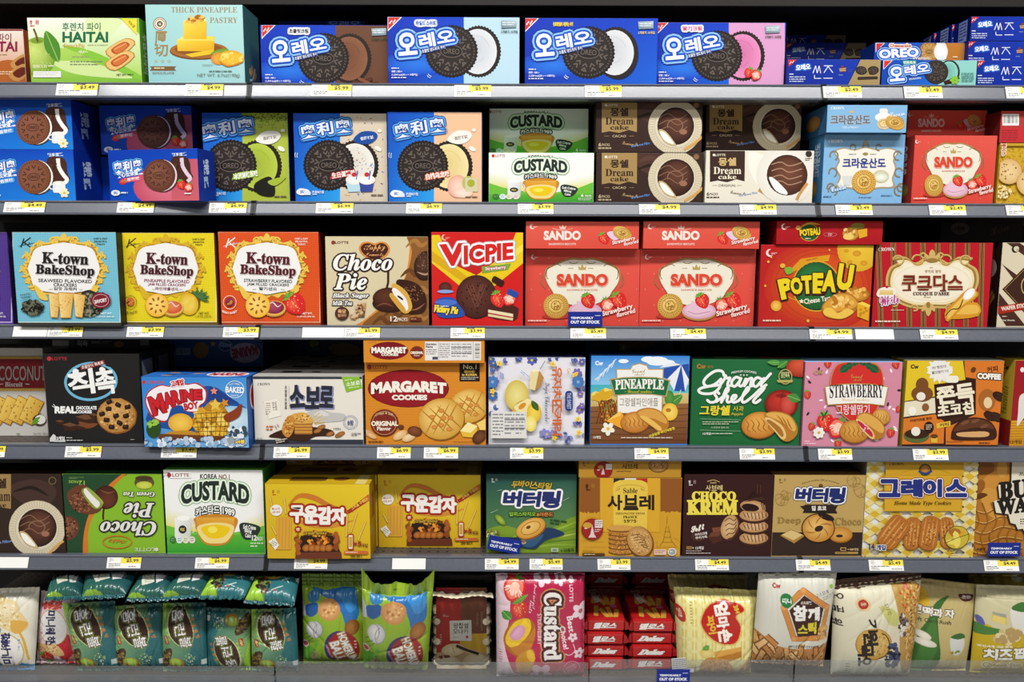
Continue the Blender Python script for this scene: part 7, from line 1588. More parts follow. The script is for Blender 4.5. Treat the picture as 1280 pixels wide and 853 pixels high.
def grace(A):
    A.R(80,10,900,700,'e4e2da')
    for i in range(-16,34):
        for j in range(-2,44):
            u,v = 470+(i-j)*36,10+(i+j)*26-130
            if (i % 2 and j % 2) or not (60 < u < 890 and -20 < v < 720): continue
            A.P([(u-36,v),(u,v-26),(u+36,v),(u,v+26)],'d4ae2e' if i % 2 == j % 2 == 0 else 'e0cf86')
    A.R(250,25,785,130,'c99a24'); A.R(240,130,775,375,'d2a22a'); A.LS([(240,375,770,375),(245,130,240,375),(772,130,768,375)],2,'9a7a20'); A.LS([(248,129,785,129)],2,'a8801c')  # panel top in a darker yellow: the shelf's shadow painted into the print
    A.T('CROWN',324,52,98,20,'4a3a18',st='serif'); A.L([(360,110),(450,85),(520,80),(600,85),(690,115)],2,'a8801c',True)
    A.E(520,92,42,42,'3a4a20'); A.E(520,90,34,32,'8a5a28','c8883a'); A.L([(475,100),(520,118),(568,98)],14,'24407a',True)
    for i,ch in enumerate('그레이스'):
        A.T(ch,275+i*152-(10 if i == 2 else 0),216,138 if i != 2 else 120,112,'24307a',b=.03,ol=[(17,'8a2c1c'),(12,'ece8e4')])
    for i,ch in enumerate('그레이스'): A.T(ch,275+i*152-(10 if i == 2 else 0),216,138 if i != 2 else 120,112,'24307a',b=.03,ol=[(5,'24307a')])
    A.T('Home Made Type Cookies',502,320,392,32,'2c2414',st='it',b=0)
    for x,y,wd,h,r in ((430,525,110,225,-6),(668,520,105,215,6),(300,515,150,240,-38),(545,520,125,235,-10)):
        A.RR(x-wd/2,y-h/2+6,x+wd/2,y+h/2+6,50,'7a4416',rot=r); A.RR(x-wd/2,y-h/2,x+wd/2,y+h/2,50,'b06a28',rot=r)
        for k in (-.3,-.1,.1,.3): p = A.rot([(x+k*wd,y-h*.42),(x+k*wd*1.1,y),(x+k*wd,y+h*.42)],x,y,r); A.L(p,wd*.09,'d0904a',True,True)
        A.spots(x,y,wd*.4,h*.42,40,5,('8a4c18','dca85c'),rot=r,seed=int(x))
    A.E(732,552,86,78,'3a3a20',rot=30); A.E(732,552,82,74,'c8b03a',rot=30); A.spots(735,555,60,50,10,20,('d8a028','a86a28','e8d460'),el=1.8,seed=3); A.L([(655,590),(720,560),(820,525)],4,'3a4a20',True)
    A.T('14',150,614,38,44,'24307a',b=.05); A.T('개입',212,620,62,34,'24307a',b=.05,ol=[(4,'ece8e4')]); A.tiny(665,640,790,652,1,'4a4a30',3); A.tiny(690,656,790,667,1,'4a4a30'); A.tiny(725,402,765,412,1,'8a7a40')
box('cookie_box','yellow and white checked ladyfinger cookie box','5e',92,848,26,5,grace,'dcdad0','8a8468',Y=.006,dep=.06)
def butter(A):
    A.R(840,20,1400,700,'b07228')
    for k,(x,y,r,c) in enumerate(((920,80,90,'8a521c'),(1010,180,110,'c88a38'),(900,220,60,'94581c'),(1060,90,60,'d09a48'),(1000,330,120,'cf9440'))): A.E(x,y,r,r*.6,c,rot=k*30)
    A.B([(870,280),(920,255),(960,270),(900,300)],'5f3410',4)
    for i in range(6): A.L([(840,360+i*75),(940,400+i*70),(1060,350+i*72),(1200,400+i*60)],9,'8a541c',True); A.L([(840,352+i*75),(940,392+i*70),(1060,342+i*72),(1200,392+i*60)],5,'e0b060',True)
    for i in range(7): A.L([(860+i*60,320),(900+i*60,450),(850+i*60,560),(900+i*60,690)],7,'94601f',True)
    fr = [(1125,20),(1400,20),(1400,560),(1260,560),(1215,530),(1200,500),(1165,505),(1150,470),(1115,460),(1100,400),(1015,390),(1000,310),(1040,300),(1030,200),(1120,180)]
    A.P([(x-10 if x < 1350 else x,y+8 if y > 30 else y) for x,y in fr],'2a2018'); A.P(fr,'e4dcc8')
    A.T('BU',1135,232,190,116,'201a18',st='serif',b=.05,rot=8,sh=.1); A.T('WA',1128,345,205,100,'201a18',st='serif',b=.05,rot=8,sh=.1); A.T('Ro',1195,125,50,24,'6a5a40',st='it'); A.tiny(1180,430,1260,475,3,'4a3a28'); A.T('NET',915,640,60,16,'2a2018',b=.03)
box('waffle_box','golden butter waffle box at the right edge, behind a blue stock card','5e',850,1480,30,5,butter,'b07228','7a4e1c',Y=.008,dep=.06,cat='waffle box')
# ---------------------------------------------------------------- lowest row: film bags
def homog(src,dst):
    A_ = []; b_ = []
    for (x,y),(u,v) in zip(src,dst):
        A_ += [[x,y,1,0,0,0,-u*x,-u*y],[0,0,0,x,y,1,-v*x,-v*y]]; b_ += [u,v]
    return np.append(np.linalg.solve(np.array(A_,float),np.array(b_,float)),1).reshape(3,3)
def raster(art,H,nx,ny,base,flip):
    """print colours at the (ny+1)x(nx+1) points of a film surface"""
    C = np.tile(lin(base),(ny+1,nx+1,1))
    for V,T,col,Z in art.els:
        q = np.c_[V,np.ones(len(V))] @ H.T; uv = q[:,:2]/q[:,2:]
        if flip: uv = 1-uv
        g = uv*(nx,ny)
        for t in T:
            a,b,c = g[t]
            x0,x1 = max(0,math.ceil(min(a[0],b[0],c[0]))),min(nx,math.floor(max(a[0],b[0],c[0])))
            y0,y1 = max(0,math.ceil(min(a[1],b[1],c[1]))),min(ny,math.floor(max(a[1],b[1],c[1])))
            if x1 < x0 or y1 < y0: continue
            D = (b[0]-a[0])*(c[1]-a[1])-(b[1]-a[1])*(c[0]-a[0])
            if abs(D) < 1e-12: continue
            X,Y = np.meshgrid(np.arange(x0,x1+1),np.arange(y0,y1+1))
            l1 = ((X-a[0])*(c[1]-a[1])-(Y-a[1])*(c[0]-a[0]))/D; l2 = ((b[0]-a[0])*(Y-a[1])-(b[1]-a[1])*(X-a[0]))/D; l0 = 1-l1-l2
            m = (l0 >= -1e-9) & (l1 >= -1e-9) & (l2 >= -1e-9)
            if m.any(): C[Y[m],X[m]] = l0[m][:,None]*col[t[0]] + l1[m][:,None]*col[t[1]] + l2[m][:,None]*col[t[2]]
    return C
Z6 = SHELF_Z[6]
def bag(label,fr,quad,art,afr,aquad,base,back,thick=.035,Yb=None,lean=.02,Yt=None,seed=1,seal=(.06,.05),wr=1.0,dip=0.0,film=None,cat='snack bag',kind='snack_bag',group=None,flip=False,sealcol=None,boxy=3.0,z0=None):
    """pillow bag: quad TL,TR,BR,BL of the front outline; art drawn on aquad of frame afr"""
    film = film or FILM
    q = fpx(fr,quad); z0 = Z6+.001 if z0 is None else z0
    if Yb is None:
        d = rays([(q[2]+q[3])/2])[0]; Yb = (CAM + d*((Z6+.004-CAM[2])/d[2]))[1]; Yb = min(max(Yb,.012),.09)
    Yb = Yb + thick*.12
    Yt = Yb+lean if Yt is None else Yt
    P = [on_y(*q[0],Yt),on_y(*q[1],Yt),on_y(*q[2],Yb),on_y(*q[3],Yb)]
    for p in P[2:]: p[2] = max(p[2],z0)
    TL,TR,BR,BL = P
    cen = (TL+TR+BR+BL)/4; foot = np.array((cen[0],cen[1],min(BR[2],BL[2])))
    wd = np.linalg.norm((TR+BR-TL-BL)/2); ht = np.linalg.norm((TL+TR-BL-BR)/2)
    nx,ny = int(wd/.0008),int(ht/.0008)
    N = np.cross(TR-TL,TL-BL); N /= np.linalg.norm(N); N = -N if N[1] > 0 and abs(N[1]) > abs(N[2]) else N
    if N[2] < -.5: N = -N
    u,v = np.meshgrid(np.linspace(0,1,nx+1),np.linspace(0,1,ny+1))   # v down
    pos = ((1-u)*(1-v))[...,None]*TL + (u*(1-v))[...,None]*TR + (u*v)[...,None]*BR + ((1-u)*v)[...,None]*BL
    s0,s1 = seal
    vv = np.clip((v-s0)/(1-s0-s1),0,1)
    prof = np.clip(1-np.abs(2*u-1)**boxy,0,1)**.62 * np.clip(1-np.abs(2*vv-1)**boxy,0,1)**.55
    rd = np.random.RandomState(seed)
    n = np.zeros_like(u)
    for k in range(7):
        a = rd.uniform(0,6.28); f = rd.uniform(4,13); n += np.sin(f*(np.cos(a)*u+np.sin(a)*v*ht/wd)+rd.uniform(0,6.28)+1.2*np.sin(3*v+k))*rd.uniform(.3,1)/f*5
    cr = np.zeros_like(u)
    for k in range(9):
        a = rd.uniform(-.9,.9)+(math.pi/2 if k % 3 == 0 else 0); c0 = rd.uniform(.05,.95); d = (np.cos(a)*(u-c0)+np.sin(a)*(v-rd.uniform(0,1)))
        cr -= np.exp(-(d/.018)**2)*rd.uniform(.3,1)*np.exp(-((np.sin(a)*u-np.cos(a)*v-rd.uniform(-.6,.6))/.35)**2)
    pl = sum(np.sin(2*math.pi*u*k+rd.uniform(0,6))*w_ for k,w_ in ((5,.8),(9,.7),(14,.45)))
    edge = np.exp(-((v-s0)/.09).clip(0,9)) + np.exp(-((1-s1-v)/.09).clip(0,9))
    h = thick*.5*prof + wr*(.0011*n + .0016*cr + .0016*pl*edge)*np.minimum(1,prof*2+.15)
    inseal = (v < s0) | (v > 1-s1)
    h = np.where(inseal,(0 if dip else .0006)*np.sin(v*ht/.0011) + wr*.002*pl*.6,h)
    front = pos + h[...,None]*N
    front[...,2] -= (dip*np.sin(math.pi*u)*np.clip((s0*1.6-v)/(s0*1.6),0,1)) if dip else 0
    if dip: front += N*(.012*np.sin(2*math.pi*u*1.5)*np.clip((s0-v)/s0,0,1))[...,None]
    front[...,2] = np.maximum(front[...,2],z0)
    A = Art(afr); art(A)
    aq = aquad or quad
    H = homog(fpx(afr,aq),((0,0),(1,0),(1,1),(0,1)))
    C = raster(A,H,nx,ny,base,flip)
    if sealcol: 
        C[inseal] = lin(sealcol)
    root = thing(kind,label,cat,foot,0,group)
    def part(name,j0,j1,with_back):
        rows = j1-j0+1; idx = np.arange(rows*(nx+1)).reshape(rows,nx+1)
        F = np.stack([idx[:-1,:-1],idx[1:,:-1],idx[1:,1:],idx[:-1,1:]],-1).reshape(-1,4)
        Vf = (front[j0:j1+1]-foot).reshape(-1,3); Cf = C[j0:j1+1].reshape(-1,3)
        st = 6
        ii = np.unique(np.r_[np.arange(0,nx+1,st),nx]); jj = np.unique(np.r_[np.arange(j0,j1+1,st),j1])
        hb = thick*.5*prof if with_back else np.full_like(u,.0004)
        bk = pos - hb[...,None]*N
        if not with_back: bk = front - .0009*N
        bk[...,2] = np.maximum(bk[...,2],z0)
        Vb = (bk[np.ix_(jj,ii)]-foot).reshape(-1,3); m = len(ii); ib = np.arange(len(jj)*m).reshape(len(jj),m)+len(Vf)
        Fb = np.stack([ib[:-1,:-1],ib[:-1,1:],ib[1:,1:],ib[1:,:-1]],-1).reshape(-1,4)
        me = mesh_from(name,np.vstack([Vf,Vb]),np.vstack([F,Fb]),np.vstack([Cf,np.tile(lin(back),(len(Vb),1))]),film,True)
        return link(name,me,root)
    a,b = int(round(s0*ny)),int(round((1-s1)*ny))
    part('pouch',a,b,True)
    if a > 1: part('top_seal',0,a,False)
    if b < ny-1: part('bottom_seal',b,ny,False)
    return root

def hollan(A):
    """teal nut biscuit bag, drawn on the fourth one of the row (75..385, 300..800 in 6b)"""
    A.Q([(60,290),(400,290),(400,820),(60,820)],('8fb45a','2f6a6c','1f5a60','6a9a78'),8)
    A.B([(60,290),(110,290),(100,420),(80,560),(60,600)],'9ac83a',4); A.B([(290,290),(400,290),(400,820),(250,820),(300,600),(330,450)],'2c666a',5)
    A.E(220,455,86,150,'c8d08a',rot=20); A.E(222,457,80,144,'3c2620',rot=20)
    for ch,x,y,wd,h in (('홈',196,372,76,84),('런',222,470,70,84),('볼',262,560,76,84)): A.T(ch,x,y,h,wd,'eceae4',rot=-80,b=.012,ol=[(8,'8a9a3a'),(5,'3c2620')])
    for i,ch in enumerate('초콜렛맛'): A.T(ch,302+i*12,398+i*42,26,24,'c87a30',rot=-72,b=.03)
    for i,ch in enumerate('견과듬뿍'): A.T(ch,118+i*10,440+i*34,22,18,'9ac84a',rot=-72,b=.03)
    A.RR(112,515,142,580,6,'9a4a28',rot=12); A.T('NEW',127,547,50,16,'e8c890',rot=-75,b=.03)
    A.B([(90,650),(150,605),(170,640),(140,720),(100,780),(75,740)],'4a3420',4); A.spots(125,690,36,60,40,9,('7a5a3a','2c1c12','8a7a3a'),seed=3); A.E(195,722,52,44,'b87a28',rot=-15); A.E(192,715,42,34,'8ab03a','c0d860',rot=-15)
    A.spots(285,690,40,45,26,7,('9ac060','c8d8b8'),el=.5,seed=5); A.R(355,700,385,740,'c8d0cc')
def hollan_top(A):
    """same bag lying, lower half of the print in view (430..720, 100..270 in 6b)"""
    A.Q([(300,80),(740,80),(740,290),(300,290)],('6a9a34','2c6468','22555a','7aa83e'),5); A.B([(560,100),(740,90),(740,290),(470,290)],'2f6e74',4); A.B([(320,270),(420,130),(440,200),(450,270)],'9ac83a',4)
    A.spots(470,170,46,60,60,10,('4a3420','7a6a3a','2c2a1c'),seed=3); A.E(548,118,58,32,'c8963a'); A.E(545,112,46,24,'a8c040','ccdc60')
    A.LS([(620,130,640,170),(600,160,650,140),(520,215,600,190)],5,'c8dcc8'); A.E(540,215,8,6,'b03a2a'); A.R(690,120,715,150,'d0d8d4')
def hollan_back(A):
    """its back with a white ingredient panel (190..425, 95..285 in 6b)"""
    A.Q([(30,80),(440,80),(440,300),(30,300)],('2a5c60','22555a','1a464c','3a7450'),4); A.B([(40,290),(120,240),(220,255),(200,290)],'86b03a',4)
    A.P([(215,110),(310,92),(290,170),(200,200)],'d8d8c8'); A.P([(320,95),(400,92),(345,165),(300,180)],'dcdcdc'); A.tiny(225,115,295,175,6,'7a8a5a',rot=8); A.tiny(318,104,375,160,6,'8a8a90',3,rot=14)
GT = 'teal nut biscuit bags'
HQ = [(75,300),(375,298),(388,800),(78,806)]
for i,(fr_,qd,lab,fl) in enumerate((('6a',[(432,305),(800,285),(830,812),(545,800)],'teal nut biscuit bag, first standing one beside the pink wafer bag',False),
        ('6a',[(768,325),(1130,298),(1165,850),(826,836)],'teal nut biscuit bag, second standing one from the pink wafer bag',False),
        ('6b',HQ,'teal nut biscuit bag, third standing one from the pink wafer bag',False),
        ('6b',[(383,330),(688,345),(690,830),(392,840)],'teal nut biscuit bag standing upside down between its upright twins',True),
        ('6b',[(692,345),(1002,335),(1028,845),(698,836)],'teal nut biscuit bag, standing one nearest the green chocolate puff bags',False))):
    bag(lab,fr_,qd,hollan,'6b',HQ,'2c666a','2c666a',thick=.034,seed=20+i,flip=fl,group=GT,wr=1.2,Yb=.02+.004*(i % 2),lean=.012)
TQ = [(430,98),(722,108),(640,275),(322,275)]; BQ = [(190,92),(425,96),(330,262),(42,288)]
for i,(fr_,qd,a_,aq_,lab) in enumerate((('6a',[(372,112),(590,128),(562,272),(308,280)],lambda A: (hollan_back(A),A.F('6a'),A.T('홈볼',515,138,95,52,'eef0ea',b=.05,ol=[(6,'3c2620')])),BQ,'teal nut biscuit bag lying on top, leftmost with white letters on its end'),
        ('6a',[(600,98),(958,92),(868,262),(566,276)],hollan_back,BQ,'teal nut biscuit bag lying on top, with a square white panel'),
        ('6a',[(985,106),(1218,96),(1160,286),(868,288)],hollan_back,BQ,'teal nut biscuit bag lying on top, third from the pink wafer bag'),
        ('6b',BQ,hollan_back,BQ,'teal nut biscuit bag lying on top, with a bright silver panel'),
        ('6b',TQ,hollan_top,TQ,'teal nut biscuit bag lying on top, with green cream cookie picture'),
        ('6b',[(735,108),(1030,122),(992,322),(636,302)],hollan_top,TQ,'teal nut biscuit bag lying on top, nearest the green chocolate puff bags'))):
    bag(lab,fr_,qd,a_,'6b',aq_,'2c666a','2c666a',thick=.03,seed=40+i,group=GT,Yb=-.028,Yt=.03,wr=1.4,seal=(.04,.12),sealcol='1d4e54')

def wafer(A,blue):
    c = 0 if blue else 320
    if blue:
        A.R(-200,180,300,850,'e0dccb'); A.B([(-200,330),(0,370),(60,480),(30,640),(180,760),(300,790),(300,860),(-200,860)],'4a90c4',4); A.B([(-160,280),(20,250),(150,330),(230,470),(170,530),(20,470),(-160,440)],'e0c890',4)
        A.E(90,350,86,76,'dcc690','efe2bc'); A.spots(60,400,110,110,90,7,('ecdcb4','c8a868','f2e8cc'),seed=3); A.B([(130,430),(225,455),(180,530),(130,510)],'d8a850',4); A.L([(180,520),(205,600),(225,740)],14,'d8a82c',True)
        A.E(90,655,112,136,'c8b060',rot=20); A.E(90,655,104,128,'ece8e0',rot=20); cx,tc = 92,'2c2e60'
    else:
        A.R(250,200,600,850,'e2c4cc'); A.B([(380,560),(480,520),(540,600),(560,820),(480,810),(430,700)],'c02a34',4); A.R(262,210,300,850,'ecdcd8'); A.spots(390,310,70,30,30,14,('c03a34','d8584a'),seed=2); A.B([(270,630),(400,610),(470,680),(460,730),(300,700)],'d8b078',4); A.spots(360,670,80,40,60,7,('e8cc98','b8844c'),seed=4)
        strawberry(A,360,740,56,60,'c02a30'); leaf(A,320,800,400,780,20); A.P([(480,790),(540,700),(560,800)],'e0a88a')
        A.E(405,480,98,146,'c8a860',rot=8); A.E(405,480,92,140,'eae6e2',rot=8); cx,tc = 392,'2f2a58'
    ys = (735,670,610,555) if blue else (375,440,505,580)
    for ch,y in zip('미니웨하' if blue else '미니웨하',ys): A.T(ch,cx,y,58,64,tc,rot=90 if blue else -90,b=.04)
    A.T('스',cx+8 if blue else cx,(540 if blue else 602)-(0 if blue else -4),40,66,tc,rot=90 if blue else -90,b=.04) if not blue else A.T('스',90,545,40,60,tc,rot=90,b=.04)
    A.T('우유 크림' if blue else '딸기맛',175 if blue else 330,620 if blue else 490,90,14,'5a9ac8' if blue else 'c04a6a',rot=90,b=.01)
    if not blue: A.T('SWEET',283,500,14,130,'c05a80',b=0) if False else A.tiny(278,340,290,640,12,'c87a94')
bag('cream and blue mini wafer bag at the left edge of the lowest row','6a',[(-150,205),(276,190),(246,826),(-150,836)],lambda A: wafer(A,True),'6a',None,'e0dccb','c8c4b4',thick=.04,seed=3,Yb=.02,group='mini wafer bags')
bag('pink strawberry mini wafer bag beside the teal bags','6a',[(288,215),(560,232),(566,812),(260,826)],lambda A: wafer(A,False),'6a',None,'e2c4cc','d8a8b4',thick=.03,seed=4,Yb=.045,lean=.01,group='mini wafer bags')

def homerun(A):
    """green baseball bag, right one (515..970, 180..750 in 6c); the pictured player is left out"""
    A.Q([(500,20),(1040,20),(1040,770),(500,770)],('a8c832','8fb428','9ab82c','6a9a28'),5)
    A.B([(600,170),(720,185),(940,170),(970,300),(960,400),(880,480),(850,380),(800,280),(700,230)],'2c74b8',5); A.B([(820,200),(940,180),(965,260),(950,330),(900,350),(860,280)],'3f8ed0',4)
    A.B([(575,215),(650,170),(665,250),(600,275)],'3a84bc',4); A.B([(560,300),(650,275),(655,350),(600,385),(555,360)],'245a9c',4); A.P([(515,240),(550,300),(560,380),(515,400)],'c8ccd0')
    A.E(910,470,52,62,'8a5420','b87a34',rot=-20); A.E(745,330,88,84,'c88a4a','e0b078'); A.spots(745,330,66,62,26,8,('d8a060','b87a3c','ecc48c'),seed=4)
    A.E(628,482,64,66,'8a8a8c'); A.E(625,480,62,64,'b8babc','e4e4e6',off=(-12,-16)); A.ring(575,470,74,70,4,'8a6a60',a0=-45,a1=50,n=18); A.ring(690,500,74,70,4,'8a6a60',a0=120,a1=215,n=18)
    A.LS([(555,555,600,530),(570,580,615,545),(545,530,575,510)],5,'4a5a20')
    A.E(820,625,124,136,'3c2a6a',rot=10); A.E(835,625,112,128,'9a2024',rot=10)
    A.T('HOMERUN',862,615,235,62,'ece6dc',rot=-72,b=.04,tap=.1,ol=[(6,'c8963a'),(3,'5a1418')]); A.T('BALL',790,645,155,74,'ece6dc',rot=-76,b=.04,ol=[(6,'c8963a'),(3,'5a1418')]); A.T('CHOCOLATE',728,645,110,16,'c8a0b0',rot=-72,b=.03)
    A.tiny(915,570,930,640,3,'e0c8b0'); A.B([(520,640),(600,610),(650,680),(640,760),(520,770)],'5aa030',4); A.spots(620,690,30,60,40,8,('7a6a4a','9a8a6a'),seed=2); A.E(551,595,26,26,'d8c8c4'); A.E(551,595,20,16,'b04a50'); A.RR(615,580,655,605,4,'6aa82c',rot=-20)
GH = 'green chocolate puff bags'
HR = [(512,55),(1022,62),(972,765),(528,752)]
bag('green chocolate puff bag with a baseball, left one with its top in shade','6c',[(98,95),(520,100),(545,752),(108,752)],homerun,'6c',HR,'8fb428','7a9a24',thick=.04,seed=6,Yb=.045,lean=.012,seal=(.14,.05),group=GH,sealcol='6f9024')  # shade on the top is put into the darker seal green
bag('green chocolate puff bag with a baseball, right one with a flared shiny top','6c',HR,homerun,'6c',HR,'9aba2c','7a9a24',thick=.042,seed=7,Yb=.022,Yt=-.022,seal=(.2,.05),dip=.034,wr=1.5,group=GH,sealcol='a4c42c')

# clear pack of rice wafers
def monaka():
    q = fpx('6d',[(40,175),(488,170),(485,818),(40,820)])
    Y = .034; TL,TR,BR,BL = [on_y(*p,Y) for p in q]; w_ = np.linalg.norm(TR-TL)*.985; zb = max(BR[2],Z6+.002); h_ = TL[2]-zb; cx = (BR[0]+BL[0])/2
    root = thing('wafer_pack','clear pack of round rice wafers with a red and brown card','wafer pack',(cx,Y,zb))
    d_ = .04
    def wafer_bm(x,z,y,r=.021):
        bm = bmesh.new(); bmesh.ops.create_cone(bm,cap_ends=True,segments=28,radius1=r,radius2=r,depth=.011)
        bmesh.ops.bevel(bm,geom=[e for e in bm.edges],offset=.003,segments=2,affect='EDGES')
        bmesh.ops.rotate(bm,verts=bm.verts,matrix=Matrix.Rotation(math.pi/2,3,'X')); bmesh.ops.translate(bm,verts=bm.verts,vec=(x,y,z)); return bm
    for k in range(6):
        for sx in (-1,1):
            for l_ in (0,1):
                bm = wafer_bm(sx*(w_/2-.0125),.014+k*.0192,.004+.012*l_+.002*(k % 2),.0092); me = bpy.data.meshes.new('wafer'); bm.to_mesh(me); bm.free(); link('wafer',me,root,WAFER)
    A = Art('6d')
    A.R(60,170,450,830,'6a3a24'); A.R(60,170,255,830,'a82822'); A.P([(250,520),(450,515),(450,650),(250,650)],'c8a02c'); A.R(80,178,255,262,'8a1c1c')
    A.P([(178,428),(330,422),(333,568),(182,566)],'d8d4cc'); A.T('왕찹쌀',258,462,108,40,'3a302a',b=.015); A.T('모나카',256,502,106,36,'3a302a',b=.015); A.E(300,540,9,11,'a82822'); A.tiny(205,540,280,548,1,'8a8078')
    A.T('Cw',152,392,44,18,'d8a890',st='script'); A.tiny(365,370,380,470,8,'9a7a60'); A.tiny(395,365,408,500,10,'9a7a60',3); A.tiny(112,520,124,600,5,'d0a080')
    A.R(60,648,450,830,'b89a70'); A.E(205,635,86,48,'a88a58',rot=5); A.E(205,630,82,44,'d0b888','e4d4ae',rot=5); A.spots(210,630,60,30,24,3,'a8884c',seed=3)
    A.E(160,725,92,56,'c8b48c','e8dcc0'); A.E(362,715,92,58,'c8b48c','e4d8ba'); A.spots(145,680,36,10,16,8,('4a2420','6a3a2c'),seed=2)
    A.L([(225,600),(290,630),(380,660)],34,'cbb58a',True); A.L([(225,600),(290,628),(382,658)],20,'33201c',True)
    pw = w_*.80; ph = h_*.97
    def to_uv(P):
        dd = rays(P); k = (Y-.0015-CAM[1])/dd[:,1]; X = CAM+dd*k[:,None]; return np.stack([X[:,0]-cx+pw/2,X[:,2]-zb],1)
    link('label_card',panel_mesh('label_card',A,pw,ph,'8a2a20',to_uv,np.array((-pw/2,-.0005,0)),np.array((1.,0,0)),np.array((0,0,1.)),np.array((0,-1.,0)),TAGM),root)
    # clear film over everything, crumpled at the top
    nx,nz = 60,70; rd = np.random.RandomState(3); V = []; top = .014
    for j in range(nz+1):
        for i in range(nx+1):
            u,v = i/nx,j/nz; e = (1-abs(2*u-1)**8)**.5*(1-abs(2*min(v/.9,1)-1)**10)**.5
            V.append(((u-.5)*w_,-.006*e-.0015*math.sin(u*40+v*9)*(.3+2.0*max(0,v-.8)*3)*e + .016*(1-e),v*(h_+top)))
    F = [(j*(nx+1)+i,j*(nx+1)+i+1,(j+1)*(nx+1)+i+1,(j+1)*(nx+1)+i) for j in range(nz) for i in range(nx)]
    f_ = link('clear_film',mesh_from('clear_film',V,F,None,CLEARF,True),root)
    s_ = f_.modifiers.new('solid','SOLIDIFY'); s_.thickness = .0003
    bm = bmesh.new(); V2 = [[],[]]
    for i in range(41):
        u = i/40; y = -.006+.0015*math.sin(i*1.7); z = h_*.885+.0025*math.sin(u*9+1)
        V2[0].append((( u-.5)*w_*1.02,y-.004,z)); V2[1].append(((u-.5)*w_*1.0,y+.003,z+.005+.0015*math.sin(i)))
    n_ = 41; fold = mesh_from('folded_edge',V2[0]+V2[1],[(i,i+1,n_+i+1,n_+i) for i in range(n_-1)],None,WAFER); fo = link('folded_edge',fold,root); so = fo.modifiers.new('solid','SOLIDIFY'); so.thickness = .0012
WAFER = mat('pale_wafer',.6,.2,'ecdfc2',bump=.3,bscale=300)
def clear_film():
    m = bpy.data.materials.new('clear_film'); m.use_nodes = True; nt = m.node_tree; nt.nodes.remove(nt.nodes['Principled BSDF'])
    t = nt.nodes.new('ShaderNodeBsdfTransparent'); g = nt.nodes.new('ShaderNodeBsdfGlossy'); g.inputs['Roughness'].default_value = .18
    x = nt.nodes.new('ShaderNodeMixShader'); f = nt.nodes.new('ShaderNodeFresnel'); f.inputs['IOR'].default_value = 1.18
    nt.links.new(f.outputs[0],x.inputs[0]); nt.links.new(t.outputs[0],x.inputs[1]); nt.links.new(g.outputs[0],x.inputs[2]); nt.links.new(x.outputs[0],nt.nodes['Material Output'].inputs[0]); return m
CLEARF = clear_film()
monaka()

def custard_pink(A):
    A.R(480,60,1150,850,'b8244c'); A.B([(480,60),(560,60),(600,200),(590,400),(560,560),(620,760),(700,850),(480,850)],'e0c4cc',4)
    half_strawberry(A,628,175,92,-25); strawberry(A,665,320,66,15,'c8302c','e8705a'); leaf(A,620,275,720,215,16); leaf(A,545,330,605,385,34,'3f8a3a')
    A.B([(580,440),(640,385),(720,378),(768,430),(760,540),(690,650),(600,620),(553,540)],'a8641c',4); A.B([(565,530),(600,440),(650,390),(730,385),(735,470),(660,560),(600,580)],'e8c02c',4); A.E(650,478,62,42,'d090ac','e0aac4',rot=45); A.B([(600,590),(660,560),(740,480),(768,440),(760,540),(690,650)],'c07a28',4)
    A.B([(640,660),(740,590),(768,650),(730,770),(660,780)],'c8902c',4); A.E(740,640,26,46,'e8b83a',rot=20)
    for c,r in (('c89058',26),('4a1c20',18)): A.T('Custard',890,435,470,118,'ece4e0',rot=-90,st='serif',b=.03,ol=[(r,c)])
    A.T('Custard',890,435,470,118,'f0eae6',rot=-90,st='serif',b=.03)
    A.T('STRAWBERRY',797,455,215,26,'e8d4dc',rot=-90,b=.005); A.T('Sweet and soft',762,230,165,24,'f0e4e8',rot=-95,st='script'); A.T('taste',740,300,90,20,'f0e4e8',rot=-95,st='script')
    A.T('LOTTE',1020,205,115,26,'f0e8ea',rot=-90,b=.01); A.E(1020,122,17,17,'f0e8ea'); A.T('Best',1015,420,115,42,'f0e8ea',rot=-82,b=.02); A.T('Choice!',970,515,165,38,'f0e8ea',rot=-80,b=.02); A.L([(1030,560),(1045,610),(1010,640),(975,630)],4,'f0e8ea',True)
    for x,y,r in ((1085,335,62),(940,115,42),(820,105,60),(810,780,84),(1075,635,38),(930,810,34),(1030,515,34)): flower(A,x,y,r,'e4b8c8' if y > 700 else 'eed4dc','b8606a',5,x)
    A.ring(1022,740,58,56,3,'e0a8bc'); A.tiny(985,715,1060,765,4,'d890a8',rot=20); A.tiny(525,600,545,700,6,'b87a94',rot=0)
bag('crimson strawberry custard cake bag with big sideways white letters','6d',[(500,92),(1120,88),(1116,828),(506,816)],custard_pink,'6d',None,'b8244c','8a1a38',thick=.04,seed=9,Yb=.008,Yt=.012,boxy=7,seal=(.02,.02),wr=.7,cat='cake bag',kind='cake_bag')
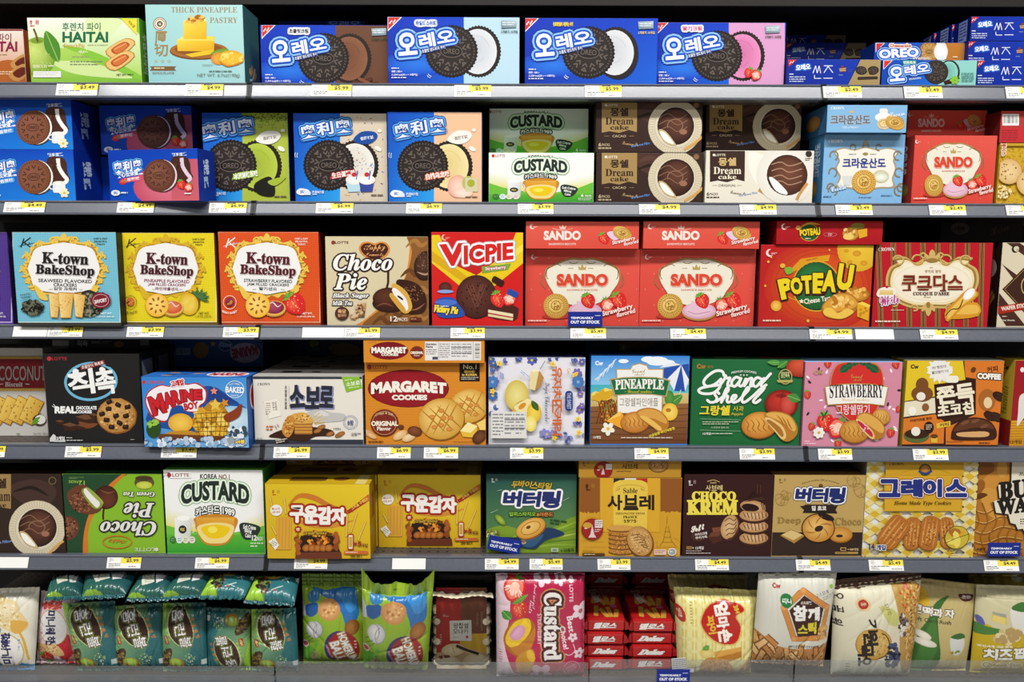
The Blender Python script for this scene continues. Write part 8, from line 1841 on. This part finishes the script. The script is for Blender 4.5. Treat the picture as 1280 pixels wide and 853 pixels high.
def mom(A):
    A.R(600,150,1260,800,'d8c868'); A.LS([(700+i*62,150,700+i*60,800) for i in range(9)],30,'e6dc9c'); A.LS([(600,210+i*78,1260,210+i*78) for i in range(8)],26,'e4d98e'); A.LS([(730+i*62,150,730+i*60,800) for i in range(9)],6,'ecE6b8'.lower())
    A.B([(970,240),(1020,250),(1085,270),(1112,320),(1060,360),(1090,440),(1065,540),(1000,562),(920,540),(850,470),(825,390),(870,290)],'d8b060',4); A.B([(970,248),(1020,257),(1080,276),(1104,320),(1050,360),(1082,440),(1058,532),(1000,553),(925,532),(858,466),(834,390),(877,296)],'b8241c',4)
    for ch,x,y,s_ in (('엄',965,308,88),('마',968,405,76),('손',985,495,84)): A.T(ch,x,y,s_,s_*1.0,'f2ece0',rot=-82,b=.05)
    A.T('파',893,395,76,50,'e0b038',rot=-85,b=.05); A.T('이',905,455,50,50,'e0b038',rot=-85,b=.05); A.T('384',1058,310,60,30,'d8c040',rot=-75,b=.03)
    A.E(870,610,46,34,'d8bc60','ecd890'); leaf(A,840,590,885,560,16); leaf(A,880,590,850,565,14)
    A.P([(915,600),(1085,570),(1085,640),(960,680)],'b87a28'); A.P([(915,600),(1085,570),(1080,600),(920,640)],'d8a048'); A.B([(830,690),(880,640),(980,650),(1040,720),(1020,760),(850,770)],'c08a34',4); A.spots(930,700,80,40,60,7,('d8a850','a8702a'),seed=3); A.B([(1085,720),(1130,660),(1160,680),(1150,760),(1090,760)],'c89a4c',4)
    A.E(705,350,30,62,'b03028',rot=20); A.E(660,270,24,50,'a83a30',rot=10); A.tiny(1120,650,1165,755,12,'6a5a40'); A.T('엄마손',705,350,60,24,'ecd8c0',rot=-75,b=.03); A.tiny(765,260,780,420,8,'a89a5a')
bag('pale yellow gingham pie bag with a red heart, front one','6e',[(676,172),(1216,196),(1168,775),(700,768)],mom,'6e',None,'d8c868','c8b44a',thick=.05,seed=12,Yb=.018,lean=.012,boxy=5,seal=(.05,.02),group='pale yellow pie bags',cat='pie bag',kind='pie_bag')
bag('pale yellow gingham pie bag in shade behind the front one','6e',[(636,92),(1150,100),(1160,600),(680,640)],mom,'6e',[(676,172),(1216,196),(1168,775),(700,768)],'d8c868','c8b44a',thick=.05,seed=13,Yb=.09,lean=.01,boxy=5,seal=(.05,.02),group='pale yellow pie bags',cat='pie bag',kind='pie_bag')
def sesame(A):
    A.R(60,60,760,780,'d6d4c6'); A.T('Cw',262,165,54,32,'a82c2c',b=.05)
    A.B([(100,500),(180,510),(250,560),(400,590),(560,580),(640,560),(700,600),(700,790),(60,790)],'b8814a',4)
    rd = random.Random(5)
    for i in range(54):
        x,y,a = rd.uniform(110,640),rd.uniform(600,760),rd.uniform(35,150)
        if i < 12: x,y = rd.uniform(110,220),rd.uniform(530,620)
        t = math.radians(a); p = [(x-45*math.cos(t),y-45*math.sin(t)),(x,y),(x+45*math.cos(t),y+45*math.sin(t))]
        A.L(p,44,'6f421c'); A.L(p,30,('dca868','cf9452','e8bc84','c4864a')[i % 4])
    A.spots(380,670,270,80,90,3.5,('3a2a1c','e8d0a0'),seed=7,rect=True)
    p = [(435,185),(610,310),(560,515),(365,515),(295,300)]
    for a,b in zip(p,p[1:]+p[:1]): A.L([a,b],40,'9a5a22')
    for a,b in zip(p,p[1:]+p[:1]): A.L([a,b],33,'d08a44')
    A.P([(437,215),(575,312),(535,497),(390,500),(330,315)],'3f241e')
    for x,y in p: A.E(x,y,22,20,'d08a44','e0a868')
    A.spots(450,350,165,170,50,4,('8a5420','f0d8a8'),seed=3) if False else None
    A.T('화이트얼',447,265,74,22,'e8dcd0',b=.02); A.T('참',405,335,92,100,'f2efe8',b=.05); A.T('깨',502,345,82,92,'f2efe8',b=.05); A.T('스',425,447,66,58,'dccc3a',b=.05); A.T('틱',492,443,58,82,'dccc3a',b=.05)
    A.E(316,253,41,48,'2c7a42'); A.T('미니',318,254,58,36,'f0f4ec',b=.03)
    A.T('고소함을',568,210,110,24,'5a5a4a',rot=12); A.T('진실하게',615,232,96,20,'5a5a4a',rot=12); A.LS([(570,256,662,238)],2,'6a6a5a'); A.E(645,172,15,15,'8ab83a'); A.T('MINI SESAME STICK BISCUIT',455,575,250,16,'4a3a28',rot=-3,b=.015)
    A.E(578,462,42,34,'c8904c','e0b878'); A.spots(572,505,48,36,30,10,('c89a5a','dcb47c','a8743c'),seed=6)
bag('white sesame stick snack bag with a brown house shaped emblem','6f',[(158,96),(704,88),(606,742),(106,716)],sesame,'6f',None,'d6d4c6','c0bcaa',thick=.045,seed=14,Yb=.006,Yt=.004,film=MATTE,seal=(.03,.03))
def wonki(A):
    A.R(600,80,1400,860,'d8d2b8'); 
    A.E(840,292,50,46,'d8bc8c',teeth=14); A.E(840,290,32,32,'9a2c24','b84a3c'); A.T('우리',840,290,36,22,'e8c8a8',b=.03)
    A.B([(950,300),(1050,330),(1100,420),(1020,430)],'c8c480',4); A.LS([(940+i*14,300+i*4,1010+i*12,430) for i in range(8)],6,'b8b868'); A.T('5가지',1000,320,70,30,'4a3a20',rot=-75)
    A.E(905,560,122,112,'a87a30'); A.E(905,558,116,106,'c89a44','dcbc74'); A.spots(905,560,96,88,60,6,('e0c888','a87a34'),seed=3); A.ring(940,570,74,92,7,'3a2a1c',a0=-90,a1=80)
    A.T('기',890,430,92,62,'2c2420',rot=-85,b=.05) ; A.T('원',880,520,100,92,'2c2420',rot=-85,b=.05); A.T('곡',850,605,92,100,'2c2420',rot=-85,b=.05); A.T('오',850,680,60,84,'2c2420',rot=-85,b=.05)
    A.B([(1060,150),(1200,120),(1290,260),(1260,600),(1180,780),(1100,700),(1080,420)],'b8904a',4); A.spots(1190,250,90,120,160,8,('d8a850','a8742c','e0c078','c04a2c'),seed=4); A.spots(1190,540,60,180,180,8,('c89a50','9a6c30','dcb878'),seed=8)
    A.spots(1110,430,34,80,70,11,('3a3038','1f1a20','6a5a5c','d8d0c8'),seed=5); A.spots(1040,640,50,90,60,15,('2c3048','1c1f30','4a5070'),seed=6); A.tiny(735,700,760,770,4,'8a8468'); A.tiny(1170,330,1184,480,6,'5a3a1c')
    A.P([(735,160),(820,150),(1000,120),(1400,60),(1400,110),(1010,165),(840,200),(735,205)],'4a2c22')
    [A.T(c_,700-k*8,250+k*90,46,60,'2c2420',rot=-85,b=.03) for k,c_ in enumerate('오곡원')]
bag('cream grain cracker bag with a brown strip across the top','p',[(1042,726),(1153,713),(1136,846),(1038,846)],wonki,'6f',[(680,145),(1299,72),(1204,814),(658,814)],'d8d2b8','c8c09c',thick=.05,seed=15,Yb=.008,Yt=.012,film=MATTE,seal=(.09,.04),sealcol='4a2c22',cat='cracker bag',kind='cracker_bag')
def cornrush(A):
    A.R(250,100,850,860,'c0ae74'); A.B([(340,180),(400,190),(435,270),(420,320),(345,330)],'d8ac2c',4)
    A.B([(575,255),(520,270),(460,320),(420,420),(360,520),(330,640),(320,800),(460,805),(505,700),(490,560),(485,420),(520,320)],'3f6a30',4); A.B([(440,430),(470,440),(480,640),(400,790),(330,800),(360,640)],'4a7a38',4)
    for i,ch in enumerate('콘떡과자'): A.T(ch,(352,418,484,566)[i],(352,365,378,384)[i],68,62,'ece6d8',rot=-6,b=.04,ol=[(5,'5a4a38')])
    A.T('Soft Corn Rush',445,435,260,30,'3a3a28',rot=-7,b=.02); A.E(385,535,60,24,'d8d0b8','ece8d8',rot=-28); A.E(400,588,80,26,'d8d0b8','ece8d8',rot=-18)
    A.B([(640,245),(690,240),(748,248),(738,285),(700,298),(660,288)],'5a2428',4); A.T('콘맘',695,265,66,22,'e8dcd4',rot=-4,b=.04)
    A.B([(565,575),(590,560),(650,560),(670,590),(662,650),(625,685),(580,665)],'d4d4cc',4); A.B([(570,555),(610,532),(655,532),(674,562),(620,572)],'3f6a34',4); A.LS([(300,245,460,256),(300,252,780,275)],2,'a8965c'); A.tiny(365,238,430,246,1,'6a6a50'); A.spots(605,665,34,10,10,8,('c89a3c','7a8a3a'),seed=2)
bag('tan corn snack pouch with a dark green husk','6g',[(345,120),(796,172),(702,815),(306,790)],cornrush,'6g',None,'c0ae74','b09e66',thick=.03,seed=16,Yb=.03,lean=.01,film=MATTE,seal=(.05,.03),wr=.5,kind='snack_pouch',group='grain snack pouches',cat='snack pouch')
def cheesepop(A):
    A.R(700,120,1400,860,'c8c09a'); A.B([(740,470),(840,450),(900,500),(1000,510),(1150,500),(1400,540),(1400,860),(700,860)],'bfa424',4); A.B([(750,440),(830,460),(930,480),(880,510),(780,520),(745,500)],'4a7a38',4)
    A.B([(770,390),(800,400),(815,450),(775,440)],'5a5a9a',4); A.P([(862,352),(950,380),(955,440),(850,415)],'c8b858'); A.P([(862,352),(950,368),(952,395),(868,372)],'9a9a90'); A.P([(870,375),(948,395),(940,440),(855,412)],'dcc46c')
    A.B([(985,330),(1060,300),(1160,310),(1220,380),(1210,480),(1120,510),(1020,495),(985,420)],'d8d6cc',4); A.B([(990,330),(1040,290),(1130,285),(1190,320),(1080,352)],'3f7034',4)
    A.spots(960,522,95,46,40,24,('c8b07a','dcc898','b09460'),seed=4); A.T('바삭하게 구운 떡의',880,600,215,20,'e8e4d4',b=.02)
    for i,ch in enumerate('치즈팝'): A.T(ch,850+i*98,655+(-8 if i == 2 else 0),88,76,'ecebe2',b=.05,ol=[(6,'6a5a28')])
    A.T('Cheese Pop',935,738,265,48,'a89238',b=.05,ol=[(5,'dcd8c0')]); A.tiny(830,766,1040,778,1,'7a6a28'); A.LS([(780,250,1400,285)],3,'a8a07a'); A.LS([(780,262,1400,297)],2,'dcd6b8'); A.T('POPE',820,252,36,14,'5a5a48')
bag('pale and yellow cheese puff pouch at the right edge of the lowest row','6g',[(784,172),(1330,190),(1250,820),(735,806)],cheesepop,'6g',None,'c8c09a','b8b08a',thick=.035,seed=17,Yb=.022,lean=.008,film=MATTE,seal=(.04,.03),wr=.5,kind='snack_pouch',group='grain snack pouches',cat='snack pouch')
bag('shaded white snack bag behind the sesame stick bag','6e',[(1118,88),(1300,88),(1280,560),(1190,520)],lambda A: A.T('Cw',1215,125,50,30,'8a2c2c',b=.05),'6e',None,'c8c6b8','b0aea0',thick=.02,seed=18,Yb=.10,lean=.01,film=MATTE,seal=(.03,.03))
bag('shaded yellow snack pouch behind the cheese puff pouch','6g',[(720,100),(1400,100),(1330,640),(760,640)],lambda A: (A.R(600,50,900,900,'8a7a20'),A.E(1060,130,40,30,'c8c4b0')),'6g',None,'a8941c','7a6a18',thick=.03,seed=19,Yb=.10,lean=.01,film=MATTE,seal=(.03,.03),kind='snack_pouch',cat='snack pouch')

# red flow packs lying in two piles
def flow_pack(label,x0,x1,y1,fr,Y,z,h,txt,dep=.13,ital=False):
    (px0,py),(px1,_) = fpx(fr,[(x0,y1),(x1,y1)])
    a,b = on_y(px0,py,Y),on_y(px1,py,Y); w_ = b[0]-a[0]; cx = (a[0]+b[0])/2
    root = thing('wafer_packet',label,'wafer packet',(cx,Y,z),0,'red wafer stick packets')
    c = link('wrapper',carton_mesh(w_,dep,h,'b01c1c','8a1216','b01c1c',min(.006,h*.3)),root); c.location = (-w_/2,0,0); c.data.materials[0] = FILM
    A = Art('p'); S = 1000
    A.R(0,0,S,S,'b41c1e'); A.R(0,0,S,130,'c8302c')
    A.T(txt,480,520,640,620 if not ital else 560,'ece6e0',b=.04,st='it' if ital else None,sh=.15,ol=[(14,'6a1014')])
    X3,Y3,Z3 = np.array((1.,0,0)),np.array((0,1.,0)),np.array((0,0,1.))
    pw,ph = w_-.008,h-.006
    link('end_panel',panel_mesh('end_panel',A,pw,ph,'b41c1e',lambda P: np.stack([P[:,0]/S*pw,(S-P[:,1])/S*ph],1),np.array((-pw/2,0,.003)),X3,Z3,-Y3,FILM),root)
    B = Art('p'); B.R(0,0,S,S,'b41c1e')
    for k,(x,r) in enumerate(((260,-12),(640,8),(480,35),(820,-20))):
        for j in range(2):
            yy = 780-j*420+k*40; B.RR(x-70,yy-180,x+70,yy+180,30,'9a6420',rot=r); B.RR(x-60,yy-170,x+60,yy+170,26,'d8a040',rot=r); B.LS([(x-50,yy-140+i*40,x+50,yy-140+i*40) for i in range(8)],10,'a87028')
    B.T('Delos',350,250,500,260,'e8e0dc',st='it',rot=-70,b=.02); B.E(800,640,100,60,'c85a7a')
    link('top_panel',panel_mesh('top_panel',B,pw,dep-.012,'b41c1e',lambda P: np.stack([P[:,0]/S*pw,(S-P[:,1])/S*(dep-.012)],1),np.array((-pw/2,.006,h)),X3,Y3,Z3,FILM),root)
    for sx in (-1,1):
        V = []
        for y,t in ((-.001,.006),(.012,.003)):
            V += [(sx*w_*.48,y,h*.15),(sx*(w_*.48+t*1.3),y-.002,h*.28),(sx*(w_*.48+t*.9),y-.003,h*.75),(sx*w_*.48,y,h*.85)]
        me = mesh_from('end_seal',V,[(0,1,2,3),(4,7,6,5),(0,4,5,1),(1,5,6,2),(2,6,7,3)],np.tile(lin('a8181c'),(8,1)),FILM); link('end_seal',me,root)
    return root
hh = .0242
for c_,(x0,x1,names) in enumerate(((112,362,('Delos','Delos','델로스','델로스')),(400,672,('델로스','Delos','Delos','델로스')))):
    for k in range(4):
        side_ = ('beside the crimson cake bag','beside the yellow pie bag')[c_]
        flow_pack('red wafer stick packet, %s of the pile %s' % (('bottom one','second from the foot','third from the foot','topmost')[k],side_),x0+(4 if k % 2 else 0),x1+(4 if k % 2 else -2),600,'6e',.03+.003*((k+c_) % 2),Z6+.001+k*(hh+.0003),hh,names[k],ital=names[k] == 'Delos')
    for k in range(6):
        flow_pack('red wafer stick packet in the shaded pile behind the one %s' % ('beside the crimson cake bag','beside the yellow pie bag')[c_],x0+14,x1-10,560,'6e',.172,Z6+.001+k*(hh+.0003),hh,'Delos',ital=True)
# ---------------------------------------------------------------- price tags in the rails
TAGS = {'1a': [(275,475,'$3.49','under the green apple biscuit box'),(900,1083,'$4.99','under the pineapple pastry box')],
 '1b': [(262,450,'$5.99','under the chocolate cream cookie box'),(933,1107,'$5.99','under the blue and ice-blue cookie box')],
 '1c': [(305,477,'$5.99','under the all-blue cookie box')],
 '1d': [(243,440,'$2.49','under the front thin cookie box'),(660,857,'$2.49','under the mint cookie box'),(1185,1370,'$2.49','cut by the right edge on the top rail')],
 '2a': [(22,220,'$4.49','under the vanilla cake boxes'),(570,748,'$4.49','under the strawberry cake sandwich box'),(1015,1197,'$6.99','under the matcha cookie box')],
 '2b': [(283,458,'$6.99','under the birthday cookie box'),(707,875,'$6.99','under the peach cookie box')],
 '2c': [(178,345,'$3.99','under the white custard boxes'),(748,940,'$4.99','under the cacao cake boxes'),(1222,1394,'$4.99','under the cream white cake box')],
 '2d': [(393,565,'$2.49','under the sky blue biscuit box'),(833,1005,'$2.49','under the coral red box of the second shelf'),(1195,1370,'$2.49','cut by the right edge on the second rail')],
 '3a': [(78,272,'','under the light blue seaweed box'),(275,475,'$3.99','between a blank card and the yellow cracker box'),(727,937,'$3.99','under the yellow pineapple box')],
 '3b': [(88,290,'$3.99','under the orange red strawberry cracker box'),(540,778,'','under the choco pie box'),(780,983,'$5.99','right of a blank card under the choco pie box')],
 '3c': [(198,393,'$3.99','under the red and yellow pie box'),(882,1085,'$5.49','below the blue stock card on the third rail')],
 '3d': [(265,467,'$4.49','under the right pair of coral red boxes'),(1060,1302,'$4.99','under the moon cracker box')],
 '3e': [(200,445,'','under the moon and striped boxes'),(615,855,'$4.99','under the red striped biscuit box')],
 '4a': [(-120,28,'$2.99','cut by the left edge on the fourth rail'),(328,508,'$5.99','under the black cookie box'),(808,985,'$3.49','under the light blue star cracker box')],
 '4b': [(133,320,'$6.99','under the white crumble biscuit box'),(667,840,'$6.99','under the left half of the orange cookie box'),(908,1085,'$6.99','under the right half of the orange cookie box')],
 '4c': [(178,375,'$3.99','under the flowered cheesecake box'),(915,1117,'$4.99','under the beach scene cookie box')],
 '4d': [(328,522,'$3.99','under the dark green apple cookie box'),(762,948,'$3.99','under the pink strawberry cookie box')],
 '4e': [(645,845,'$3.99','under the coffee choco chip box')],
 '5a': [(-100,135,'','at the left edge of the fifth rail'),(505,665,'$5.99','under the upside down choco pie box'),(920,1078,'$6.99','under the large custard box')],
 '5b': [(205,382,'$4.99','under the left potato stick box'),(727,905,'','under the set back potato stick box')],
 '5c': [(30,238,'$4.99','under the left half of the teal ring cookie box'),(305,508,'$5.49','under the right half of the teal ring cookie box'),(723,925,'$3.99','under the mustard sable box')],
 '5d': [(148,362,'$4.49','under the maroon choco cream box'),(793,1012,'$4.49','under the tan ring cookie box')],
 '5e': [(143,380,'$5.49','under the checked ladyfinger box'),(935,1172,'$4.49','below the blue stock card under the waffle box')]}
def tagart(A,price,seed):
    A.R(0,0,1000,500,'ecebe6')
    if not price: return
    A.R(400,0,1000,270,'e8d850'); A.R(480,0,700,42,'2a2a28'); A.tiny(520,8,680,34,1,'c8c4b0',seed)
    A.T(price,745,150,350,165,'2c2a20',b=.02); A.tiny(60,40,180,220,3,'9a9a98',seed); A.tiny(60,270,620,330,1,'55555a',seed+1,.55); A.tiny(60,350,420,400,1,'55555a',seed+2,.55); A.tiny(60,420,360,465,1,'77777c',seed+5,.5); A.tiny(640,400,960,450,1,'55555a',seed+3,.55)
sd = 0
for fr_,lst in TAGS.items():
    row = int(fr_[0]); zt,zb = LIPZ[row]; zt -= .0035; zb += .0036
    L_ = np.array((0.0,-LEAN*1.0,zb)); U0 = np.array((0.0,-LEAN*.18,zt)); up = U0-L_; hgt = np.linalg.norm(up); up /= hgt
    nrm = np.cross(np.array((1.,0,0)),up)
    for x0,x1,price,where in lst:
        sd += 1
        ym = sum(LIP[row])/2
        (pa,_),(pb,_) = fpx(fr_,[(x0,0),(x1,0)]); a = on_y(pa,ym,-LEAN*.6); b = on_y(pb,ym,-LEAN*.6); w_ = b[0]-a[0]
        root = thing('price_tag',('price tag reading %s %s' % (price,where)) if price else 'blank white card in the rail %s' % where,'price tag',(a[0],-LEAN*1.0-.0006,zb),0,'price tags in the shelf rails')
        th = .0004; n_ = nrm; V = []
        for s_ in (0,th):
            for uu,vv in ((0,0),(w_,0),(w_,hgt),(0,hgt)): V.append(np.array((uu,0,0))+up*vv+n_*s_)
        link('card',mesh_from('card',V,[(3,2,1,0),(4,5,6,7),(0,1,5,4),(1,2,6,5),(2,3,7,6),(3,0,4,7)],np.tile(lin('ecebe6'),(8,1)),TAGM),root)
        A = Art('p'); tagart(A,price,sd)
        link('printed_face',panel_mesh('printed_face',A,w_,hgt,'ecebe6',lambda P: np.stack([P[:,0]/1000*w_,(500-P[:,1])/500*hgt],1),n_*th,np.array((1.,0,0)),up,n_,TAGM),root)
# blue stock cards
def stock_card(label,fr,quad,Y):
    q = fpx(fr,quad); P = [on_y(*p,Y) for p in q]; TL,TR,BR,BL = P
    U = BR-BL; w_ = np.linalg.norm(U); U /= w_; Vv = TL-BL; Vv -= U*Vv.dot(U); h_ = np.linalg.norm(Vv); Vv /= h_; n_ = np.cross(U,Vv)
    if n_[1] > 0: n_ = -n_
    root = thing('stock_card',label,'sign',BL,0,'blue stock cards')
    V = [];
    for s_ in (0,.0006):
        for uu,vv in ((0,0),(w_,0),(w_,h_),(0,h_)): V.append(U*uu+Vv*vv+n_*s_)
    link('card',mesh_from('card',V,[(3,2,1,0),(4,5,6,7),(0,1,5,4),(1,2,6,5),(2,3,7,6),(3,0,4,7)],np.tile(lin('1a2c8a'),(8,1)),TAGM),root)
    A = Art('p'); A.T('TEMPORARILY',410,210,660,75,'e8ecf6',b=.05); A.T('OUT OF STOCK',500,350,850,105,'f0f2f8',b=.05); A.LS([(780,130,940,130)],24,'b8c4e4')
    link('printed_face',panel_mesh('printed_face',A,w_,h_,'1a2c8a',lambda P: np.stack([P[:,0]/1000*w_,(500-P[:,1])/500*h_],1),n_*.0006,U,Vv,n_,TAGM),root)
stock_card('blue temporarily out of stock card before the left coral red biscuit box','3c',[(870,548),(1063,548),(1065,632),(868,632)],-.004)
stock_card('blue temporarily out of stock card leaning askew on the teal ring cookie box','5c',[(58,486),(252,524),(240,610),(42,572)],.012)
stock_card('blue temporarily out of stock card before the golden waffle box','5e',[(962,598),(1184,598),(1182,692),(958,692)],-.004)
stock_card('blue temporarily out of stock card on the clear fence of the lowest shelf','6e',[(568,702),(778,702),(778,790),(568,790)],-.0165)

# clear fences along the lowest shelf and a loose ingredient slip
def fence(label,x0,x1,ytop,Y=-.014):
    a = on_y(x0,848,Y); b = on_y(x1,848,Y); zt = on_y((x0+x1)/2,ytop,Y)[2]; zb = LIPZ[6][0]-.001
    root = thing('shelf_fence',label,'shelf fence',((a[0]+b[0])/2,Y,zb),0,'clear shelf fences')
    w_ = (b[0]-a[0])/2
    slab('pane',-w_,w_,-.001,.001,.0035,zt-zb,ACRYL,root,.0004); slab('foot_strip',-w_,w_,-.003,.018,0,.0034,RAIL,root,.0006)
fence('low clear plastic fence before the wafer and teal bags, left end',-60,343,833)
fence('low clear plastic fence before the green puff and crimson bags',345,735,828)
fence('low clear plastic fence before the red packets and gingham bag',737,991,825)
fence('low clear plastic fence before the white sesame bag to the right end',993,1340,826)
q = fpx('6e',[(645,632),(778,628),(806,716),(668,728)])
P = [on_y(*p,.0105) for p in q]
root = thing('ingredient_slip','white printed ingredient slip stuck to the foot of the gingham pie bag','label',P[3])
U = P[2]-P[3]; w_ = np.linalg.norm(U); U /= w_; Vv = P[0]-P[3]; Vv -= U*Vv.dot(U); h_ = np.linalg.norm(Vv); Vv /= h_; n_ = np.cross(U,Vv); n_ = -n_ if n_[1] > 0 else n_
A = Art('p'); A.tiny(40,30,960,470,7,'77777c',3)
link('slip',panel_mesh('slip',A,w_,h_,'dedcd8',lambda Q: np.stack([Q[:,0]/1000*w_,(500-Q[:,1])/500*h_],1),n_*.001,U,Vv,n_,TAGM),root)
